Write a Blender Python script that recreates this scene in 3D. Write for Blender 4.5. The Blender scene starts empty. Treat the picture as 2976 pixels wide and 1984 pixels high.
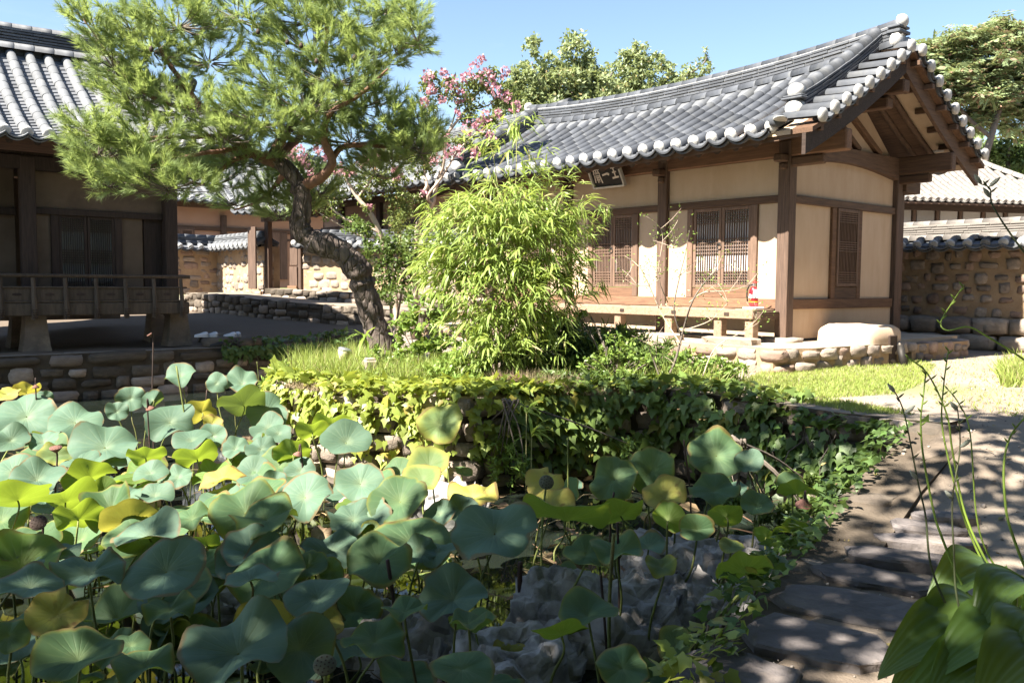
import bpy, math, random
import numpy as np
from mathutils import Vector, Matrix
random.seed(7); np.random.seed(7)
R = math.radians
S = bpy.context.scene
COL = S.collection
# ------------------------------------------------------------------ camera, sky, sun, exposure
EYE = 1.6
FPX = 2520.0                                   # focal length in pixels of the 2976 px wide photograph
cam_d = bpy.data.cameras.new('camera'); cam = bpy.data.objects.new('camera', cam_d); COL.objects.link(cam)
cam_d.sensor_width = 36.0; cam_d.lens = FPX/2976*36; cam_d.clip_start = 0.05; cam_d.clip_end = 3000
PITCH, ROLL = R(3.77), R(0.4)
_f = Vector((0, math.cos(PITCH), -math.sin(PITCH))); _r0 = Vector((1, 0, 0)); _u0 = _r0.cross(_f)
_r = _r0*math.cos(ROLL) + _u0*math.sin(ROLL); _u = _u0*math.cos(ROLL) - _r0*math.sin(ROLL)
mw = Matrix((( _r.x, _u.x, -_f.x, 0), (_r.y, _u.y, -_f.y, 0), (_r.z, _u.z, -_f.z, EYE), (0, 0, 0, 1)))
cam.matrix_world = mw
S.camera = cam
SUN_EL, SUN_H = R(50), Vector((-0.80, -0.60))   # elevation; horizontal direction towards the sun
SUN_H.normalize()
world = bpy.data.worlds.new('World'); S.world = world; world.use_nodes = True
wn = world.node_tree; wn.nodes.clear()
sky = wn.nodes.new('ShaderNodeTexSky'); sky.sky_type = 'NISHITA'; sky.sun_disc = False
sky.sun_elevation = SUN_EL; sky.sun_rotation = math.atan2(SUN_H.x, SUN_H.y)
sky.altitude = 60; sky.air_density = 1.0; sky.dust_density = 0.25; sky.ozone_density = 1.0
bg = wn.nodes.new('ShaderNodeBackground'); bg.inputs[1].default_value = 0.06
wo = wn.nodes.new('ShaderNodeOutputWorld')
# thin high cirrus over the whole sky
_tc = wn.nodes.new('ShaderNodeTexCoord'); _mp = wn.nodes.new('ShaderNodeMapping'); _mp.inputs['Scale'].default_value = (1.6, 1.6, 5.0); _mp.inputs['Location'].default_value = (.35, .2, .1)
_nz = wn.nodes.new('ShaderNodeTexNoise'); _nz.inputs['Scale'].default_value = 2.2; _nz.inputs['Detail'].default_value = 7; _nz.inputs['Roughness'].default_value = .55
_mr = wn.nodes.new('ShaderNodeMapRange'); _mr.inputs[1].default_value = .50; _mr.inputs[2].default_value = .80; _mr.inputs[4].default_value = .40
_mx = wn.nodes.new('ShaderNodeMix'); _mx.data_type = 'RGBA'; _mx.inputs[7].default_value = (4.6, 5.2, 6.0, 1)
wn.links.new(_tc.outputs['Generated'], _mp.inputs['Vector']); wn.links.new(_mp.outputs[0], _nz.inputs['Vector']); wn.links.new(_nz.outputs[0], _mr.inputs[0]); wn.links.new(_mr.outputs[0], _mx.inputs[0])
wn.links.new(sky.outputs[0], _mx.inputs[6]); wn.links.new(_mx.outputs[2], bg.inputs[0]); wn.links.new(bg.outputs[0], wo.inputs[0])
sl = bpy.data.lights.new('sun', 'SUN'); sl.energy = 5.0; sl.angle = R(0.55); sl.color = (1.0, 0.94, 0.84)
sun = bpy.data.objects.new('sun', sl); COL.objects.link(sun)
sun_dir = Vector((SUN_H.x*math.cos(SUN_EL), SUN_H.y*math.cos(SUN_EL), math.sin(SUN_EL)))
sun.rotation_euler = sun_dir.to_track_quat('Z', 'Y').to_euler(); sun.location = (-10, -8, 20)
S.view_settings.view_transform = 'Standard'; S.view_settings.look = 'None'
S.view_settings.exposure = 2.06; S.view_settings.gamma = 1.0
S.cycles.max_bounces = 6; S.cycles.transparent_max_bounces = 6; S.cycles.transmission_bounces = 4
S.cycles.diffuse_bounces = 1; S.cycles.glossy_bounces = 2

# ------------------------------------------------------------------ where a line of sight meets the place
D2S = 2976/2352.0
def ray(u, v):
    return _r*((u-1488)/FPX) + _u*((992-v)/FPX) + _f
def PY(u, v, Y):                                # photo pixel at distance Y
    d = ray(u, v); return Vector((0, 0, EYE)) + d*(Y/d.y)
def PZ(u, v, z):                                # photo pixel on the level z
    d = ray(u, v); return Vector((0, 0, EYE)) + d*((z-EYE)/d.z)

# ------------------------------------------------------------------ small tools
def tag(o, label=None, cat=None, group=None, kind=None):
    if label: o['label'] = label
    if cat: o['category'] = cat
    if group: o['group'] = group
    if kind: o['kind'] = kind
    return o
def empty(name, loc, rz=0, label=None, cat=None, group=None):
    o = bpy.data.objects.new(name, None); COL.objects.link(o); o.empty_display_size = 0.2
    o.location = loc; o.rotation_euler = (0, 0, rz)
    return tag(o, label, cat, group)
def link(name, me, parent=None, m=None):
    o = bpy.data.objects.new(name, me); COL.objects.link(o)
    if parent: o.parent = parent
    return o
def mesh_np(name, V, F, mat=None, smooth=False, matidx=None):
    V = np.asarray(V, dtype=np.float32); F = np.asarray(F, dtype=np.int32)
    me = bpy.data.meshes.new(name); n, k = F.shape
    me.vertices.add(len(V)); me.vertices.foreach_set('co', V.ravel())
    me.loops.add(n*k); me.loops.foreach_set('vertex_index', F.ravel())
    me.polygons.add(n); me.polygons.foreach_set('loop_start', np.arange(0, n*k, k, dtype=np.int32))
    try: me.polygons.foreach_set('loop_total', np.full(n, k, dtype=np.int32))
    except Exception: pass
    if smooth: me.polygons.foreach_set('use_smooth', np.ones(n, dtype=bool))
    for m in (mat if isinstance(mat, (list, tuple)) else [mat]):
        if m: me.materials.append(m)
    if matidx is not None: me.polygons.foreach_set('material_index', np.asarray(matidx, dtype=np.int32))
    me.update(calc_edges=True); me.validate()
    return me
def inst(Vt, Ft, Ms, Ts):
    """template (k,3),(f,n) placed by matrices Ms (N,3,3) and offsets Ts (N,3)"""
    Vt = np.asarray(Vt, float); Ft = np.asarray(Ft, int); N = len(Ms)
    V = np.einsum('nij,kj->nki', Ms, Vt) + np.asarray(Ts)[:, None, :]
    F = Ft[None] + (np.arange(N)*len(Vt))[:, None, None]
    return V.reshape(-1, 3), F.reshape(-1, Ft.shape[1])
def frames(dirs, ups, scale=1.0):
    """matrices whose y axis is dirs and whose z axis is near ups"""
    d = np.asarray(dirs, float); d = d/np.maximum(np.linalg.norm(d, axis=1, keepdims=True), 1e-9)
    u = np.asarray(ups, float); x = np.cross(d, u)
    bad = np.linalg.norm(x, axis=1) < 1e-4; x[bad] = np.cross(d[bad], np.array([1.0, 0.13, 0.2]))
    x = x/np.linalg.norm(x, axis=1, keepdims=True); z = np.cross(x, d)
    M = np.stack([x, d, z], axis=2)
    s = np.asarray(scale, float)
    return M*(s[:, None, None] if s.ndim else s)
class MB:
    def __init__(s): s.v = []; s.f = []
    def add(s, V, F):
        n = len(s.v); s.v += [tuple(p) for p in V]; s.f += [tuple(i+n for i in q) for q in F]; return s
    def box(s, c, d, rot=None, ch=0.0):
        hx, hy, hz = d[0]/2, d[1]/2, d[2]/2; c = Vector(c)
        if ch <= 0:
            V = [Vector((x*hx, y*hy, z*hz)) for z in (-1, 1) for y in (-1, 1) for x in (-1, 1)]
            F = [(0, 2, 3, 1), (4, 5, 7, 6), (0, 1, 5, 4), (2, 6, 7, 3), (0, 4, 6, 2), (1, 3, 7, 5)]
        else:
            ch = min(ch, hx*.9, hy*.9, hz*.9); V = []; ix = {}
            for sx in (-1, 1):
                for sy in (-1, 1):
                    for sz in (-1, 1):
                        for ax in range(3):
                            p = [sx*(hx-ch), sy*(hy-ch), sz*(hz-ch)]; q = (sx*hx, sy*hy, sz*hz); p[ax] = q[ax]
                            ix[(sx, sy, sz, ax)] = len(V); V.append(Vector(p))
            F = []
            def fc(idx, nrm):
                a, b, cc = V[idx[0]], V[idx[1]], V[idx[2]]
                if (b-a).cross(cc-a).dot(Vector(nrm)) < 0: idx = idx[::-1]
                F.append(tuple(idx))
            for ax in range(3):
                o1, o2 = (ax+1) % 3, (ax+2) % 3
                for sg in (-1, 1):
                    L = []
                    for s1, s2 in ((-1, -1), (1, -1), (1, 1), (-1, 1)):
                        k = [0, 0, 0]; k[ax] = sg; k[o1] = s1; k[o2] = s2; L.append(ix[(*k, ax)])
                    n = [0, 0, 0]; n[ax] = sg; fc(L, n)
                for s1 in (-1, 1):
                    for s2 in (-1, 1):
                        L = []
                        for sg, axx in ((-1, o1), (1, o1), (1, o2), (-1, o2)):
                            k = [0, 0, 0]; k[ax] = sg; k[o1] = s1; k[o2] = s2; L.append(ix[(*k, axx)])
                        n = [0, 0, 0]; n[o1] = s1; n[o2] = s2; fc(L, n)
            for sx in (-1, 1):
                for sy in (-1, 1):
                    for sz in (-1, 1):
                        fc([ix[(sx, sy, sz, a)] for a in range(3)], (sx, sy, sz))
        if rot is not None: V = [rot @ p for p in V]
        return s.add([c+p for p in V], F)
    def beam(s, a, b, w, h, up=(0, 0, 1), ch=0.008):
        a, b = Vector(a), Vector(b); d = b-a; L = d.length; y = d/L; x = y.cross(Vector(up)).normalized(); z = x.cross(y)
        return s.box((a+b)/2, (w, L, h), Matrix((x, y, z)).transposed(), ch)
    def tube(s, pts, rad, n=8, cap=True, sq=1.0):
        pts = [Vector(p) for p in pts]; V = []; F = []; N = len(pts)
        rad = rad if isinstance(rad, (list, tuple, np.ndarray)) else [rad]*N
        px = None
        for i, p in enumerate(pts):
            t = (pts[min(i+1, N-1)]-pts[max(i-1, 0)]).normalized()
            if px is None: px = t.cross(Vector((0, 0, 1)) if abs(t.z) < .9 else Vector((1, 0, 0))).normalized()
            px = (px - t*px.dot(t)).normalized(); py = t.cross(px)
            for k in range(n):
                a = 2*math.pi*k/n; V.append(p + (px*math.cos(a) + py*math.sin(a)*sq)*rad[i])
        for i in range(N-1):
            for k in range(n): F.append((i*n+k, i*n+(k+1) % n, (i+1)*n+(k+1) % n, (i+1)*n+k))
        if cap: F.append(tuple(range(n-1, -1, -1))); F.append(tuple((N-1)*n+k for k in range(n)))
        return s.add(V, F)
    def lathe(s, prof, c=(0, 0, 0), n=16, axis=None):
        """profile of (radius, height)"""
        V = []; F = []; c = Vector(c)
        for r, z in prof:
            for k in range(n):
                a = 2*math.pi*k/n; p = Vector((r*math.cos(a), r*math.sin(a), z))
                V.append(c + (axis @ p if axis is not None else p))
        m = len(prof)
        for i in range(m-1):
            for k in range(n): F.append((i*n+k, i*n+(k+1) % n, (i+1)*n+(k+1) % n, (i+1)*n+k))
        F.append(tuple(range(n-1, -1, -1))); F.append(tuple((m-1)*n+k for k in range(n)))
        return s.add(V, F)
    def prism(s, outline, axis_vec, frame=None):
        """outline: 3d points of one face, extruded by axis_vec"""
        A = [Vector(p) for p in outline]; B = [p+Vector(axis_vec) for p in A]; n = len(A)
        return s.add(A+B, [tuple(range(n-1, -1, -1)), tuple(range(n, 2*n))] + [(i, (i+1) % n, n+(i+1) % n, n+i) for i in range(n)])
    def me(s, name, m=None, smooth=False):
        me = bpy.data.meshes.new(name); me.from_pydata(s.v, [], s.f)
        for mm in (m if isinstance(m, (list, tuple)) else [m]):
            if mm: me.materials.append(mm)
        if smooth: me.polygons.foreach_set('use_smooth', [True]*len(me.polygons))
        me.update(); return me
    def build(s, name, m, parent=None, smooth=False):
        return link(name, s.me(name, m, smooth), parent)
def fix_normals(me):
    import bmesh
    bm = bmesh.new(); bm.from_mesh(me); bmesh.ops.recalc_face_normals(bm, faces=bm.faces); bm.to_mesh(me); bm.free()
def sstep(a, b, x):
    t = np.clip((np.asarray(x, float)-a)/(b-a), 0, 1); return t*t*(3-2*t)

# ------------------------------------------------------------------ materials
def _nodes(name):
    m = bpy.data.materials.new(name); m.use_nodes = True; nt = m.node_tree; nt.nodes.clear()
    return m, nt, nt.nodes, nt.links
def solid(name, c1, c2, scale=4.0, rough=0.8, bump=0.25, bscale=40.0, rand=0.2, stretch=(1, 1, 1), spec=0.25,
          c3=None, c3scale=1.5, c3amt=0.6, coord='Object', metallic=0.0, crack=0.0, crackscale=3.0, detail=6.0, isl=False):
    m, nt, N, L = _nodes(name)
    out = N.new('ShaderNodeOutputMaterial'); b = N.new('ShaderNodeBsdfPrincipled')
    b.inputs['Roughness'].default_value = rough; b.inputs['Specular IOR Level'].default_value = spec
    b.inputs['Metallic'].default_value = metallic
    tc = N.new('ShaderNodeTexCoord'); mp = N.new('ShaderNodeMapping'); mp.inputs['Scale'].default_value = stretch
    oi = N.new('ShaderNodeObjectInfo'); geo = N.new('ShaderNodeNewGeometry')
    rnd = geo.outputs['Random Per Island'] if isl else oi.outputs['Random']
    off = N.new('ShaderNodeVectorMath'); off.operation = 'ADD'
    sc = N.new('ShaderNodeVectorMath'); sc.operation = 'SCALE'; sc.inputs[0].default_value = (37.0, 19.0, 53.0)
    L.new(rnd, sc.inputs['Scale'])
    if coord == 'World':
        L.new(geo.outputs['Position'], mp.inputs['Vector']); L.new(mp.outputs[0], off.inputs[0]); off.inputs[1].default_value = (0, 0, 0)
    else:
        L.new(tc.outputs['Object'], mp.inputs['Vector']); L.new(mp.outputs[0], off.inputs[0]); L.new(sc.outputs[0], off.inputs[1])
    n1 = N.new('ShaderNodeTexNoise'); n1.inputs['Scale'].default_value = scale; n1.inputs['Detail'].default_value = detail; n1.inputs['Roughness'].default_value = .6
    L.new(off.outputs[0], n1.inputs['Vector'])
    r1 = N.new('ShaderNodeMapRange'); r1.inputs[1].default_value = .32; r1.inputs[2].default_value = .68; L.new(n1.outputs[0], r1.inputs[0])
    mx = N.new('ShaderNodeMix'); mx.data_type = 'RGBA'; mx.inputs[6].default_value = (*c1, 1); mx.inputs[7].default_value = (*c2, 1)
    L.new(r1.outputs[0], mx.inputs[0]); col = mx.outputs[2]
    if c3 is not None:
        n3 = N.new('ShaderNodeTexNoise'); n3.inputs['Scale'].default_value = c3scale; n3.inputs['Detail'].default_value = 8; n3.inputs['Roughness'].default_value = .7
        L.new(off.outputs[0], n3.inputs['Vector'])
        r3 = N.new('ShaderNodeMapRange'); r3.inputs[1].default_value = .52; r3.inputs[2].default_value = .68; r3.inputs[4].default_value = c3amt; L.new(n3.outputs[0], r3.inputs[0])
        m3 = N.new('ShaderNodeMix'); m3.data_type = 'RGBA'; m3.inputs[7].default_value = (*c3, 1); L.new(col, m3.inputs[6]); L.new(r3.outputs[0], m3.inputs[0]); col = m3.outputs[2]
    hs = N.new('ShaderNodeHueSaturation'); L.new(col, hs.inputs['Color'])
    rv = N.new('ShaderNodeMapRange'); rv.inputs[3].default_value = 1-rand; rv.inputs[4].default_value = 1+rand; L.new(rnd, rv.inputs[0]); L.new(rv.outputs[0], hs.inputs['Value'])
    L.new(hs.outputs[0], b.inputs['Base Color'])
    if bump > 0:
        n2 = N.new('ShaderNodeTexNoise'); n2.inputs['Scale'].default_value = bscale; n2.inputs['Detail'].default_value = 6
        L.new(off.outputs[0], n2.inputs['Vector'])
        bp = N.new('ShaderNodeBump'); bp.inputs['Strength'].default_value = bump; bp.inputs['Distance'].default_value = 0.02
        h = n2.outputs[0]
        if crack > 0:
            vo = N.new('ShaderNodeTexVoronoi'); vo.feature = 'DISTANCE_TO_EDGE'; vo.inputs['Scale'].default_value = crackscale
            L.new(off.outputs[0], vo.inputs['Vector'])
            vr = N.new('ShaderNodeMapRange'); vr.inputs[2].default_value = .15; L.new(vo.outputs[0], vr.inputs[0])
            ad = N.new('ShaderNodeMath'); ad.operation = 'MULTIPLY_ADD'; ad.inputs[1].default_value = crack; L.new(vr.outputs[0], ad.inputs[0]); L.new(h, ad.inputs[2]); h = ad.outputs[0]
        L.new(h, bp.inputs['Height']); L.new(bp.outputs[0], b.inputs['Normal'])
    L.new(b.outputs[0], out.inputs[0]); return m
def leafy(name, c1, c2, tr, tramt=0.4, rough=0.5, spec=0.3, rand=0.3, hue=0.02, isl=True, c3=None, c3amt=0.0):
    """thin leaf: diffuse and gloss in front, light coming through from behind"""
    m, nt, N, L = _nodes(name)
    out = N.new('ShaderNodeOutputMaterial'); b = N.new('ShaderNodeBsdfPrincipled'); t = N.new('ShaderNodeBsdfTranslucent'); mxs = N.new('ShaderNodeMixShader')
    b.inputs['Roughness'].default_value = rough; b.inputs['Specular IOR Level'].default_value = spec
    geo = N.new('ShaderNodeNewGeometry'); oi = N.new('ShaderNodeObjectInfo'); rnd = geo.outputs['Random Per Island'] if isl else oi.outputs['Random']
    mx = N.new('ShaderNodeMix'); mx.data_type = 'RGBA'; mx.inputs[6].default_value = (*c1, 1); mx.inputs[7].default_value = (*c2, 1); L.new(rnd, mx.inputs[0])
    col = mx.outputs[2]
    mul = N.new('ShaderNodeMath'); mul.operation = 'MULTIPLY'; mul.inputs[1].default_value = 7.13; L.new(rnd, mul.inputs[0])
    fr = N.new('ShaderNodeMath'); fr.operation = 'FRACT'; L.new(mul.outputs[0], fr.inputs[0])
    if c3 is not None:
        gt = N.new('ShaderNodeMath'); gt.operation = 'LESS_THAN'; gt.inputs[1].default_value = c3amt; L.new(fr.outputs[0], gt.inputs[0])
        m3 = N.new('ShaderNodeMix'); m3.data_type = 'RGBA'; m3.inputs[7].default_value = (*c3, 1); L.new(col, m3.inputs[6]); L.new(gt.outputs[0], m3.inputs[0]); col = m3.outputs[2]
    hs = N.new('ShaderNodeHueSaturation'); L.new(col, hs.inputs['Color'])
    rv = N.new('ShaderNodeMapRange'); rv.inputs[3].default_value = 1-rand; rv.inputs[4].default_value = 1+rand; L.new(fr.outputs[0], rv.inputs[0]); L.new(rv.outputs[0], hs.inputs['Value'])
    rh = N.new('ShaderNodeMapRange'); rh.inputs[3].default_value = .5-hue; rh.inputs[4].default_value = .5+hue; L.new(rnd, rh.inputs[0]); L.new(rh.outputs[0], hs.inputs['Hue'])
    L.new(hs.outputs[0], b.inputs['Base Color']); t.inputs[0].default_value = (*tr, 1)
    mxs.inputs[0].default_value = tramt; L.new(b.outputs[0], mxs.inputs[1]); L.new(t.outputs[0], mxs.inputs[2]); L.new(mxs.outputs[0], out.inputs[0])
    return m
def wood(name, c1, c2, rough=.75, rand=.15, sx=(14, 14, 1.2), bump=.35, knots=True):
    return solid(name, c1, c2, scale=2.5, rough=rough, bump=bump, bscale=9, rand=rand, stretch=sx, c3=tuple(x*.45 for x in c1), c3scale=1.1, c3amt=.45 if knots else .0)
W_POSTZ = wood('old_wood_upright', (.17, .11, .08), (.075, .05, .038), sx=(20, 20, .9))
W_BEAMX = wood('old_wood_along', (.165, .098, .062), (.085, .053, .038), sx=(1.2, 14, 14))
W_BEAMY = wood('old_wood_across', (.155, .095, .062), (.08, .052, .038), sx=(14, 1.2, 14))
W_RED = wood('reddish_wood_along', (.25, .14, .082), (.15, .085, .055), sx=(1.2, 14, 14))
W_REDY = wood('reddish_wood_across', (.17, .095, .055), (.095, .055, .036), sx=(14, 1.2, 14))
W_PALE = wood('sunbleached_plank', (.40, .275, .19), (.27, .18, .12), sx=(14, 1.2, 14))
W_DOOR = wood('door_wood', (.22, .14, .10), (.13, .085, .06), sx=(14, 14, 1.2))
W_DARK = wood('dark_wood', (.075, .05, .038), (.04, .028, .022), sx=(1.2, 14, 14))
W_LEFT = wood('grey_brown_rail_wood', (.11, .085, .062), (.065, .05, .038), sx=(8, 8, 1.2))  # rail wood darkened to carry the shade under the left eaves
PLASTER = solid('ochre_plaster', (.56, .425, .305), (.51, .375, .26), scale=2.2, rough=.95, bump=.18, bscale=40, rand=.07, stretch=(2.2, 2.2, .7), c3=(.46, .325, .21), c3scale=.8, c3amt=.55, spec=.1)
PLASTER_P = solid('pinkish_plaster', (.50, .31, .21), (.45, .27, .18), scale=1.5, rough=.95, bump=.1, bscale=60, rand=.03, c3=(.5, .28, .16), c3scale=1.0, c3amt=.4, spec=.1)
LIMEW = solid('white_lime_plaster', (.56, .545, .51), (.42, .405, .38), scale=9, rough=.9, bump=.3, bscale=50, rand=.08, c3=(.30, .29, .28), c3scale=5, c3amt=.6, spec=.15)
PAPER = solid('door_paper', (.74, .72, .72), (.68, .66, .66), scale=3, rough=.9, bump=.05, bscale=40, rand=.03, spec=.1)
TILE = solid('grey_roof_tile', (.095, .10, .11), (.068, .073, .083), scale=5, rough=.62, bump=.12, bscale=60, rand=.24, c3=(.16, .16, .15), c3scale=2.2, c3amt=.5, spec=.35)
TILE_L = solid('light_grey_roof_tile', (.16, .165, .17), (.125, .13, .138), scale=5, rough=.7, bump=.12, bscale=60, rand=.12, c3=(.20, .20, .195), c3scale=2.2, c3amt=.5, spec=.25)
TILE_W = solid('bleached_roof_tile', (.25, .225, .20), (.19, .172, .155), scale=5, rough=.75, bump=.12, bscale=60, rand=.10, c3=(.30, .27, .235), c3scale=2.2, c3amt=.5, spec=.2)
TILE_U = solid('under_tile', (.14, .147, .158), (.095, .10, .112), scale=6, rough=.7, bump=.12, bscale=50, rand=.25, c3=(.20, .195, .19), c3scale=2.5, c3amt=.5, isl=True, spec=.3)
STONE = solid('grey_brown_stone', (.33, .265, .215), (.22, .18, .15), scale=3.2, rough=.9, bump=.55, bscale=14, rand=.3, c3=(.42, .35, .28), c3scale=2.5, c3amt=.6, spec=.15, detail=9)
STONE_R = solid('reddish_stone', (.34, .235, .18), (.24, .17, .135), scale=3.2, rough=.9, bump=.5, bscale=14, rand=.3, c3=(.40, .32, .25), c3scale=2.5, c3amt=.6, spec=.15)
STONE_D = solid('dark_brown_stone', (.155, .125, .10), (.10, .085, .068), scale=3, rough=.95, bump=.6, bscale=12, rand=.35, c3=(.23, .19, .14), c3scale=2.2, c3amt=.6, spec=.1)  # darker brown stone than the rest of the masonry
STONE_W = solid('pale_weathered_stone', (.40, .33, .265), (.28, .23, .185), scale=3.2, rough=.92, bump=.6, bscale=12, rand=.2, c3=(.24, .19, .15), c3scale=2.4, c3amt=.6, spec=.12)
MORTAR = solid('clay_mortar', (.40, .285, .18), (.31, .215, .135), scale=4, rough=.97, bump=.5, bscale=25, rand=.05, c3=(.46, .35, .235), c3scale=3, c3amt=.5, spec=.08)
MORTAR_D = solid('dark_joint_earth', (.10, .082, .062), (.055, .045, .036), scale=4, rough=1, bump=.5, bscale=18, rand=.05, spec=.05)
ROCK = solid('rough_limestone', (.46, .43, .41), (.22, .205, .195), scale=5, rough=.95, bump=1.0, bscale=7, rand=.12, c3=(.06, .055, .05), c3scale=3.2, c3amt=.75, crack=.8, crackscale=5, spec=.1, detail=10)
PLASTER_SHADED = solid('shade_darkened_clay_plaster', (.17, .13, .095), (.125, .095, .07), scale=2, rough=.97, bump=.1, bscale=50, rand=.05, c3=(.09, .07, .055), c3scale=1.2, c3amt=.5, spec=.05)  # clay plaster darkened so the left house's shade sits in its colour
W_SHADED = wood('shade_darkened_wood', (.06, .042, .034), (.032, .024, .02), sx=(14, 14, 1.2))  # wood of the left house with its shade put into the colour
BARK_P = solid('pine_bark', (.17, .135, .115), (.06, .047, .04), scale=9, rough=.95, bump=1.0, bscale=11, rand=.05, stretch=(1.6, 1.6, .55), c3=(.30, .255, .225), c3scale=6, c3amt=.6, crack=1.2, crackscale=7, spec=.1)
BARK_R = solid('young_red_pine_bark', (.27, .145, .095), (.14, .085, .065), scale=9, rough=.9, bump=.8, bscale=14, rand=.05, c3=(.33, .23, .19), c3scale=6, c3amt=.6, spec=.1)
BARK_W = solid('smooth_pale_bark', (.58, .47, .37), (.42, .31, .23), scale=6, rough=.7, bump=.15, bscale=20, rand=.05, c3=(.30, .20, .14), c3scale=4, c3amt=.5, spec=.2)
BARK_G = solid('grey_bark', (.20, .165, .135), (.12, .10, .085), scale=8, rough=.9, bump=.5, bscale=20, rand=.08, spec=.1)
METAL = solid('galvanised_metal', (.55, .55, .54), (.45, .45, .45), scale=5, rough=.35, bump=.02, rand=.03, metallic=.8)

# ================================================================== THE SETTING
HA = -math.atan2(0.768, 0.641)                      # both houses and the walls share one grid
AX = Vector((math.cos(HA), math.sin(HA), 0)); AY = Vector((-math.sin(HA), math.cos(HA), 0))
WATER_Z = -0.55
POND = [(0.30, 2.0), (0.52, 2.8), (0.74, 3.4), (1.22, 4.3), (1.78, 5.3), (2.55, 6.35), (3.35, 7.25), (3.60, 7.60), (3.10, 8.25), (2.58, 8.95), (1.75, 9.75),
        (0.75, 9.70), (-0.50, 9.00), (-1.75, 9.35), (-2.75, 10.35), (-3.10, 11.8), (-2.9, 15.0), (-3.3, 19.35),
        (-4.87, 18.25), (-6.34, 17.05), (-8.86, 14.95), (-13.5, 11.1), (-9.5, 3.5), (-4.5, 1.0), (-1.2, 1.2)]
def inside(px, py, poly):
    px = np.asarray(px, float); py = np.asarray(py, float); r = np.zeros(px.shape, bool); n = len(poly); j = n-1
    for i in range(n):
        xi, yi = poly[i]; xj, yj = poly[j]
        c = ((yi > py) != (yj > py)) & (px < (xj-xi)*(py-yi)/(yj-yi+1e-12)+xi); r ^= c; j = i
    return r
def ground_z(x, y):
    x = np.asarray(x, float); y = np.asarray(y, float)
    z = 0.40*sstep(5.0, 7.6, y + 0.25*(x-3.0))                       # the path climbs to the yard
    z = z*(1-0.27*sstep(-2.6, -4.4, x)*sstep(11, 13, y))               # terrace of the left house is a little lower
    z = z + 0.42*sstep(17.5, 24, y)*sstep(6, -2, x)                  # rising to the gate
    z = z + 0.10*sstep(16, 30, y)
    z = z + 0.02*np.sin(x*2.1+y*1.3)*sstep(3, 5, np.abs(x)+np.abs(y))*np.cos(y*1.7-x*.6)
    hill = sstep(34, 95, y)*(13*sstep(2, 40, x) + 5*sstep(5, -30, x)*0.3)
    return z + hill
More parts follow.
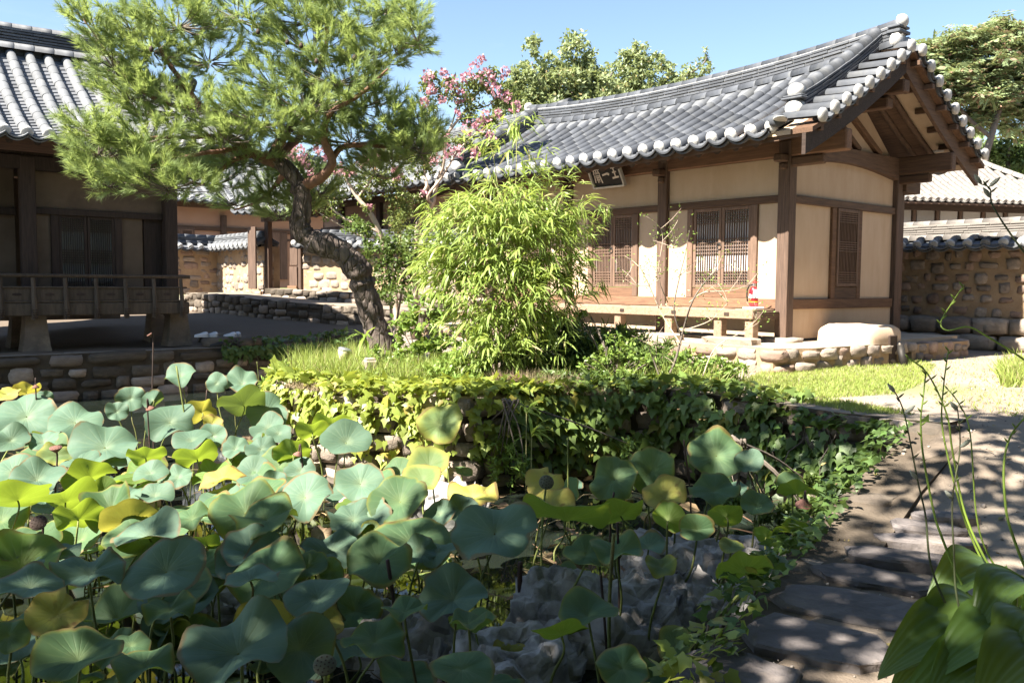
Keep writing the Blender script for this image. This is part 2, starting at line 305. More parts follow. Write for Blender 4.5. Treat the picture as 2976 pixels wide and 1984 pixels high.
def build_ground():
    def ax(a, b, st, lo, hi):
        c = list(np.arange(a, b+1e-6, st)); s = st; v = b
        while v < hi: s *= 1.25; v += s; c.append(v)
        s = st; v = a; pre = []
        while v > lo: s *= 1.25; v -= s; pre.append(v)
        return np.array(pre[::-1]+c)
    xs = ax(-14, 11, .16, -600, 600); ys = ax(-1, 27, .16, -300, 900)
    X, Y = np.meshgrid(xs, ys); Z = ground_z(X, Y)
    ins = np.zeros(X.shape, bool)
    for k in range(12): ins |= inside(X+.21*math.cos(k*math.pi/6), Y+.21*math.sin(k*math.pi/6), POND)
    Z = np.where(ins, WATER_Z-.38+.05*np.sin(X*3)*np.cos(Y*2.3), Z)
    V = np.stack([X, Y, Z], -1).reshape(-1, 3); nx, ny = len(xs), len(ys)
    i = np.arange(nx*ny).reshape(ny, nx)
    F = np.stack([i[:-1, :-1], i[:-1, 1:], i[1:, 1:], i[1:, :-1]], -1).reshape(-1, 4)
    m = solid('sandy_ground', (.30, .25, .20), (.235, .19, .148), scale=1.3, rough=.97, bump=.5, bscale=55, rand=0, coord='World', c3=(.345, .295, .24), c3scale=.55, c3amt=.7, spec=.06, detail=10)
    nt = m.node_tree; N, L = nt.nodes, nt.links                         # worn grass and far hills are greener
    b = [n for n in N if n.type == 'BSDF_PRINCIPLED'][0]; src = b.inputs['Base Color'].links[0].from_socket
    at = N.new('ShaderNodeAttribute'); at.attribute_name = 'green'; mx = N.new('ShaderNodeMix'); mx.data_type = 'RGBA'
    nz = N.new('ShaderNodeTexNoise'); nz.inputs['Scale'].default_value = .12; nz.inputs['Detail'].default_value = 8
    gm = N.new('ShaderNodeMix'); gm.data_type = 'RGBA'; gm.inputs[6].default_value = (.10, .16, .035, 1); gm.inputs[7].default_value = (.19, .24, .06, 1)
    geo = N.new('ShaderNodeNewGeometry'); L.new(geo.outputs['Position'], nz.inputs['Vector']); L.new(nz.outputs[0], gm.inputs[0])
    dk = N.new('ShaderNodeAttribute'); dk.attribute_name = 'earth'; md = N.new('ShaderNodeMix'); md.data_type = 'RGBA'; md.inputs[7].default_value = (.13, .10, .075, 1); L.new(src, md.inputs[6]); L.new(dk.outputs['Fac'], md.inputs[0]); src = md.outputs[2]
    L.new(src, mx.inputs[6]); L.new(gm.outputs[2], mx.inputs[7]); L.new(at.outputs['Fac'], mx.inputs[0]); L.new(mx.outputs[2], b.inputs['Base Color'])
    me = mesh_np('ground', V, F, m, smooth=True)
    g = np.clip(sstep(36, 55, Y) + .85*sstep(16, -5, np.abs(X-4)*0+Y*0+100)*0, 0, 1)
    g = np.maximum(g, .55*sstep(0.9, .2, np.hypot((X-4.2)/2.3, (Y-10.2)/1.1)))
    a = me.attributes.new('green', 'FLOAT', 'POINT'); a.data.foreach_set('value', g.reshape(-1).astype(np.float32))
    dd = np.full(X.shape, 9.0)
    for i in range(6): 
        (x0, y0), (x1, y1) = POND[i], POND[i+1]; t = np.clip(((X-x0)*(x1-x0)+(Y-y0)*(y1-y0))/((x1-x0)**2+(y1-y0)**2), 0, 1); dd = np.minimum(dd, np.hypot(X-x0-t*(x1-x0), Y-y0-t*(y1-y0)))
    ea = np.maximum(.75*sstep(.95, .35, dd+.12*np.sin(X*5+Y*3)), .85*inside(X, Y, [(-30, 8), (-3, 8), (-3, 21), (-7, 24), (-30, 24)]))  # terrace part: dark earth colour, also standing in for the shade there
    ea = np.maximum(ea, .8*inside(X, Y, [(-4, 9), (2.6, 9), (2.6, 10.4), (.5, 11.5), (-.5, 13.5), (-4, 15)]))
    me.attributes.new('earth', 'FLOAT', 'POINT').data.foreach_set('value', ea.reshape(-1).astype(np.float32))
    o = link('ground', me); tag(o, 'pale sandy ground of the yard and path around the pond', 'ground', kind='structure')
build_ground()
def build_water():
    m, nt, N, L = _nodes('pond_water'); out = N.new('ShaderNodeOutputMaterial'); b = N.new('ShaderNodeBsdfPrincipled')
    b.inputs['Base Color'].default_value = (.012, .016, .012, 1); b.inputs['Roughness'].default_value = .03; b.inputs['Specular IOR Level'].default_value = .6
    nz = N.new('ShaderNodeTexNoise'); nz.inputs['Scale'].default_value = 6; bp = N.new('ShaderNodeBump'); bp.inputs['Strength'].default_value = .05
    L.new(nz.outputs[0], bp.inputs['Height']); L.new(bp.outputs[0], b.inputs['Normal']); L.new(b.outputs[0], out.inputs[0])
    me = bpy.data.meshes.new('pond_water'); me.from_pydata([(x*1.02+.0, y, WATER_Z) for x, y in POND], [], [tuple(range(len(POND)))]); me.materials.append(m); me.update()
    tag(link('pond_water', me), 'dark still water of the lotus pond', 'water', kind='structure')
build_water()

# ---- stones
def stone_mesh(name, mat, seed, rough=.09, flat=.72):
    rs = np.random.RandomState(seed); n = 3; V = []; idx = {}; F = []
    def vid(i, j, k):
        if (i, j, k) in idx: return idx[(i, j, k)]
        p = np.array([i, j, k], float)/n*2-1; q = np.sign(p)*np.abs(p)**flat
        L4 = (np.sum(np.abs(p)**7))**(1/7.); q = p/max(L4, 1e-6)*np.max(np.abs(p))
        q = q + rs.uniform(-rough, rough, 3); idx[(i, j, k)] = len(V); V.append(q*.5); return idx[(i, j, k)]
    for a in range(n):
        for b in range(n):
            for s in (0, n):
                for ax in range(3):
                    def P(x, y):
                        t = [0, 0, 0]; t[ax] = s; t[(ax+1) % 3] = x; t[(ax+2) % 3] = y; return vid(*t)
                    q = [P(a, b), P(a+1, b), P(a+1, b+1), P(a, b+1)]
                    F.append(q if s else q[::-1])
    me = mesh_np(name, V, F, mat, smooth=False)
    return me
_stone_cache = {}
def stones_of(mat, k=8, rough=.105):
    key = (mat.name, rough)
    if key not in _stone_cache: _stone_cache[key] = [stone_mesh('stone', mat, 11+i*7, rough) for i in range(k)]
    return _stone_cache[key]
RIM_EARTH = solid('rim_earth', (.30, .25, .195), (.22, .18, .14), scale=2, rough=.97, bump=.5, bscale=40, rand=.05, c3=(.36, .31, .25), c3scale=1.5, c3amt=.6, spec=.06, coord='World')
def sheet(path, zb, zt, thick, side):
    """solid core following a plan path"""
    mb = MB(); n = len(path); V = []
    for i, (x, y) in enumerate(path):
        a = Vector(path[max(i-1, 0)]); b = Vector(path[min(i+1, n-1)]); t = (b-a).normalized(); nr = Vector((t.y, -t.x))*side
        for off in (0, -thick):
            for z in (zb[i], zt[i]): V.append((x+nr.x*off, y+nr.y*off, z))
    F = []
    for i in range(n-1):
        a, b = i*4, (i+1)*4
        F += [(a, b, b+1, a+1), (a+2, a+3, b+3, b+2), (a+1, b+1, b+3, a+3), (a, a+2, b+2, b)]
    F += [(0, 1, 3, 2), ((n-1)*4, (n-1)*4+2, (n-1)*4+3, (n-1)*4+1)]
    return V, F
def stone_wall(name, label, path, zb, zt, side, mats, core_mat, thick=.4, rowh=.22, wmin=.22, wmax=.5, proud=.05, fill=.95, seed=1, cat='wall',
               group=None, cap=False, parent=None, rough=.105, depth=.22, jit=.03, hide=None, top_mat=None, capw=None):
    rs = random.Random(seed); n = len(path)
    zb = zb if isinstance(zb, (list, tuple)) else [zb]*n; zt = zt if isinstance(zt, (list, tuple)) else [zt]*n
    o0 = Vector((path[0][0], path[0][1], zb[0]))
    V, F = sheet(path, zb, zt, thick, side)
    me = bpy.data.meshes.new(name); me.from_pydata([Vector(v)-o0 for v in V], [], F); me.materials.append(core_mat); me.materials.append(top_mat or RIM_EARTH); me.update(); fix_normals(me)
    for pl in me.polygons: pl.material_index = 1 if pl.normal.z > .6 else 0
    w = link(name, me); w.location = o0
    tag(w, label, cat, group)
    seg = [0]
    for i in range(n-1): seg.append(seg[-1]+(Vector(path[i+1])-Vector(path[i])).length)
    tot = seg[-1]; cnt = 0
    def at(s):
        for i in range(n-1):
            if s <= seg[i+1] or i == n-2:
                f = (s-seg[i])/(seg[i+1]-seg[i]); a, b = Vector(path[i]), Vector(path[i+1]); t = (b-a).normalized()
                return a.lerp(b, f), t, zb[i]+(zb[i+1]-zb[i])*f, zt[i]+(zt[i+1]-zt[i])*f
    rows = max(1, round(max(b-a for a, b in zip(zb, zt))/rowh)); 
    for r in range(rows):
        s = rs.uniform(-.2, 0); top = cap and r == rows-1
        while s < tot:
            wd = rs.uniform(wmin, wmax)*(1.4 if top else 1)*(capw if (capw and top) else 1); c = s+wd/2; s += wd
            if c < 0.02 or c > tot: continue
            p, t, b0, t0 = at(c); hrow = (t0-b0)/rows; z = b0+hrow*(r+.5)
            if hide and hide(p.x, p.y, z): continue
            nr = Vector((t.y, -t.x))*side
            hh = hrow*fill*rs.choice((.75, .9, 1.0, 1.08, 1.35 if not top else 1.0)); ww = wd*fill*rs.uniform(.85, 1.05); z += rs.uniform(-.16, .16)*hrow*(0 if top else 1)
            st = link('stone', rs.choice(stones_of(mats[rs.randrange(len(mats))], rough=rough)), w)
            pp = p + nr*(proud-depth/2+rs.uniform(-jit, jit)*.6)
            st.location = Vector((pp.x, pp.y, z+rs.uniform(-jit, jit)*.4))-o0
            st.rotation_euler = (rs.choice((0, math.pi)) + rs.uniform(-.04, .04), rs.uniform(-.05, .05), math.atan2(t.y, t.x)+rs.uniform(-.04, .04)+rs.choice((0, math.pi)))
            st.scale = (ww, depth*rs.uniform(.95, 1.15), hh); cnt += 1
    return w
RIM = [p for p in POND]
# yard retaining wall on the right, ivy-grown
ivy_right = [(3.75, 7.42), (3.60, 7.60), (3.10, 8.25), (2.58, 8.95), (1.75, 9.75)]
def zt_of(path, up=.0): return [float(ground_z(x, y))+up for x, y in path]
stone_wall('retaining_wall', 'ivy-grown stone retaining wall below the sandy yard, right of the bamboo', ivy_right, WATER_Z-.3, zt_of(ivy_right, .02), -1,
           [STONE_D, STONE], MORTAR_D, rowh=.26, wmin=.3, wmax=.62, proud=.05, seed=3, cap=True, depth=.3)
pen = [(1.75, 9.75), (0.75, 9.70), (-0.50, 9.00), (-1.75, 9.35), (-2.75, 10.35), (-3.10, 11.8), (-2.95, 14.0)]
stone_wall('retaining_wall', 'low stone wall of the planted mound, half hidden under bright ivy', pen, WATER_Z-.3, zt_of(pen, -.02), -1,
           [STONE_W, STONE], MORTAR_D, rowh=.2, wmin=.2, wmax=.5, proud=.06, seed=5, depth=.28)
ter = [(-3.3, 19.35), (-4.87, 18.25), (-6.34, 17.05), (-8.86, 14.95), (-11.5, 12.75)]
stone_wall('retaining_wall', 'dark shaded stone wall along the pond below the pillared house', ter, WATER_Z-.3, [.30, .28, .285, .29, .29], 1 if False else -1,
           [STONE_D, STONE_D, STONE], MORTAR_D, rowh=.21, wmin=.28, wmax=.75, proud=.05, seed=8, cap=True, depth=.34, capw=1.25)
# path edge stones: big flat slabs set along the pond
def slab_mesh(name, mat, a, b, h, seed):
    """flat irregular slab with chipped edges"""
    rs = np.random.RandomState(seed); n = 14; th = np.linspace(0, 2*np.pi, n, endpoint=False)+rs.uniform(-.12, .12, n)
    se = (np.abs(np.cos(th))**3.2+np.abs(np.sin(th))**3.2)**(-1/3.2); rad = se*(1+rs.uniform(-.13, .09, n)); V = []; F = []
    for k, (r, z) in enumerate(((.0, .0), (.45, .006), (.8, .0), (.95, -.02), (1.0, -.09), (.97, -.6), (.93, -1.0))):
        for i in range(n):
            j = rs.uniform(-.05, .05) if k > 2 else rs.uniform(-.03, .03)
            V.append((math.cos(th[i])*rad[i]*(r+j*(k > 0))*a/2, math.sin(th[i])*rad[i]*(r+j*(k > 0))*b/2, z*h+(rs.uniform(-.007, .007) if 0 < k < 4 else 0)))
    for k in range(6):
        for i in range(n): F.append((k*n+i, k*n+(i+1) % n, (k+1)*n+(i+1) % n, (k+1)*n+i))
    me = bpy.data.meshes.new(name); me.from_pydata(V, [], F); me.materials.append(mat); me.update(); fix_normals(me); return me
SLAB = solid('path_slab_stone', (.165, .145, .138), (.105, .092, .088), scale=2.2, rough=.93, bump=.9, bscale=16, rand=.22, c3=(.26, .21, .17), c3scale=2.0, c3amt=.6, spec=.12, detail=10)
def edge_slabs():
    """slabs read off the photograph: centre, half axes in plan"""
    L = [((2370, 1830), .78, .48, -38, 'large rough slab lying nearest among the path slabs, its right end by the sand'),
         ((2140, 1935), .62, .46, -48, 'broken grey slab at the very bottom of the path edge'),
         ((2480, 1735), .92, .46, -38, 'long pointed slab with a sunlit patch, second of the near path slabs'),
         ((2540, 1655), .86, .38, -30, 'smooth bluish slab third along the path edge from the bottom'),
         ((2640, 1610), .84, .30, -30, 'narrow slab with a raised right corner beside the flower stalks'),
         ((2700, 1560), .80, .22, -22, 'thin log-like slab lying across the path edge'),
         ((2690, 1520), .60, .26, -12, 'low rounded slab at the foot of the ivy, mid path'),
         ((2750, 1490), .50, .26, -14, 'rounded boulder-like slab half in sun on the path'),
         ((2800, 1440), .86, .30, -14, 'wide dark slab further up the path'),
         ((2870, 1390), .9, .28, -10, 'flat dark slab near the top of the path steps'),
         ((2930, 1345), .8, .26, -8, 'uppermost shaded slab where the path meets the yard'),
         ((2860, 1330), .5, .22, -6, 'small pale slab at the end of the ivy wall')]
    for i, ((u, v), a, b, rz, lab) in enumerate(L):
        p = PZ(u, v, .06)
        for _ in range(4): p = PZ(u, v, float(ground_z(p.x, p.y))+.06)
        o = link('kerb_slab', slab_mesh('kerb_slab', SLAB, a*.80, b*1.02, .2, 300+i)); o.location = (p.x, p.y, p.z-.005-.025*(i < 4))
        o.rotation_euler = (R(random.uniform(-3, 3)), R(random.uniform(-2, 4)), R(rz+4)); tag(o, lab, 'slab', 'slabs along the shady path')
edge_slabs()
DARK_EARTH = solid('dark_path_earth', (.135, .108, .082), (.095, .075, .056), scale=2, rough=.97, bump=.6, bscale=40, rand=.05, c3=(.19, .155, .12), c3scale=1.5, c3amt=.6, spec=.06, coord='World')  # dark earth, toned like the ground beside the slabs
def edge_bank():
    p = [(0.30, 2.0), (0.52, 2.8), (0.74, 3.4), (1.22, 4.3), (1.78, 5.3), (2.55, 6.35), (3.35, 7.25), (3.62, 7.55)]
    stone_wall('retaining_wall', 'rough stone bank under the flat slabs of the shady path', p, WATER_Z-.3, zt_of(p, -.012), -1, [STONE_D, STONE], MORTAR_D, thick=.46, rowh=.24, wmin=.3, wmax=.55, proud=.02, seed=21, depth=.34, top_mat=DARK_EARTH)
edge_bank()
# pond rocks: flat rough limestone between the stalks
from mathutils import noise as mnoise
def pond_rock(u, v, z, sx, sy, sz, rz, seed, label):
    rs = np.random.RandomState(seed); p = PZ(u, v, z); n = 56; m = 26; V = []; F = []
    for i in range(m):
        t = i/(m-1); r = math.sin(min(1, t*1.15)*math.pi/2)**.75; h = 1-(t**3.2)*1.6
        for k in range(n):
            th = 2*math.pi*k/n; x, y = math.cos(th), math.sin(th)
            q = Vector((x*r*1.3+seed*3.1, y*r*1.3, h*.8)); rr = r*(1+.30*mnoise.noise(Vector((x*.9+seed*7, y*.9, 2.2))))
            f1 = mnoise.noise(q*1.6); f2 = mnoise.noise(q*4.5); f3 = mnoise.noise(q*12)
            st = math.floor((h+f1*.45+f2*.2)*5)/5; hh = h*.42+st*.55+f1*.10+f2*.08+f3*.05
            V.append((x*rr*sx*(1+.10*f2+.05*f3), y*rr*sy*(1+.10*f2+.05*f3), (hh-1)*sz))
    for i in range(m-1):
        for k in range(n): F.append((i*n+k, (i+1)*n+k, (i+1)*n+(k+1) % n, i*n+(k+1) % n))
    me = mesh_np('pond_rock', V, F, ROCK, smooth=True); fix_normals(me)
    o = link('pond_rock', me); o.location = p; o.rotation_euler = (0, 0, R(rz)); tag(o, label, 'rock')
pond_rock(1760, 1690, -.20, .62, .42, .48, 10, 1, 'broad pale cracked rock lying between lotus stalks at centre right')
pond_rock(2010, 1560, -.22, .62, .36, .4, -20, 2, 'long pale rough rock behind the other rocks, below the ivy wall')
pond_rock(2230, 1585, -.16, .50, .26, .36, -30, 3, 'pale rough rock beside the pond-edge ivy, furthest right')
pond_rock(2080, 1700, -.24, .42, .26, .34, -35, 7, 'pale flaky rock just left of the slab path')
pond_rock(1200, 1760, -.28, .48, .30, .30, 15, 4, 'grey mottled rock under dark lotus leaves at bottom centre')
pond_rock(1500, 1830, -.30, .40, .30, .3, 30, 5, 'grey rough rock at the very bottom behind a lotus stalk')
pond_rock(1190, 1880, -.42, .22, .2, .3, 0, 6, 'smooth brown boulder low in the dark water at bottom')
pond_rock(1130, 1385, -.32, .46, .2, .3, 10, 8, 'bright sunlit rock at the foot of the ivy wall')
pond_rock(1330, 1405, -.32, .34, .2, .3, -5, 9, 'sunlit pale rock below the round yellow-green lotus leaf')
pond_rock(610, 1720, -.38, .3, .2, .25, 5, 12, 'small pale rock glimpsed among the dark leaves at lower left')

# ================================================================== ROOF TILES
def convex_me(name, mat, r=.085, L=.34, thick=.0):
    n = 7; V = []; F = []
    for y, rr in ((-L/2, r*1.02), (-L/2+.03, r*1.02), (L/2, r*.985)):
        for k in range(n+1):
            a = math.pi*(-.06+1.12*k/n); V.append((rr*math.cos(a), y, rr*math.sin(a)))
    for i in range(2):
        for k in range(n): F.append((i*(n+1)+k, (i+1)*(n+1)+k, (i+1)*(n+1)+k+1, i*(n+1)+k+1))
    F = [f[::-1] for f in F]; m = n+1
    F += [tuple(range(m)), tuple(range(3*m-1, 2*m-1, -1))]
    me = bpy.data.meshes.new(name); me.from_pydata(V, [], F); me.materials.append(mat)
    for p in me.polygons: p.use_smooth = len(p.vertices) == 4
    me.update(); fix_normals(me); return me
def capend_me(name, mat, r=.1):
    mb = MB(); ax = Matrix(((1, 0, 0), (0, 0, -1), (0, 1, 0)))
    mb.lathe([(r*.96, -r*.35), (r*.98, 0), (r*.95, r*.12), (r*.80, r*.25), (r*.42, r*.33), (.004, r*.35)], n=12, axis=ax)
    rs = random.Random(4); mb.v = [(x*(1+rs.uniform(-.06, .06)), y, z*(1+rs.uniform(-.06, .06))) for x, y, z in mb.v]
    me = mb.me(name, mat, True); fix_normals(me); return me
def drip_me(name, mat, w=.34, sag=.085, L=.2):
    n = 8; V = []; F = []
    for lay, (dz, y0, ss) in enumerate(((0, 0, 1.0), (-.045, .035, 1.05))):
        for y in (-L/2+y0, L/2):
            for dzz in (0, -.026):
                for k in range(n+1):
                    t = k/n*2-1; V.append((t*w*.5*ss, y, -sag*(1-t*t)*ss+dz+dzz))
        o = lay*4*(n+1); m = n+1
        for k in range(n):
            a = o+k; F += [(a, a+1, a+2*m+1, a+2*m), (a+m, a+3*m, a+3*m+1, a+m+1), (a, a+m, a+m+1, a+1)]
    me = bpy.data.meshes.new(name); me.from_pydata(V, [], F); me.materials.append(mat); me.update(); fix_normals(me); return me
def put(name, me, parent, loc, ydir, up=(0, 0, 1), s=(1, 1, 1)):
    o = link(name, me, parent); y = Vector(ydir).normalized(); x = y.cross(Vector(up)).normalized(); z = x.cross(y)
    o.rotation_euler = Matrix((x, y, z)).transposed().to_euler(); o.location = loc; o.scale = s; return o
def roof_slope(parent, name, loc, rz, a0, a1, b0, b1, prof, lift, spacing, mats, mode='parts', tlen=.30, r=.085, bmax=None, amin=None, step=.125,
               caps=True, boards=W_BEAMX, label=None, bmin=None, under=True, limit=300):
    """one slope of tiles in its own frame: a runs along the eave, b up the slope; origin at loc"""
    TM, UM, CM = mats; f = lambda a, b: prof(b)+lift(a, b)
    n = max(2, int(round((a1-a0)/spacing))); sp = (a1-a0)/n; bm = bmax or (lambda a: b1)
    V = []; F = []
    def q(*ps):
        i = len(V); V.extend(ps); F.append((i, i+1, i+2, i+3))
    W = 4
    for c in range(n):                                             # channels of lapped under tiles
        al = a0+c*sp; am = al+sp/2; top = min(bm(al), bm(al+sp), b1); b = b0; k = 0
        while b < top-1e-4:
            e = min(b+step, top); zl = .022
            for j in range(W):
                t0, t1 = j/W*2-1, (j+1)/W*2-1; s0, s1 = -.05*(1-t0*t0), -.05*(1-t1*t1); x0, x1 = am+t0*sp/2, am+t1*sp/2
                q((x0, b, f(x0, b)+s0+zl), (x1, b, f(x1, b)+s1+zl), (x1, e, f(x1, e)+s1), (x0, e, f(x0, e)+s0))
                if j >= 0: q((x0, b, f(x0, b)+s0-.004), (x1, b, f(x1, b)+s1-.004), (x1, b, f(x1, b)+s1+zl), (x0, b, f(x0, b)+s0+zl))
            b = e; k += 1
    me = bpy.data.meshes.new(name); me.from_pydata(V, [], F); me.materials.append(UM); me.update()
    ro = link(name, me, parent); ro.location = loc; ro.rotation_euler = (0, 0, rz)
    if label: ro['label'] = label
    V = []; F = []; na, nb = 14, 8                                   # boards under the tiles
    for i in range(na+1):
        a = a0+(a1-a0)*i/na
        for j in range(nb+1):
            b = b0+.03+(min(bm(a), b1)-b0-.03)*j/nb
            V.append((a, b, f(a, b)-.085)); V.append((a, b, f(a, b)-.135))
    k2 = 2*(nb+1)
    for i in range(na):
        for j in range(nb):
            p = i*k2+j*2; F += [(p, p+2, p+k2+2, p+k2), (p+1, p+k2+1, p+k2+3, p+3)]
    for i in range(na): F += [(i*k2, i*k2+k2, i*k2+k2+1, i*k2+1)]
    for p in (0, na*k2):
        for j in range(nb): F.append((p+j*2, p+j*2+1, p+j*2+3, p+j*2+2))
    bme = bpy.data.meshes.new('roof_boards'); bme.from_pydata(V, [], F); bme.materials.append(boards); bme.update(); fix_normals(bme)
    link('roof_boards', bme, ro)
    cme = convex_me('tile', TM, r, tlen+.04); eme = capend_me('tile_end', CM, r*1.16); dme = drip_me('eave_tile', UM if mode != 'parts' else TM, sp*1.0)
    cnt = 0; rs = random.Random(len(name)*7+n)
    for i in range(n+1):
        a = a0+i*sp; top = min(bm(a), b1)
        if top < b0+.1: continue
        pts = []; b = b0+.02
        L = math.hypot(1, (f(a, b1)-f(a, b0))/(b1-b0)); st = tlen/L; segs = []
        while b < top-.05: e = min(b+st, top); segs.append((b, e)); b = e
        if mode == 'rows':
            mb = MB(); P = [Vector((a, b0, f(a, b0)+.012))]+[Vector((a, e, f(a, e)+.012)) for _, e in segs]; ring = []
            for p in P:
                for k in range(7): an = math.pi*(-.05+1.1*k/6); ring.append(p+Vector((r*math.cos(an), 0, r*math.sin(an))))
            mb.add(ring, [(j*7+k, j*7+k+1, (j+1)*7+k+1, (j+1)*7+k) for j in range(len(P)-1) for k in range(6)]+[tuple(range(7))])
            o = mb.build('tile_row', TM, ro, True); fix_normals(o.data)
        else:
            for (b, e) in segs:
                p0 = Vector((a, b, f(a, b))); p1 = Vector((a, e, f(a, e))); d = p1-p0
                o = put('tile', cme, ro, (p0+p1)/2+Vector((rs.uniform(-.004, .004), 0, .012)), d, s=(1, d.length/tlen, 1)); cnt += 1
        if caps:
            bl = b0-.01
            put('tile_end', eme, ro, (a, bl, f(a, bl)+.03), (0, 1, (f(a, b0+.2)-f(a, b0))/.2), s=(1, 1, rs.uniform(.95, 1.06)))
            if i < n and bm(a+sp) > b0+.1: put('eave_tile', dme, ro, (a+sp/2, b0-.015, f(a+sp/2, b0)+.028), (0, 1, .25))
    return ro
def ridge(parent, name, pts, mats, w=.26, layers=4, lh=.04, top_r=.095, plen=.36, base=True, seed=1, basew=.17, ends=True, lift=0.0):
    """stacked ridge: core, lapped thin tiles, round cover tiles"""
    TM, CM = mats; pts = [Vector(p) for p in pts]; rs = random.Random(seed)
    cum = [0]
    for i in range(len(pts)-1): cum.append(cum[-1]+(pts[i+1]-pts[i]).length)
    tot = cum[-1]
    def at(s):
        s = max(0, min(tot, s))
        for i in range(len(pts)-1):
            if s <= cum[i+1] or i == len(pts)-2:
                f = (s-cum[i])/(cum[i+1]-cum[i]); return pts[i].lerp(pts[i+1], f), (pts[i+1]-pts[i]).normalized()
    mb = MB(); H = layers*lh+.05; V = []; F = []; ns = 24
    for i in range(ns+1):
        p, t = at(tot*i/ns); x = t.cross(Vector((0, 0, 1))).normalized()
        for sx, z in ((-1, -.12), (-1, H), (1, H), (1, -.12)): V.append(p+x*sx*w*.40+Vector((0, 0, z)))
    for i in range(ns):
        for k in range(4): F.append((i*4+k, i*4+(k+1) % 4, i*4+4+(k+1) % 4, i*4+4+k))
    F += [(0, 1, 2, 3), (ns*4+3, ns*4+2, ns*4+1, ns*4)]
    mb.add(V, F); core = mb.build(name, CM, parent); fix_normals(core.data)
    flat = MB(); flat.box((0, 0, 0), (1, 1, 1), ch=.0); fme = flat.me('ridge_tile', TM)
    cme = convex_me('cover_tile', TM, top_r, 1.0)
    for l in range(layers):
        s = -rs.uniform(0, plen)
        while s < tot-.02:
            e = min(s+plen*rs.uniform(.9, 1.1), tot); s2 = max(s, 0)
            if e-s2 > .04:
                p, t = at((s2+e)/2); put('ridge_tile', fme, core, p+Vector((0, 0, .05+lh*(l+.35)+rs.uniform(-.004, .004))), t, s=(w*(1.05+.06*(layers-l)*.3)+rs.uniform(-.012, .012), (e-s2)*.985, lh*.62))
            s = e
    k = max(1, round(tot/plen)); L = tot/k
    for i in range(k):
        p, t = at((i+.5)*L); put('cover_tile', cme, core, p+Vector((0, 0, H+.0)), t if i % 2 == 0 or True else -t, s=(1, L*1.03, 1))
        if base:
            x = t.cross(Vector((0, 0, 1))).normalized()
            for sx in (-1, 1): put('cover_tile', cme, core, p+x*sx*basew+Vector((0, 0, -.02)), t, s=(1.05, L*1.03, 1.05))
    return core, at, tot, H

# ================================================================== DOORS
def door(parent, loc, rz, w, h, panel=.0, nv=9, groups=((.02, .20), (.42, .58), (.80, .98)), hn=5, name='lattice_door', frame_mat=None, paper=PAPER, bar=.012):
    """one leaf, lower left corner of its face at loc, facing -y of its own frame"""
    fm = frame_mat or W_DOOR; mb = MB(); t = .045; fw = .055
    mb.box((fw/2, 0, h/2), (fw, t, h), ch=.005); mb.box((w-fw/2, 0, h/2), (fw, t, h), ch=.005)
    for z in (fw/2, h-fw/2): mb.box((w/2, .002, z), (w-2*fw-.002, t*.96, fw), ch=.004)
    d = mb.build(name, fm, parent); d.location = loc; d.rotation_euler = (0, 0, rz)
    lb = MB(); iw, ih = w-2*fw, h-2*fw
    for i in range(1, nv+1): lb.box((fw+iw*i/(nv+1), -.004, h/2), (bar, .022, ih))
    for g0, g1 in groups:
        for k in range(hn): lb.box((w/2, -.008, fw+ih*(g0+(g1-g0)*k/(hn-1))), (iw, .022, bar))
    lb.build('lattice', fm, d)
    pb = MB(); pb.box((w/2, .018, h/2), (iw+.01, .006, ih+.01)); pb.build('paper', paper, d)
    return d
def ring_handle(parent, loc, r=.045):
    mb = MB(); pts = [(r*math.cos(a), -.03, r*math.sin(a)-r) for a in np.linspace(0, 2*math.pi, 13)]
    mb.tube(pts, .007, 6, cap=False); mb.box((0, -.025, 0), (.05, .012, .05), ch=.003)
    o = mb.build('door_ring', METAL_D, parent); o.location = loc; return o
METAL_D = solid('dark_iron', (.05, .045, .04), (.03, .028, .026), scale=8, rough=.6, bump=.1, rand=.05, metallic=.6)

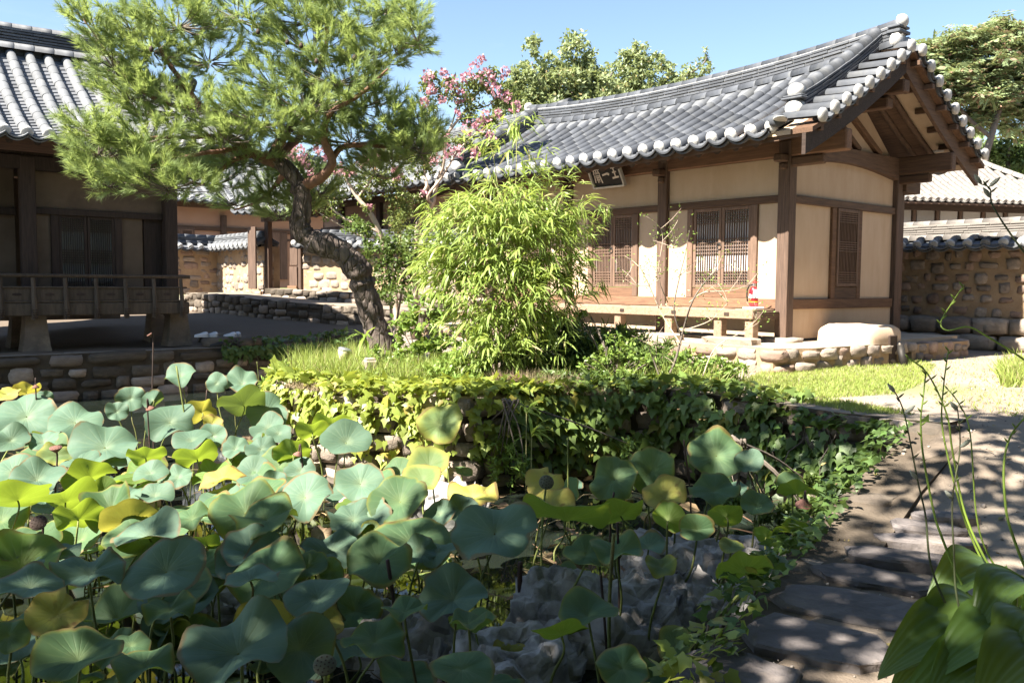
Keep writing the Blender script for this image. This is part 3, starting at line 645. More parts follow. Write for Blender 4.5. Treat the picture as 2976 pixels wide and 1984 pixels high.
# ================================================================== MAIN HOUSE
HB = Vector((4.23, 13.5, EYE-.83))
def main_house():
    H = empty('tiled_house', HB, HA, 'long tiled house with lit ochre plaster, lattice doors and wooden porch, right of the bamboo', 'house')
    bays = [0, -2.42, -4.84, -7.25]; D = 3.43; Z0, Z1, Z2, Z3, Z4, Z5 = 0.47, 0.63, 2.12, 2.24, 2.80, 3.05
    def part(name, mb, m, sm=False): return mb.build(name, m, H, sm)
    # posts
    for x in bays:
        for y in (0, D):
            mb = MB(); w = .205 if y == 0 else .18; mb.box((x, y, Z5/2-.02), (w, w, Z5+.04), ch=.012); part('post', mb, W_POSTZ)
            if y == 0:
                mb = MB(); mb.box((x, -.12, Z4-.02), (.16, .34, .12), ch=.02); mb.box((x, -.06, Z4-.14), (.12, .22, .10), ch=.02); part('bracket', mb, W_BEAMY)
    # base stones under the posts
    for i, x in enumerate(bays):
        st = link('base_stone', stones_of(STONE_W)[i % 6], H); st.location = (x, -.02, -.04); st.scale = (.5, .46, .16)
    doors = [(-1.77, -.61), (-4.16, -3.13), (-6.6, -5.5)]
    for bi in range(3):
        xr, xl = bays[bi]-.10, bays[bi+1]+.10; d0, d1 = doors[bi]; f = .12; xm = (xl+xr)/2; L = xr-xl
        mb = MB(); mb.box((xm, .01, (Z0+Z1)/2), (L, .15, Z1-Z0), ch=.008); part('sill_beam', mb, W_RED)
        mb = MB(); mb.box((xm, .012, (Z2+Z3)/2), (L, .14, Z3-Z2), ch=.008); part('lintel_beam', mb, W_BEAMX)
        mb = MB(); mb.box((xm, .03, (Z3+Z4)/2), (L+.02, .09, Z4-Z3+.01)); part('wall_panel', mb, PLASTER)
        for a, b in ((xl, d0-f), (d1+f, xr)):
            mb = MB(); mb.box(((a+b)/2, .03, (Z1+Z2)/2), (b-a+.01, .09, Z2-Z1+.01)); part('wall_panel', mb, PLASTER)
        for x in (d0-f/2, d1+f/2):
            mb = MB(); mb.box((x, .005, (Z1+Z2)/2), (f, .13, Z2-Z1), ch=.008); part('door_jamb', mb, W_DOOR)
        mb = MB(); mb.box(((d0+d1)/2, .02, Z1+.08), (d1-d0, .10, .16), ch=.006); part('threshold_board', mb, W_RED)
        w = (d1-d0)/2
        for k in range(2):
            dd = door(H, (d0+k*w+.004, -.015, Z1+.165), 0, w-.008, Z2-Z1-.17, nv=9, groups=((.02, .18), (.43, .62), (.84, .98)))
            if k == 0: ring_handle(dd, (w-.04, 0, .72))
        mb = MB(); mb.box((xm, .32, Z0/2), (L+.2, .1, Z0)); part('foundation_panel', mb, PLASTER)
    mb = MB(); mb.beam((-7.95, -.0, (Z4+Z5)/2+.04), (1.0, 0, (Z4+Z5)/2+.04), .17, Z5-Z4+.06, ch=.02); part('eave_purlin', mb, W_RED)
    mb = MB(); mb.beam((-7.95, D, (Z4+Z5)/2+.04), (1.0, D, (Z4+Z5)/2+.04), .17, Z5-Z4+.06, ch=.02); part('eave_purlin', mb, W_BEAMX)
    for y in (0, D):
        mb = MB(); mb.beam((0, y+.0, Z4-.075), (.62, y, Z4-.075), .13, .14, ch=.02); part('purlin_arm', mb, W_BEAMX)
    # gable end
    w0, w1, f = 1.40, 2.09, .13
    def gp(y0, y1, z0, z1, name, m, t=.09, x=-.05, ch=0):
        mb = MB(); mb.box((x, (y0+y1)/2, (z0+z1)/2), (t, y1-y0, z1-z0), ch=ch); part(name, mb, m)
    a, b = .10, D-.09
    gp(a, b, Z0, Z1, 'sill_beam', W_REDY, .15, -.02, .008); gp(a, b, Z2, Z3, 'lintel_beam', W_BEAMY, .15, -.02, .008)
    gp(a-.01, b+.01, Z3, Z4+.1, 'wall_panel', PLASTER); gp(a-.01, w0-f, Z1, Z2, 'wall_panel', PLASTER); gp(w1+f, b+.01, Z1, Z2, 'wall_panel', PLASTER)
    gp(w0-f, w0, Z1, Z2, 'window_jamb', W_REDY, .13, -.02, .008); gp(w1, w1+f, Z1, Z2, 'window_jamb', W_REDY, .13, -.02, .008)
    gp(w0, w1, Z1, Z1+.20, 'window_board', W_BEAMY, .12, -.02, .006)
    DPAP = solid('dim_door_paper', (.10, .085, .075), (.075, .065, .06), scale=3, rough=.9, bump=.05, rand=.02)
    door(H, (.045, w0+.005, Z1+.205), R(90), w1-w0-.01, Z2-Z1-.21, nv=11, groups=((.02, .15), (.45, .58), (.86, .98)), hn=5, name='lattice_window', paper=DPAP)
    gp(a-.02, b+.04, 0.0, Z0, 'foundation_panel', PLASTER, .12, -.04)
    # arched tie beam of the gable
    pts = []; n = 14
    for i in range(n+1): t = i/n; pts.append((-.10, .1+t*(D-.2), 3.10))
    for i in range(n, -1, -1): t = i/n; pts.append((-.10, .1+t*(D-.2), 2.72+.14*math.sin(math.pi*t)))
    mb = MB(); mb.prism(pts, (.20, 0, 0)); o = part('tie_beam', mb, W_BEAMY); fix_normals(o.data)
    # gable triangle of plaster with slanting struts
    mb = MB(); mb.prism([(-.09, .05, 3.0), (-.09, D-.05, 3.0), (-.09, D/2+.1, 4.20), (-.09, D/2-.1, 4.20)], (.08, 0, 0)); o = part('gable_panel', mb, PLASTER); fix_normals(o.data)
    for (y0, z0, y1, z1) in ((2.75, 3.12, 1.55, 3.78), (2.05, 3.12, 1.2, 3.6)):
        mb = MB(); mb.beam((.02, y0, z0), (.02, y1, z1), .09, .11, up=(1, 0, 0)); part('strut', mb, W_REDY)
    mb = MB(); mb.box((.02, .42, 3.32), (.10, .15, .50), ch=.01); part('king_strut', mb, W_POSTZ)
    for z, h_ in ((3.98, .20), (3.76, .17)):
        mb = MB(); mb.beam((-.2, D/2, z), (.98 if h_ > .18 else .72, D/2, z), .2, h_, ch=.02); part('ridge_purlin', mb, W_BEAMX)
    # rear lean-to strip beyond the back post
    mb = MB(); mb.box((-.22, D+.32, 1.3), (.09, .45, 2.3)); part('wall_panel', mb, PLASTER)
    mb = MB(); mb.box((-.20, D+.58, 1.35), (.12, .12, 2.7), ch=.01); part('post', mb, W_POSTZ)
    for c_, d_ in (((-.15, D+.32, 1.62), (.12, .44, .2)), ((-.15, D+.32, .5), (.12, .44, .22)), ((-.1, D+.36, 2.62), (.5, .54, .2))): mb = MB(); mb.box(c_, d_, ch=.01); part('side_beam', mb, W_BEAMY)
    # porch: planks, rim beam, legs
    pw = .66; n = 30; L = 7.25-.02
    for i in range(n):
        x = -.11-(i+.5)*L/n; mb = MB(); mb.box((x, -.10-(pw-.12)/2, Z0-.025), (L/n-.006, pw-.12, .045), ch=.004); part('plank', mb, W_PALE)
    mb = MB(); mb.box((-7.25/2-.02, -pw-.0, Z0-.075), (7.25-.12, .11, .145), ch=.01); part('porch_beam', mb, W_PALE)
    mb = MB(); mb.box((-.06, -.1-(pw-.14)/2, Z0-.09), (.10, pw-.16, .12), ch=.008); part('porch_beam', mb, W_BEAMY)
    for x in (-.55, -1.6, -2.75, -3.9, -5.1, -6.3):
        mb = MB(); mb.box((x, -pw+.04, Z0-.02), (.11, .13, .05), ch=.005); mb.box((x, -pw-.058, Z0-.075), (.09, .02, .05), ch=.004); part('tenon', mb, W_DARK)
    for x in (-.17, -.75, -1.75, -2.9, -4.1, -5.3, -6.5, -7.1):
        mb = MB(); mb.box((x, -pw+.06, (Z0-.15)/2), (.15, .15, Z0-.15), ch=.01); part('porch_leg', mb, W_PALE)
    # roof
    xm, hl = -3.62, 4.6; E0, RY = -1.10, D/2
    def prof(b): s = (b-E0)/(RY-E0); return 2.99+1.40*(.78*s+.22*s*s)
    def lift(a, b): s = min(1, max(0, (b-E0)/(RY-E0))); q = abs((a-xm)/hl); return .09*(1-s)*q**3+.25*s*q**2.2
    MT = (TILE, TILE_U, LIMEW)
    roof_slope(H, 'front_roof', (0, 0, 0), 0, -8.15, .42, E0, RY-.1, prof, lift, .347, MT, tlen=.31, r=.088)
    liftm = lambda a, b: lift(-a, b)
    roof_slope(H, 'rear_roof', (0, D, 0), math.pi, -.42, 8.15, E0, RY-.1, prof, liftm, .347, MT, mode='rows', r=.088)
    zr = lambda x: prof(RY)+lift(x, RY)
    for sd in (0, 1):
        mb = MB(); V = []
        for i in range(25):
            x = .42-i*8.57/24
            for b, dz in ((RY-.42, .05), (RY-.05, .13), (RY-.05, -.1), (RY-.42, -.02)): V.append((x, b if sd == 0 else D-b, prof(b)+lift(x, b)+dz))
        mb.add(V, [(i*4+k, i*4+(k+1) % 4, i*4+4+(k+1) % 4, i*4+4+k) for i in range(24) for k in range(4)]+[(0, 1, 2, 3), (99, 98, 97, 96)])
        o = part('ridge_mortar', mb, TILE_L); fix_normals(o.data)
    ridge(H, 'main_ridge', [(x, RY, zr(x)-.02) for x in np.linspace(.86, -8.1, 25)], (TILE, LIMEW), w=.27, layers=5, lh=.058, top_r=.105, plen=.36, seed=3)
    for x, sg in ((.86, 1), (-8.1, -1)):                             # white plastered ridge ends
        mb = MB(); zz = zr(x)
        for (dz, r_) in ((.40, .11), (.06, .125)):
            for yy in ((0,) if dz > .2 else (-.17, .17)):
                mb.lathe([(r_*1.02, -.04), (r_*1.02, .03), (r_*.7, .075), (.01, .085)], (x, RY+yy, zz+dz-.03), n=12, axis=Matrix(((0, 0, sg), (1, 0, 0), (0, sg, 0))))
        mb.box((x-sg*.03, RY, zz+.10), (.10, .22, .34), ch=.02)
        o = part('ridge_end', mb, LIMEW, True); fix_normals(o.data)
        if sg == 1: mb2 = MB(); mb2.box((x-.05, RY, zz+.2), (.22, .36, .05), ch=.01); mb2.box((x-.05, RY, zz+.28), (.2, .34, .04), ch=.01); part('ridge_end_tile', mb2, TILE)
    # descending ridges near both gables, with white stacked ends
    cme = convex_me('verge_tile', TILE, .085, .62); eme = capend_me('tile_end', LIMEW, .10); dme = drip_me('eave_tile', TILE, .31)
    for (xc, sg) in ((.50, 1), (-7.72, -1)):
        for side in (0, 1):
            bs = np.linspace(RY-.12, -.62 if side == 0 else -.5, 12)
            pts = [((xc, b, prof(b)+lift(xc, b)-.0+.05) if side == 0 else (xc, D-b, prof(b)+lift(xc, b)+.05)) for b in bs]
            core, at, tot, Hh = ridge(H, 'descending_ridge', pts, (TILE, TILE), w=.24, layers=5, lh=.05, top_r=.10, plen=.33, base=False, seed=5+side)
            e = Vector(pts[-1]); dirn = -1 if side == 0 else 1
            mb = MB(); A = Matrix(((1, 0, 0), (0, 0, dirn), (0, 1, 0)))
            mb.lathe([(.115, -.08), (.12, .0), (.115, .05), (.07, .10), (.005, .115)], e+Vector((0, 0, .31)), n=12, axis=A)
            mb.lathe([(.15, -.05), (.155, .02), (.13, .08), (.08, .12), (.005, .13)], e+Vector((0, 0, .06)), n=12, axis=A)
            mb.box(e+Vector((0, dirn*-.02, -.06)), (.26, .14, .2), ch=.03)
            o = part('ridge_end', mb, LIMEW, True); fix_normals(o.data)
            mb = MB(); mb.box(e+Vector((0, dirn*.05, .20)), (.34, .16, .03), ch=.008); mb.box(e+Vector((0, dirn*.03, .235)), (.30, .16, .025), ch=.008); part('ridge_end_tile', mb, TILE)
            # short verge tiles pointing outward
            for k in range(9):
                b = -.93+k*.308
                if b > RY-.05: continue
                y = b if side == 0 else D-b; z = prof(b)+lift(xc+.4*sg, b)
                x0, x1 = xc+.06*sg, xc+.60*sg
                put('verge_tile', cme, H, ((x0+x1)/2, y, z+.035), (-sg, 0, .06), s=(1, 1, 1))
                put('tile_end', eme, H, (x1+.03*sg, y, z+.02), (-sg, 0, .06), s=(1.02, 1, 1.02))
                if k < 8:
                    b2 = b+.154; y2 = b2 if side == 0 else D-b2
                    put('eave_tile', dme, H, (x1-.06*sg, y2, prof(b2)+lift(x1, b2)+.03), (-sg, 0, .1), up=(0, -(prof(b2+.1)-prof(b2-.1))/.2*(1 if side == 0 else -1), 1))
            # deck under the verge tiles and the board closing the gable
            def strip(name, m, xa, xb, zt_, zb_, b_lo=-1.08):
                mb = MB(); V = []; nb = 12
                for i in range(nb+1):
                    b = b_lo+(RY-b_lo)*i/nb; y = b if side == 0 else D-b; z = prof(b)+lift(xc+.4*sg, b)
                    V += [(xa, y, z+zt_), (xb, y, z+zt_), (xb, y, z+zb_), (xa, y, z+zb_)]
                F = [(i*4+k, i*4+(k+1) % 4, i*4+4+(k+1) % 4, i*4+4+k) for i in range(nb) for k in range(4)]+[(0, 1, 2, 3), (nb*4+3, nb*4+2, nb*4+1, nb*4)]
                mb.add(V, F); o = part(name, mb, m); fix_normals(o.data)
            strip('soffit', PLASTER, xc-.66*sg, xc+.22*sg, -.078, -.142); strip('verge_deck', W_REDY, xc+.222*sg, xc+.56*sg, -.078, -.145)
            strip('bargeboard', W_DARK if side == 0 else W_BEAMY, xc+.40*sg, xc+.46*sg, -.147, -.44)
            if sg == 1:
                for xx in (.12, .42):
                    L2 = [((xc-.5+xx, (b if side == 0 else D-b), prof(b)+lift(xc, b)-.19)) for b in np.linspace(-.95, RY, 6)]; mb = MB(); mb.tube(L2, .05, 7); part('gable_rafter', mb, W_BEAMY, True)
                for k in range(6):
                    b = -.75+k*.46; y = b if side == 0 else D-b; z = prof(b)+lift(xc+.4, b)-.19
                    mb = MB(); mb.box((xc+.36, y, z), (.5 if side == 1 else .3, .085, .085), ch=.006); part('verge_joist', mb, W_BEAMX)
    mb = MB(); mb.tube([(.30, -.98, prof(-.98)+.13), (.62, -1.2, prof(-1.1)+.15)], [.088, .092], 10); part('corner_tile', mb, TILE, True)
    mb = MB(); mb.lathe([(.10, -.03), (.105, .02), (.08, .06), (.004, .075)], (.64, -1.215, prof(-1.1)+.15), n=12, axis=Matrix(((.8, .5, .5), (.5, -.8, -.85), (0, .3, 0)))); o = part('tile_end', mb, LIMEW, True); fix_normals(o.data)
    # rafters with dark round ends
    DE = W_DARK
    sp = 8.3/24
    for i in range(25):
        x = .1-i*sp-.02; f0 = lambda b: prof(b)+lift(x, b)-.195
        p0, p1 = Vector((x, -.98, f0(-.98))), Vector((x, .15, f0(.15)))
        mb = MB(); mb.tube([p0, p1], [.052, .06], 8); r = part('rafter', mb, W_REDY, False)
        mb = MB(); mb.tube([p0+Vector((0, -.004, -.002)), p0+Vector((0, .02, .01))], [.056, .056], 10); mb.build('rafter_end', DE, r)
    mb = MB(); V = []
    for i in range(25):
        x = .9-i*9.1/24; z = prof(E0)+lift(x, E0); V += [(x, -1.04, z-.10), (x, -.96, z-.07), (x, -.96, z-.15), (x, -1.04, z-.17)]
    mb.add(V, [(i*4+k, i*4+(k+1) % 4, i*4+4+(k+1) % 4, i*4+4+k) for i in range(24) for k in range(4)]); o = part('eave_board', mb, W_BEAMX); fix_normals(o.data)
    # name plaque
    P = empty('name_plaque', HB+AX*-3.58+AY*-.20+Vector((0, 0, 2.66)), HA, 'black name plaque with white brush characters hanging under the eave', 'plaque')
    tilt = Matrix.Rotation(R(28), 3, 'X'); pw2, ph = .72, .42
    def pb(name, c, d, m, ch=.004):
        mb = MB(); mb.box(c, d, ch=ch); mb.v = [tuple(tilt @ Vector(v)) for v in mb.v]; return mb.build(name, m, P)
    BLK = solid('black_lacquer', (.012, .011, .011), (.02, .018, .018), rough=.45, bump=.05, rand=0)
    INK = solid('white_brush_paint', (.72, .66, .60), (.62, .56, .50), scale=20, rough=.8, bump=.1, rand=.02)
    pb('board', (0, 0, ph/2), (pw2, .03, ph), BLK)
    for s in (-1, 1): pb('frame_side', (s*(pw2/2+.02), -.015, ph/2), (.04, .07, ph+.06), LIMEW)
    for s in (0, 1): pb('frame_rail', (0, -.015, s*ph+(.02 if s else -.02)), (pw2, .06, .035), LIMEW if not s else W_DARK)
    def strokes(name, cx, L):
        mb = MB()
        for (x0, z0, x1, z1, w) in L:
            a, b = Vector((cx+x0, -.018, .21+z0)), Vector((cx+x1, -.018, .21+z1)); mb.beam(a, b, w, .006, up=(0, 1, 0), ch=0)
        mb.v = [tuple(tilt @ Vector(v)) for v in mb.v]; mb.build(name, INK, P)
    strokes('character', .22, [(-.055, .115, .045, .125, .026), (-.045, .03, .05, .04, .028), (-.075, -.075, .08, -.06, .034), (0, .12, .005, -.07, .026)])       # 主 written as one upright and three strokes
    strokes('character', 0, [(-.085, .0, .05, .025, .034), (.04, .025, .085, .0, .045)])                                                           # 一
    strokes('character', -.22, [(-.02, .15, .02, .13, .02), (-.09, .11, .09, .118, .018), (-.055, .10, -.075, .02, .018), (0, .10, 0, .03, .016), (.05, .10, .075, .02, .022), (-.03, .075, -.03, .03, .012), (.03, .075, .03, .03, .012),
                                (-.06, .01, -.085, -.13, .018), (.06, .01, .085, -.15, .026), (-.04, .0, .04, .005, .014), (-.04, -.04, .04, -.035, .014), (-.045, -.08, .045, -.075, .014), (-.01, .0, -.01, -.14, .014), (.025, 0, .025, -.12, .012)])  # 齋
    # fire extinguisher on the porch
    RED = solid('red_enamel', (.62, .02, .03), (.5, .015, .025), rough=.3, bump=.02, rand=0, spec=.5)
    BLKR = solid('black_rubber', (.02, .02, .02), (.03, .03, .03), rough=.6, bump=.05, rand=0)
    YEL = solid('yellow_band', (.8, .45, .03), (.75, .4, .03), rough=.4, bump=0, rand=0)
    WHT = solid('white_card', (.8, .8, .8), (.74, .74, .74), rough=.6, bump=0, rand=0)
    X = empty('fire_extinguisher', HB+AX*-.27+AY*-.42+Vector((0, 0, Z0)), HA, 'small red fire extinguisher on a pale base at the end of the porch', 'extinguisher')
    mb = MB(); mb.box((0, 0, .018), (.24, .24, .036), ch=.012); mb.build('base', WHT, X)
    mb = MB(); r = .068; mb.lathe([(r, .037), (r, .27), (r*.94, .30), (r*.75, .33), (r*.45, .347), (.02, .352)], n=20); mb.build('cylinder', RED, X, True)
    mb = MB(); mb.lathe([(r+.002, .105), (r+.002, .122)], n=20); mb.build('band', YEL, X, True)
    mb = MB(); mb.lathe([(.02, .352), (.018, .385)], n=10); mb.box((0, 0, .39), (.03, .03, .02), ch=.004); mb.build('valve', METAL, X)
    mb = MB(); mb.beam((-.02, 0, .40), (.09, 0, .425), .02, .01); mb.beam((-.02, 0, .415), (.07, 0, .47), .02, .008); mb.build('lever', RED, X)
    mb = MB(); mb.tube([(-.01, -.01, .38), (-.06, -.03, .37), (-.092, -.04, .30), (-.095, -.04, .20), (-.085, -.035, .12)], [.011]*5, 8); mb.build('hose', BLKR, X, True)
    mb = MB(); mb.box((-.01, -r-.001, .20), (.05, .006, .06), Matrix.Rotation(R(15), 3, 'Y'), ch=.001); mb.build('label_card', WHT, X)
    mb = MB(); mb.box((.075, -.045, .24), (.006, .10, .14), Matrix.Rotation(R(-35), 3, 'Z') @ Matrix.Rotation(R(12), 3, 'Y'), ch=.001); mb.build('hanging_card', WHT, X)
    # podium of stones
    yg = .42-HB.z
    def pod(name, label, pl, top_z):
        pts = [HB+AX*a+AY*b for a, b in pl]; path = [(p.x, p.y) for p in pts]
        return stone_wall(name, label, path, [.36]*len(path), [top_z]*len(path), 1, [STONE_W, STONE, STONE_R], MORTAR, thick=.3, rowh=.2, wmin=.2, wmax=.42, proud=.03, seed=31, cap=True, capw=.8, cat='podium', depth=.26, rough=.13)
    pw_ = pod('podium', 'stone-edged earth podium under the long tiled house with the porch', [(-8.0, -1.38), (-4, -1.42), (.75, -1.4), (1.02, -.75), (1.12, .55), (1.15, 1.6)], HB.z-.04)
    mb = MB(); A = [(-8.0, -1.36), (-4, -1.40), (.74, -1.38), (1.0, -.74), (1.1, .55), (1.10, 1.6), (.8, 2.05), (.8, 4.3), (-8.0, 4.3)]
    mb.prism([(a, b, -.4) for a, b in A], (0, 0, .36)); EARTH = solid('packed_earth', (.52, .42, .31), (.44, .35, .26), scale=3, rough=.97, bump=.4, bscale=40, rand=0, c3=(.58, .48, .37), c3scale=1.5, c3amt=.6, spec=.06)
    e = mb.build('podium_earth', EARTH, pw_); fix_normals(e.data); e.location = HB-Vector(pw_.location); e.rotation_euler = (0, 0, HA)
    for i, (a, b, sx, sy, sz) in enumerate(((-.25, -1.0, .9, .42, .14), (-1.6, -1.05, .8, .4, .16), (-3.2, -1.05, .8, .42, .16), (-4.9, -1.0, .9, .4, .16))):
        st = link('step_stone', slab_mesh('step_stone', STONE_W, sx, sy, .16, 500+i)); st.location = HB+AX*a+AY*b+Vector((0, 0, .055)); st.rotation_euler = (0, 0, HA+.1*i)
        tag(st, ('flat stepping stone at the porch end nearest the corner post', 'flat stepping stone before the right pair of lattice doors', 'flat stepping stone before the middle lattice doors, behind the thin bush', 'flat stepping stone furthest left before the porch, behind the bamboo')[i], 'stone', 'stepping stones before the porch')
    # flue block at the gable
    FL = empty('flue_block', HB+AX*.66+AY*1.12+Vector((0, 0, -.42)), HA, 'rounded plastered flue block beside the gable wall with a small dark hatch', 'flue')
    V = []; F = []; n = 12; ny = 8
    for j in range(ny+1):
        y = -.50+1.0*j/ny; e = 1-.10*max(0, abs(j/ny*2-1)-.6)/.4
        for k in range(n+1):
            t = k/n
            if t < .3: p = (-.50, .62*t/.3)
            elif t > .7: p = (.46, .62*(1-t)/.3)
            else: a = math.pi*(1-(t-.3)/.4); p = (-.02+.48*math.copysign(abs(math.cos(a))**.45, math.cos(a)), .62+.16*abs(math.sin(a))**.45)
            V.append((p[0]*e, y+.03*mnoise.noise(Vector((p[0]*3, y*3, p[1]*3))), p[1]*.86*e+.025*mnoise.noise(Vector((p[0]*4, y*4, 1)))))
    m = n+1
    F = [(j*m+k, j*m+k+1, (j+1)*m+k+1, (j+1)*m+k) for j in range(ny) for k in range(n)]+[tuple(range(m)), tuple(range(ny*m, (ny+1)*m))]
    mb = MB(); mb.add(V, F); o = mb.build('body', PLASTER, FL, True); fix_normals(o.data)
    for p in o.data.polygons: p.use_smooth = len(p.vertices) == 4
    mb = MB(); mb.box((.44, .12, .28), (.10, .24, .44), ch=.01); mb.build('hatch', W_DARK, FL)
    mb = MB(); mb.tube([(.62, .22, .02), (.52, .27, .34)], [.06, .055], 10); mb.build('pipe', METAL_D, FL, True)
    # low stone bench of the podium behind the flue
    pts = [HB+AX*a+AY*b for a, b in ((1.05, 2.05), (1.15, 3.9), (.4, 4.6))]
    stone_wall('stone_ledge', 'low ledge of reddish squared stones behind the flue block', [(p.x, p.y) for p in pts], .36, HB.z-.10, 1, [STONE_R, STONE], MORTAR, thick=.5, rowh=.17, wmin=.2, wmax=.36, proud=.02, seed=41, cat='ledge')
main_house()

# ================================================================== HOUSE ON THE LEFT (in shade under its eaves)
LB = Vector((-7.08, 18.0, .30))
def left_house():
    H = empty('pillared_house', LB, HA, 'dark shaded tiled house with railed raised floor on the far left', 'house')
    def bx(name, c, d, m, ch=.01, parent=None):
        mb = MB(); mb.box(c, d, ch=ch); return mb.build(name, m, parent or H)
    cols = [0, -2.6, -5.2, -7.8]
    for y in cols:
        bx('post', (0, y, 2.1), (.25, .25, 3.0), W_SHADED, .015)
        mb = MB(); mb.lathe([(.34, 0), (.31, .12), (.27, .4), (.24, .66)], (.30, y, 0), n=4, axis=Matrix.Rotation(R(45), 3, 'Z')); mb.build('pedestal', STONE_D, H)
        mb = MB(); mb.lathe([(.34, 0), (.31, .12), (.27, .4), (.24, .66)], (-.9, y, 0), n=4, axis=Matrix.Rotation(R(45), 3, 'Z')); mb.build('pedestal', STONE_D, H)
    L = 9.2; ym = -L/2+.1
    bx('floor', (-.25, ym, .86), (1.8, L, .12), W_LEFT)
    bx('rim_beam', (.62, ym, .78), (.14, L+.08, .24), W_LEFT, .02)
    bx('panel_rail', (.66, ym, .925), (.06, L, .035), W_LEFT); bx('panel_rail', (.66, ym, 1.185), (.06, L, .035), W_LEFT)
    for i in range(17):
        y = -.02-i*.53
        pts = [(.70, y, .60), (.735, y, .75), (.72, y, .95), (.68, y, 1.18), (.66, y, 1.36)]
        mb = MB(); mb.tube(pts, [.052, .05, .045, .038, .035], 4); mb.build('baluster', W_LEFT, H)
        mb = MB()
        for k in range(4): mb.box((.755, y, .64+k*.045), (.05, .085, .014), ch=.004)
        mb.build('carved_notch', W_SHADED, H)
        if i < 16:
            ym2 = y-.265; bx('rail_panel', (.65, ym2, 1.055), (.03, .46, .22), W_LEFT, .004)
            mb = MB(); mb.lathe([(.012, -.003), (.085, 0), (.012, .003)], (.668, ym2, 1.055), n=10, axis=Matrix(((0, 0, 1), (1, 0, 0), (0, .32, 0)))); mb.build('cloud_opening', W_SHADED, H)  # dark disc on the panel stands in for the unlit opening
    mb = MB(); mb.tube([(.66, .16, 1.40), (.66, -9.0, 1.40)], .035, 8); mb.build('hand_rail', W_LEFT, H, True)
    # wall with the double door
    x = -.13
    bx('lintel_beam', (x+.02, -1.3, 2.62), (.16, 2.35, .12), W_SHADED); bx('wall_panel', (x-.02, -1.3, 3.02), (.1, 2.4, .70), PLASTER_SHADED)
    bx('wall_panel', (x-.02, -2.33, 1.75), (.1, .30, 1.65), PLASTER_SHADED); bx('wall_panel', (x-.02, -.72, 1.75), (.1, .42, 1.65), PLASTER_SHADED)
    bx('door_jamb', (x, -2.13, 1.75), (.14, .14, 1.65), W_SHADED); bx('door_jamb', (x, -.98, 1.75), (.14, .14, 1.65), W_SHADED)
    bx('side_door', (x-.03, -.30, 1.8), (.06, .36, 1.75), W_SHADED)
    LP = solid('grey_door_paper', (.26, .26, .24), (.22, .22, .20), rough=.9, bump=.03, rand=.02)  # greyer, darker paper than the other house's doors
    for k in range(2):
        door(H, (x+.03, -2.06+k*.51, 1.0), R(90), .50, 1.56, nv=9, groups=((.02, .16), (.42, .58), (.84, .98)), hn=6, frame_mat=W_SHADED, paper=LP, name='lattice_door')
    bx('threshold_board', (x, -1.55, .95), (.14, 1.3, .1), W_SHADED)
    bx('wall_panel', (x-.5, -3.9, 2.2), (.1, 2.4, 2.5), PLASTER_SHADED); bx('lintel_beam', (x-.4, -3.9, 2.62), (.14, 2.4, .14), W_SHADED)
    bx('wall_panel', (x-.5, -6.6, 2.2), (.1, 2.6, 2.5), PLASTER_SHADED)
    bx('end_wall', (-2.0, -.0, 2.2), (3.7, .12, 2.7), PLASTER_SHADED); bx('eave_beam', (.0, ym, 3.5), (.22, L+.4, .26), W_SHADED, .02); bx('eave_beam', (-2, .02, 3.5), (4.2, .2, .26), W_SHADED, .02)
    bx('ceiling', (-1.9, ym, 3.66), (3.9, L, .06), W_SHADED)
    bx('back_wall', (-4.0, ym, 2.0), (.12, L, 3.2), PLASTER_SHADED)
    # roof
    E0, RY = -1.30, 2.0
    def prof(b): s = (b-E0)/(RY-E0); return 3.84+2.15*(.74*s+.26*s*s)
    def lift(a, b): s = min(1, max(0, (b-E0)/(RY-E0))); q = max(0, (a+3.6)/4.9); return .30*(1-s)*q**3+.10*s*q**2
    RE = -.6
    bm = lambda a: RY-.1 if a <= RE else RY-.1-(a-RE)/(1.3-RE)*(RY-.1-E0)
    MT = (TILE_L, TILE_U, LIMEW)
    ro = roof_slope(H, 'front_roof', (0, 0, 0), R(90), -9.0, 1.3, E0, RY-.1, prof, lift, .345, MT, tlen=.33, r=.092, bmax=bm)
    lift2 = lambda a, b: .30*(1-min(1, max(0, (b-E0)/(RY-E0))))*max(0, -(a-1.9)/3.2)**3 if a < 1.9 else 0
    bm2 = lambda a: min(RY-.1, E0+(a+1.3)*1.0*(RY-.1-E0)/3.3)
    roof_slope(H, 'end_roof', (0, 0, 0), R(180), -1.3, 4.6, E0, .55, lambda b: prof(E0+(b-E0)*1.73), lift2, .345, MT, mode='rows', r=.092, bmax=lambda a: min(.55, E0+(a+1.3)*.576))
    roof_slope(H, 'rear_roof', (-4, 0, 0), R(-90), -1.3, 9.0, E0, RY-.1, prof, lambda a, b: 0, .345, MT, mode='rows', r=.092)
    ridge(H, 'main_ridge', [(-RY, y, prof(RY)+.10*max(0, (y+3.6)/4.9)**2) for y in np.linspace(RE, -9, 14)], (TILE, TILE), w=.30, layers=6, lh=.06, top_r=.11, plen=.36, seed=9)
    pts = []
    for t in np.linspace(0, 1, 10):
        a = RE+(1.22-RE)*t; b = RY-.1+(E0+.1-RY+.1)*t; pts.append((-b, a, prof(b)+lift(a, b)+.06))
    ridge(H, 'hip_ridge', pts, (TILE_L, TILE_L), w=.26, layers=4, lh=.05, top_r=.10, plen=.33, base=False, seed=12)
    mb = MB(); mb.prism([(-RY+.02, RE, prof(RY)-.1), (-RY+1.2, RE, prof(RY-1.2)-.1), (-RY-1.2, RE, prof(RY-1.2)-.1)], (0, -.06, 0)); o = mb.build('gable_panel', W_SHADED, H); fix_normals(o.data)
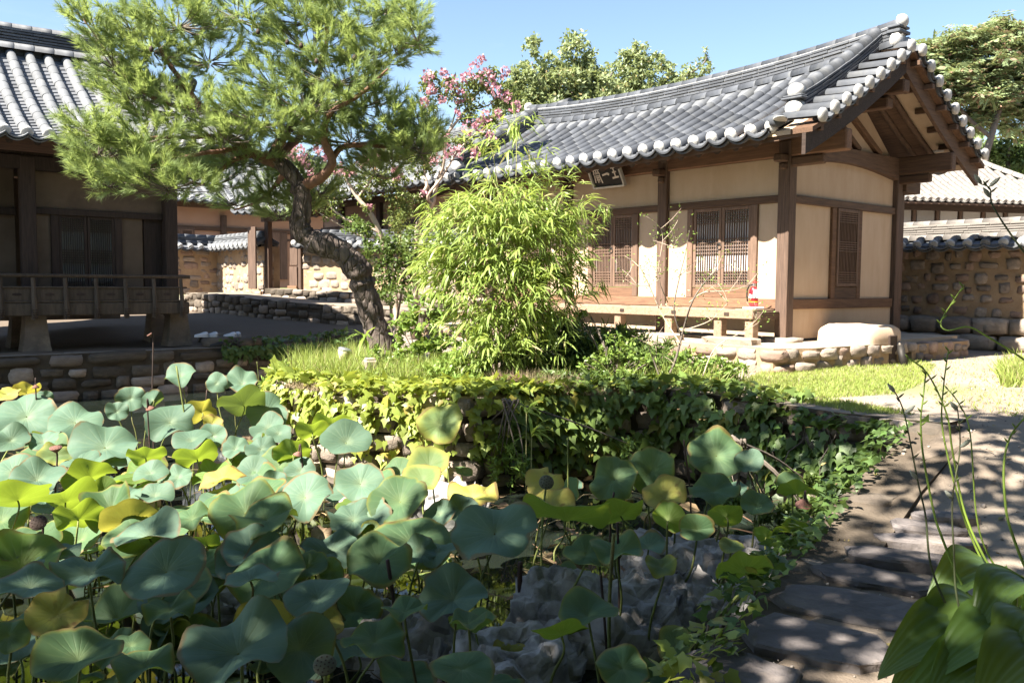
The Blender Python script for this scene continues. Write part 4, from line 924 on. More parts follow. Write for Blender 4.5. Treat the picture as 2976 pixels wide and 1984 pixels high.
    for i in range(22):
        y = .9-i*.44; f0 = lambda b: prof(b)+lift(y, b)-.2
        mb = MB(); mb.tube([(1.12, y, f0(-1.12)), (-.4, y, f0(.4))], [.06, .065], 8); mb.build('rafter', W_SHADED, H)
    # flask on the floor behind the rail, shoes on the stone step
    def wp(a, b, z): return LB+AX*a+AY*b+Vector((0, 0, z))
    F = empty('steel_flask', wp(.45, -.95, .925), 0, 'small steel drinking flask standing behind the dark railing', 'flask')
    mb = MB(); mb.lathe([(.04, 0), (.042, .02), (.042, .2), (.03, .23)], n=14); mb.build('body', METAL, F, True)
    mb = MB(); mb.lathe([(.03, .23), (.03, .28), (.02, .285)], n=12); mb.build('cap', METAL_D, F, True)
    for i, (u, v, Y, sx, sy, sz, lab) in enumerate(((655, 952, 17.9, .95, .5, .24, 'low step stone with pale trainers on it, beside the pillared house'), (720, 955, 17.9, .5, .45, .22, 'smaller step stone holding the single pale trainer pair at right'), (640, 925, 18.6, .9, .5, .30, 'rounded dark step stone behind the shoes'))):
        p = PY(u, v, Y); st = link('step_stone', stones_of(STONE_D)[i]); st.location = (p.x, p.y, .36); st.scale = (sx, sy, sz); st.rotation_euler = (0, 0, HA+1.57); tag(st, lab, 'stone')
    SW = solid('white_trainer', (.62, .64, .68), (.5, .53, .6), scale=30, rough=.7, bump=.1, rand=.1)
    SB = solid('black_shoe', (.02, .02, .022), (.03, .03, .03), rough=.5, bump=.05, rand=.1)
    SOLE = solid('shoe_sole', (.7, .7, .68), (.6, .6, .6), rough=.8, bump=.05, rand=.05)
    def shoe(u, v, Y, z, rz, m, lab):
        p = PY(u, v, Y); o = empty('shoe', (p.x, p.y, z), R(rz), lab, 'shoe', 'shoes left by the step stones')
        L = .27; secs = [(-.13, .032, .075), (-.09, .038, .095), (-.04, .038, .085), (.02, .042, .06), (.08, .045, .045), (.12, .035, .035), (.14, .012, .02)]; V = []; n = 8
        for (x, w, h) in secs:
            for k in range(n): a = 2*math.pi*k/n; V.append((x, w*math.cos(a), .02+h*max(0, math.sin(a))+(.0 if math.sin(a) > 0 else -.0)))
        F = [(i*n+k, i*n+(k+1) % n, (i+1)*n+(k+1) % n, (i+1)*n+k) for i in range(len(secs)-1) for k in range(n)]+[tuple(range(n)), tuple(range((len(secs)-1)*n, len(secs)*n))]
        mb = MB(); mb.add(V, F); x = mb.build('upper', m, o, True); fix_normals(x.data)
        V = [(x, s*w*1.06, z) for (x, w, h) in secs for s in (-1, 1) for z in (0, .024)]
        F = []
        for i in range(len(secs)-1): a = i*4; b = a+4; F += [(a, b, b+1, a+1), (a+2, a+3, b+3, b+2), (a+1, b+1, b+3, a+3), (a, a+2, b+2, b)]
        F += [(0, 1, 3, 2), (len(secs)*4-4, len(secs)*4-2, len(secs)*4-1, len(secs)*4-3)]
        mb = MB(); mb.add(V, F); x = mb.build('sole', SOLE if m is SW else SB, o); fix_normals(x.data)
    shoe(585, 950, 17.75, .475, 200, SW, 'pale grey trainer at the left end of the shoe row on the step stone')
    shoe(615, 947, 17.85, .475, 170, SW, 'pale trainer in the middle of the shoe row on the step stone')
    shoe(668, 945, 17.95, .465, 175, SW, 'pale bluish trainer on the smaller step stone at right')
    shoe(682, 942, 18.1, .465, 165, SW, 'pale trainer furthest right on the smaller step stone')
    shoe(630, 975, 17.3, .31, 200, SB, 'black shoe lying on the ground below the step stones')
left_house()

# ================================================================== COURTYARD WALLS WITH TILED CAPS
def tile_cap(wall, path, z, side, mats, spacing=.33, w=.34, slope=.5, ridge_layers=3, ends=True, both=True, ridge_mats=None, seed=2):
    """little two-sided roof along a wall; children of the wall"""
    TM, UM, CM = mats; o0 = wall.location; rs = random.Random(seed)
    cme = convex_me('cap_tile', TM, .08, w); eme = capend_me('cap_tile_end', CM, .092); dme = drip_me('cap_eave_tile', TM, spacing, sag=.07, L=.16)
    for i in range(len(path)-1):
        a = Vector((*path[i], z[i])); b = Vector((*path[i+1], z[i+1])); d = b-a; L = d.length; t = d/L; n0 = Vector((t.y, -t.x, 0)).normalized()*side
        mb = MB()
        for sd in ((1, -1) if both else (1,)):
            nr = n0*sd; A = [a+nr*.0+Vector((0, 0, w*slope)), b+Vector((0, 0, w*slope)), b+nr*w*1.02, a+nr*w*1.02]
            mb.add([p-o0 for p in A]+[p-o0-Vector((0, 0, .07)) for p in A], [(0, 1, 2, 3), (7, 6, 5, 4), (0, 3, 7, 4), (1, 5, 6, 2), (3, 2, 6, 7), (0, 4, 5, 1)])
            k = max(1, round(L/spacing)); sp = L/k
            for j in range(k+1):
                p = a+t*(j*sp); c = p+nr*w*.5+Vector((0, 0, w*slope*.5+.015))
                if sd == -1 and j % 1: continue
                put('cap_tile', cme, wall, c-o0, (-nr.x, -nr.y, slope), s=(1, 1.12, 1))
                if sd == 1:
                    put('cap_tile_end', eme, wall, p+nr*(w*1.06)+Vector((0, 0, .02))-o0, (-nr.x, -nr.y, slope*.6))
                    if j < k: put('cap_eave_tile', dme, wall, p+t*(sp/2)+nr*(w*1.03)+Vector((0, 0, .02))-o0, (-nr.x, -nr.y, slope*.5))
        x = mb.build('cap_bed', UM, wall); fix_normals(x.data)
    zz = w*slope-.02
    pts = [Vector((*p, zi+zz))-o0 for p, zi in zip(path, z)]
    ridge(wall, 'cap_ridge', pts, ridge_mats or (TM, TM), w=.24, layers=ridge_layers, lh=.045, top_r=.085, plen=.34, base=True, basew=.14, seed=seed)
# right wall
wr = Vector((9.2, 16.7, 0)); V1 = -AX
pr = [wr+V1*t for t in (-4.5, 0, 4.2)]; path = [(p.x, p.y) for p in pr]
rw = stone_wall('courtyard_wall', 'clay and stone courtyard wall with tiled cap at the right, partly in house shade', path, [.36]*3, [2.36]*3, -1, [STONE, STONE_R], MORTAR, thick=.42, rowh=.22, wmin=.18, wmax=.48, proud=.03, fill=.72, seed=51, depth=.2, jit=.045, rough=.14,
                hide=lambda x, y, z: z < .95)
big = [(p.x, p.y) for p in pr]
def base_stones(w, path, z0, z1, rows, seed, mats, side=-1, wmin=.4, wmax=.7):
    rs = random.Random(seed)
    for i in range(len(path)-1):
        a, b = Vector(path[i]), Vector(path[i+1]); t = (b-a).normalized(); L = (b-a).length; nr = Vector((t.y, -t.x))*side
        for r in range(rows):
            s = rs.uniform(-.3, 0)
            while s < L:
                wd = rs.uniform(wmin, wmax); c = a+t*(s+wd/2)+nr*(.06-.05*r+.0); s += wd; h = (z1-z0)/rows
                st = link('stone', rs.choice(stones_of(rs.choice(mats))), w); st.location = Vector((c.x, c.y, z0+h*(r+.5)))-w.location; st.scale = (wd*.97, .4, h*1.0*rs.uniform(.9, 1.05)); st.rotation_euler = (rs.uniform(-.05, .05), 0, math.atan2(t.y, t.x))
base_stones(rw, path, .38, 1.02, 2, 5, [STONE, STONE_W])
tile_cap(rw, path, [2.42]*3, -1, (TILE_L, TILE_U, LIMEW), ridge_layers=5, ridge_mats=(TILE_W, TILE_W))
# walls by the gate behind the pond
C0 = Vector((-9.5, 28.0)); cz = EYE-.12
A1 = C0+Vector((AY.x, AY.y))*-4.5*1.0; G0 = C0+Vector((AX.x, AX.y))*3.75; G1 = PY(880, 800, 24.3).xy; G2 = PY(1440, 800, 21.3).xy
w1 = stone_wall('courtyard_wall', 'shaded reddish stone wall with tiled cap glimpsed just right of the pillared house', [tuple(A1), tuple(C0)], [cz-.5, cz-.2], [cz+1.16]*2, 1, [STONE_R, STONE], MORTAR, rowh=.24, wmin=.3, wmax=.55, proud=.01, fill=.86, seed=61, rough=.12)
tile_cap(w1, [tuple(A1), tuple(C0)], [cz+1.2]*2, 1, (TILE, TILE_U, LIMEW))
w2 = stone_wall('courtyard_wall', 'sunlit pale stone wall with tiled cap between pillared house and gate', [tuple(C0), tuple(G0)], [cz-.5, cz-.5], [cz+1.16]*2, 1, [STONE_W, STONE], MORTAR, rowh=.2, wmin=.22, wmax=.45, proud=.006, fill=.97, seed=62, rough=.12)
tile_cap(w2, [tuple(C0), tuple(G0)], [cz+1.2]*2, 1, (TILE_L, TILE_U, LIMEW))
w3 = stone_wall('courtyard_wall', 'stone wall with dark tiled cap behind pine trunk and crape myrtles', [tuple(G1), tuple(G2)], [cz-.45, cz-.7], [cz+1.14, cz+1.0], 1, [STONE_W, STONE], MORTAR, rowh=.24, wmin=.3, wmax=.5, proud=.01, fill=.95, seed=63, rough=.12)
tile_cap(w3, [tuple(G1), tuple(G2)], [cz+1.18, cz+1.04], 1, (TILE, TILE_U, LIMEW))
# gate
def gate():
    c = (G0+G1)/2; t = (G1-G0).normalized(); rz = math.atan2(t.y, t.x); zb = cz-.22; Wd = (G1-G0).length
    g = empty('wooden_gate', (c.x, c.y, zb), rz, 'small roofed wooden gate with its leaf standing open behind the pine', 'gate')
    def bx(n, cc, d, m, ch=.01): mb = MB(); mb.box(cc, d, ch=ch); mb.build(n, m, g)
    for s in (-1, 1): bx('gate_post', (s*(Wd/2-.08), 0, 1.1), (.16, .16, 2.3), W_POSTZ)
    bx('gate_beam', (0, 0, 2.16), (Wd+.3, .16, .16), W_POSTZ); bx('gate_sill', (0, -.1, .02), (Wd, .3, .14), W_RED)
    for k in range(3): bx('gate_leaf', (-Wd/2-.28+.19*k+.0, -.34-.10*k+.0, 1.03), (.185, .05, 1.75), W_POSTZ, .004)
    for k in range(3): bx('leaf_board', (Wd/2-.26, -.1+.02*k, .5+.62*k), (.3, .04, .58), W_POSTZ, .004)
    for k in range(2): bx('leaf_rail', (Wd/2-.26, -.15, .22+1.3*k), (.36, .05, .07), W_RED, .004)
    f = lambda b: 2.34+.55*(b+.75)
    for rzz in (0, math.pi): roof_slope(g, 'gate_roof', (0, 0, 0), rzz, -Wd/2-.5, Wd/2+.5, -.75, -.05, f, lambda a, b: .05*(a/(Wd/2+.5))**2, .3, (TILE_L, TILE_U, LIMEW), mode='rows', r=.075)
    ridge(g, 'gate_ridge', [(x, 0, f(-.05)) for x in np.linspace(-Wd/2-.5, Wd/2+.5, 6)], (TILE_L, TILE_L), layers=3, seed=4)
gate()
# stone terraces in front of the gate
def terr(name, lab, pts, seed, depth_back):
    P = [PY(u, vt, Y) for u, vt, vb, Y in pts]; zb = [PY(u, vb, Y).z-.15 for u, vt, vb, Y in pts]
    w = stone_wall(name, lab, [(p.x, p.y) for p in P], zb, [p.z for p in P], 1, [STONE_D, STONE, STONE_D], MORTAR_D, thick=depth_back, rowh=.21, wmin=.2, wmax=.45, proud=.03, fill=.97, seed=seed, cat='terrace')
terr('stone_terrace', 'lower dark stone terrace step below the gate', [(540, 850, 893, 24.6), (612, 856, 895, 23.5), (812, 876, 920, 22.0), (1041, 893, 938, 21), (1230, 905, 945, 20.2)], 71, 1.6)
terr('stone_terrace', 'upper stone terrace step at the foot of the gate', [(770, 838, 872, 24.4), (900, 845, 880, 23.6), (1060, 850, 892, 22.7), (1290, 860, 905, 21.6)], 72, 1.5)

# ================================================================== HOUSES BEHIND
def back_house(name, label, loc, rz, L, zwall, prof_rise, E, Dp, wallm, tiles, parts, spacing=.34):
    """plain wing: long wall along +x of its frame facing -y, roof in tile rows"""
    H = empty(name, loc, rz, label, 'house')
    def bx(n, c, d, m, ch=.008): mb = MB(); mb.box(c, d, ch=ch); return mb.build(n, m, H)
    bx('wall', (L/2, .06, zwall/2), (L, .12, zwall), wallm, 0); bx('end_wall', (0.06, Dp/2, zwall/2), (.12, Dp, zwall), wallm, 0); bx('end_wall', (L-.06, Dp/2, zwall/2), (.12, Dp, zwall), wallm, 0)
    bx('eave_beam', (L/2, -.02, zwall-.08), (L+.5, .2, .2), W_BEAMX, .02)
    parts(H, bx)
    f = lambda b: zwall+.05+prof_rise*(b+E)/(Dp/2+E)*(.8+.2*(b+E)/(Dp/2+E))
    lift = lambda a, b: .10*abs((a-L/2)/(L/2+.6))**3
    roof_slope(H, 'front_roof', (0, 0, 0), 0, -.6, L+.6, -E, Dp/2-.06, f, lift, spacing, tiles, mode='rows', r=.085)
    roof_slope(H, 'rear_roof', (L, Dp, 0), math.pi, -.6, L+.6, -E, Dp/2-.06, f, lift, spacing, tiles, mode='rows', r=.085)
    ridge(H, 'main_ridge', [(x, Dp/2, f(Dp/2)+lift(x, 0)) for x in np.linspace(-.6, L+.6, 10)], (tiles[0], tiles[0]), layers=5, lh=.05, seed=6)
    for i in range(int(L/.4)):
        mb = MB(); x = .2+i*.4; mb.tube([(x, -E+.12, f(-E+.12)-.19), (x, .05, f(.05)-.19)], .055, 7); mb.build('rafter', W_BEAMY, H)
    return H
def pa(H, bx):
    for x in (1.2, 4.95, 8.0): bx('post', (x, -.02, 1.3), (.2, .2, 2.6), W_POSTZ)
    bx('lintel_beam', (4.5, -.01, 2.1), (9, .13, .14), W_BEAMX)
    bx('window_frame', (3.42, -.02, 1.62), (.95, .14, 1.0), W_DOOR)
    door(H, (2.98, -.10, 1.15), 0, .42, .9, nv=7); door(H, (3.42, -.10, 1.15), 0, .42, .9, nv=7)
    for k in range(4): bx('plank_door', (6.35+.3*k, -.03, 1.2), (.29, .12, 1.75), W_DOOR, .004)
cA = PY(650, 800, 31.5); SA = cA-AY*4.95
back_house('rear_house', 'pinkish plastered house behind the courtyard wall, between pillared house and pine', (SA.x, SA.y, EYE-.2), HA+R(90), 9.5, 3.0, 1.9, .9, 4.0, PLASTER_P, (TILE_L, TILE_U, LIMEW), pa)
def pb_(H, bx):
    for x in (1.3, 3.5, 5.6): bx('post', (x, -.02, 1.2), (.2, .2, 2.4), W_POSTZ)
    bx('lintel_beam', (4, -.01, 1.75), (8, .13, .14), W_BEAMX)
    for k in range(4): bx('plank_door', (3.9+.28*k, -.03, .95), (.27, .12, 1.5), W_DOOR, .004)
    bx('plank_door', (.8, -.03, .95), (.4, .12, 1.5), W_DOOR, .004)
cB = PY(1052, 800, 25.6); SB_ = cB-AX*2.4
back_house('rear_house', 'plastered house with grey roof behind the crape myrtles', (SB_.x, SB_.y, EYE-.1), HA, 8.5, 2.55, 1.6, 1.0, 4.0, PLASTER_P, (TILE_L, TILE_U, LIMEW), pb_)
def right_house():
    p0 = PY(2560, 800, 25.2); p1 = PY(3200, 800, 27.0); d = p1-p0; L = d.length; rz = math.atan2(d.y, d.x)
    H = empty('rear_house', (p0.x, p0.y, EYE-.6), rz, 'long house with bleached pantile roof behind the right courtyard wall', 'house')
    def bx(n, c, dd, m, ch=.006): mb = MB(); mb.box(c, dd, ch=ch); return mb.build(n, m, H)
    WP = solid('grey_panel', (.36, .34, .32), (.32, .30, .28), rough=.8, bump=.05, rand=.2)
    bx('wall', (L/2, 1.0, 1.5), (L, .1, 3.1), W_DARK)
    x = 1.0; i = 0
    while x < L: bx('wall_panel', (x+.32, .92, 2.2), (.62, .06, 1.5), WP); bx('post', (x+.72, .9, 1.6), (.12, .1, 3.0), W_POSTZ); x += .82
    bx('eave_beam', (L/2, .85, 3.02), (L, .16, .2), W_DARK)
    f = lambda b: 3.15+2.35*(b/3.3)*(.75+.25*b/3.3)
    xr = 3.75; bm = lambda a: 3.3 if a < xr else 3.3*(1-(a-xr)/(L-xr))
    roof_slope(H, 'front_roof', (0, 0, 0), 0, 0, L, 0, 3.3, f, lambda a, b: 0, .26, (TILE_W, TILE_W, TILE_W), tlen=.34, r=.07, bmax=bm, caps=False, step=.32)
    pts = [(xr+(L-xr)*t, 3.3*(1-t), f(3.3*(1-t))+.04) for t in np.linspace(0, 1, 10)]
    cme = convex_me('hip_tile', TILE_W, .13, .5)
    for i in range(18):
        t = (i+.5)/18; b = 3.3*(1-t); p = Vector((xr+(L-xr)*t, b, f(b)+.06)); b2 = 3.3*(1-t-.02); q = Vector((xr+(L-xr)*(t+.02), b2, f(b2)+.06)); put('hip_tile', cme, H, p, p-q)
    mb = MB(); mb.lathe([(.14, 0), (.12, .1), (.07, .32), (.02, .42)], (xr, 3.3, f(3.3)), n=8); mb.build('finial', TILE_W, H)
    for x in np.arange(.2, xr, .4): put('ridge_tile', cme, H, (x, 3.3, f(3.3)+.03), (1, 0, 0), s=(1, .9, 1))
    mb = MB(); mb.prism([(0, 3.3, f(3.3)), (xr, 3.3, f(3.3)), (L, 6, 3.0), (0, 6.6, 3.0)], (0, 0, -.1)); o = mb.build('rear_roof', TILE_W, H); fix_normals(o.data)
right_house()

# ================================================================== PLANTS
rng = np.random.RandomState(5)
def dS(x, y): return x*D2S, y*D2S
QUAD = (np.array([[-.5, 0, 0], [.5, 0, 0], [.5, 1, 0], [-.5, 1, 0]]), np.array([[0, 1, 2, 3]]))
LEAF = (np.array([[0, 0, 0], [.5, .38, .05], [0, 1, -.04], [-.5, .38, .05]]), np.array([[0, 1, 2, 3]]))                # pointed oval
LEAF6 = (np.array([[0, 0, 0], [.42, .25, .06], [.40, .62, .05], [0, 1, -.08], [-.40, .62, .05], [-.42, .25, .06], [0, .4, 0]]),
         np.array([[0, 1, 2, 6], [6, 2, 3, 4], [0, 6, 4, 5]]))
BLADE = (np.array([[-.5, 0, 0], [.5, 0, 0], [-.42, .5, .06], [.42, .5, .06], [-.03, 1, -.08], [.03, 1, -.08]]), np.array([[0, 1, 3, 2], [2, 3, 5, 4]]))
LANCE = (np.array([[-.12, 0, 0], [.12, 0, 0], [-.5, .28, .05], [.5, .28, .05], [-.38, .65, .0], [.38, .65, .0], [-.02, 1, -.14], [.02, 1, -.14]]), np.array([[0, 1, 3, 2], [2, 3, 5, 4], [4, 5, 7, 6]]))
def unit(n):
    v = rng.randn(n, 3); return v/np.linalg.norm(v, axis=1, keepdims=True)
def leaves(tpl, P, D, U, L, W):
    M = frames(D, U); M = M*np.stack([W, L, L], 1)[:, None, :]
    return inst(tpl[0], tpl[1], M, P)
def ell(n, c, r, shell=.5):
    d = unit(n); t = rng.uniform(0, 1, n)**(1/3.0); t = shell+(1-shell)*t if shell < 1 else t
    return np.asarray(c)[None]+d*t[:, None]*np.asarray(r)[None], d
def foliage(name, parent, parts, mat, smooth=False, loc=None, kind=None):
    V = np.concatenate([p[0] for p in parts]); o = 0; Fs = []
    for p in parts: Fs.append(p[1]+o); o += len(p[0])
    V = V-(np.asarray(loc) if loc is not None else 0)
    ob = link(name, mesh_np(name, V, np.concatenate(Fs), mat, smooth), parent)
    if kind: ob['kind'] = kind
    return ob
def curve(pts, n=6):
    pts = [Vector(p) for p in pts]; out = []
    for i in range(len(pts)-1):
        p0 = pts[max(i-1, 0)]; p1 = pts[i]; p2 = pts[i+1]; p3 = pts[min(i+2, len(pts)-1)]
        for k in range(n):
            t = k/n; out.append(.5*((2*p1)+(p2-p0)*t+(2*p0-5*p1+4*p2-p3)*t*t+(3*p1-p0-3*p2+p3)*t**3))
    out.append(pts[-1]); return out
def limb(name, pts, radii, mat, parent, n=10, sub=6, knob=.0, seed=0):
    c = curve(pts, sub); N = len(c); r = np.interp(np.linspace(0, len(pts)-1, N), range(len(pts)), radii)
    if knob: r = r*(1+knob*np.array([mnoise.noise(Vector((i*.37, seed, 1))) for i in range(N)]))
    mb = MB(); mb.tube(c, list(r), n)
    if knob: mb.v = [tuple(Vector(v)+Vector((mnoise.noise(Vector(v)*9), mnoise.noise(Vector(v)*9+Vector((7, 0, 0))), 0))*knob*.10) for v in mb.v]
    o = mb.build(name, mat, parent, True); return o

# ------------------------------------------------------------------ PINE
PINE_N = leafy('pine_needles', (.21, .285, .105), (.29, .365, .145), (.44, .53, .15), tramt=.37, rough=.45, spec=.35, rand=.25, hue=.015)
def pine():
    base = PY(1113, 1030, 12.5); base.z = float(ground_z(base.x, base.y))-.1
    T = empty('pine_tree', base, 0, 'leaning red pine with twisted dark trunk and bright needle crown left of the bamboo', 'tree')
    def W(u, v, Y): return PY(u, v, Y)-base
    def L(name, pts, radii, mat, **k): return limb(name, [W(*p) for p in pts], radii, mat, T, **k)
    L('trunk', [(1125, 1040, 12.5), (1085, 930, 12.45), (1055, 830, 12.4), (1040, 785, 12.35), (985, 728, 12.3), (905, 698, 12.3), (872, 660, 12.3), (880, 600, 12.3), (872, 545, 12.3), (835, 492, 12.3), (780, 455, 12.3)],
      [.215, .18, .165, .18, .17, .16, .145, .135, .125, .105, .085], BARK_P, n=20, sub=7, knob=.30)
    L('limb', [(800, 470, 12.3), (745, 450, 12.2), (700, 420, 12.1), (655, 392, 12.1), (643, 356, 12.1), (589, 314, 12.0), (530, 240, 11.9), (470, 150, 11.8), (430, 60, 11.8), (400, -60, 11.7)], [.10, .08, .07, .06, .055, .045, .035, .028, .02, .01], BARK_R, knob=.2)
    L('limb', [(790, 462, 12.3), (815, 410, 12.4), (850, 360, 12.4), (890, 290, 12.4), (930, 200, 12.4), (950, 100, 12.3), (930, -60, 12.3)], [.09, .075, .06, .05, .04, .03, .015], BARK_R, knob=.2)
    L('limb', [(800, 470, 12.35), (845, 420, 12.7), (870, 400, 12.9), (900, 330, 13.1), (1010, 290, 13.2), (1120, 240, 13.1)], [.07, .06, .05, .04, .03, .012], BARK_R)
    L('limb', [(872, 545, 12.3), (935, 515, 12.2), (966, 467, 12.1), (940, 402, 12.0), (960, 330, 11.9), (1040, 280, 11.8), (1130, 200, 11.7)], [.09, .07, .06, .05, .04, .028, .01], BARK_R, knob=.2)
    L('limb', [(962, 470, 12.1), (995, 428, 12.2), (1070, 422, 12.3), (1140, 425, 12.4), (1220, 400, 12.5)], [.045, .04, .035, .028, .01], BARK_R)
    L('limb', [(740, 450, 12.2), (670, 470, 12.0), (620, 520, 11.9), (575, 512, 11.8)], [.04, .03, .022, .012], BARK_R)
    L('limb', [(705, 425, 12.1), (640, 440, 11.8), (590, 445, 11.6), (480, 470, 11.4), (380, 500, 11.2)], [.04, .035, .03, .02, .008], BARK_R)
    L('limb', [(650, 392, 12.1), (560, 400, 11.7), (440, 400, 11.4), (300, 410, 11.2)], [.03, .028, .02, .008], BARK_R)
    L('limb', [(590, 314, 12.0), (480, 300, 11.8), (370, 230, 11.7), (260, 80, 11.6), (225, 40, 11.6)], [.035, .03, .022, .01, .006], BARK_R)
    L('limb', [(835, 492, 12.3), (790, 550, 12.8), (740, 590, 13.0), (680, 610, 13.1)], [.05, .03, .02, .01], BARK_R)
    pads = [(300, 385, 120, 42, 11.3), (225, 350, 55, 36, 11.2), (385, 425, 100, 32, 11.3), (330, 318, 110, 36, 11.4), (215, 300, 40, 26, 11.2), (250, 420, 50, 22, 11.2),
            (420, 255, 130, 44, 11.7), (300, 220, 70, 36, 11.6), (262, 150, 46, 42, 11.6), (232, 85, 34, 36, 11.6), (200, 45, 18, 22, 11.6), (350, 190, 70, 34, 11.8),
            (410, 55, 110, 42, 11.8), (545, 35, 95, 42, 12.0), (350, 110, 80, 36, 11.7), (480, 135, 80, 40, 12.2), (300, 60, 36, 30, 11.7), (500, -20, 120, 30, 12.0), (640, -15, 90, 30, 12.3),
            (630, 195, 95, 42, 12.0), (720, 115, 105, 50, 12.2), (705, 45, 90, 38, 12.3), (810, 55, 85, 38, 12.3), (850, 130, 75, 34, 12.2), (905, 105, 55, 26, 12.1), (945, 50, 26, 34, 12.0), (960, 90, 26, 22, 11.9), (760, -10, 80, 26, 12.4), (880, 20, 60, 26, 12.2),
            (700, 250, 115, 42, 11.9), (600, 275, 105, 36, 11.7), (520, 315, 80, 30, 11.6), (765, 185, 110, 44, 12.0), 
            (825, 240, 95, 44, 12.3), (885, 285, 75, 36, 12.4), (930, 325, 66, 44, 12.5), (965, 285, 40, 34, 12.5), (805, 320, 90, 30, 12.3), (900, 360, 60, 26, 12.6), (965, 345, 44, 36, 12.4), (700, 310, 80, 26, 12.2),
            (560, 370, 95, 26, 12.4), (500, 415, 80, 26, 12.3), (625, 445, 50, 30, 13.0), (690, 400, 46, 24, 13.0), (540, 465, 45, 16, 13.0), (640, 490, 36, 20, 13.1), (730, 440, 40, 24, 13.0), (690, 470, 40, 26, 13.0), (860, 395, 60, 20, 12.6)]
    parts = []; tw = MB()
    # one shoot: needles along a short axis
    nn = 60; a = rng.uniform(0, 2*np.pi, nn); t = rng.uniform(0, 1, nn); el_ = np.radians(rng.uniform(15, 48, nn))
    tv = []; tf = []
    for i in range(nn):
        o = np.array([0, t[i]*.20, 0]); d = np.array([math.cos(a[i])*math.sin(el_[i]), math.cos(el_[i]), math.sin(a[i])*math.sin(el_[i])])
        s = np.cross(d, [.3, .2, .9]); s /= np.linalg.norm(s); Ln = rng.uniform(.10, .155)
        k = len(tv); tv += [o-s*.0042, o+s*.0042, o+d*Ln]; tf.append([k, k+1, k+2])
    tpl = (np.array(tv), np.array(tf)); SP = []; SD = []
    for (x, y, rx, ry, Y) in pads:
        u, v = dS(x, y); c = np.array(W(u, v, Y)); k = D2S/FPX*Y; r = np.array([rx*k, .42+.18*rng.rand(), ry*k])
        n = int(18+rx*ry*.013*1.25); P, d = ell(n, c, r, .25)
        up = np.array([0, 0, 1.0]); dd = d*np.array([1.1, 1.0, .5])+up*.6+np.array([-.25, -.15, 0])+.25*rng.randn(n, 3)
        SP.append(P); SD.append(dd)
        for i in range(0, n, 3): tw.tube([Vector(c)+(Vector(P[i])-Vector(c))*.15-Vector((0, 0, .05)), Vector(c).lerp(Vector(P[i]), .6)-Vector((0, 0, .03)), Vector(P[i])+Vector(dd[i]).normalized()*.06], [.010, .007, .004], 4, cap=False)
    SP = np.concatenate(SP); SD = np.concatenate(SD)
    M = frames(SD, rng.randn(len(SD), 3), rng.uniform(.8, 1.25, len(SD))); V, F = inst(tpl[0], tpl[1], M, SP)
    foliage('crown', T, [(V, F)], PINE_N); tw.build('twigs', BARK_G, T)['kind'] = 'stuff'
    for (x, y, Y) in ((835, 125, 12.0), (920, 180, 12.0), (440, 145, 11.5), (750, 95, 12.0), (875, 135, 12.0), (1030, 170, 12.0)):
        p = W(x*1.0, y*1.0, Y-.5); mb = MB(); mb.lathe([(.006, -.03), (.028, -.01), (.03, .01), (.018, .035), (.004, .05)], p, n=8); mb.build('pine_cone', W_DARK, T, True)
pine()

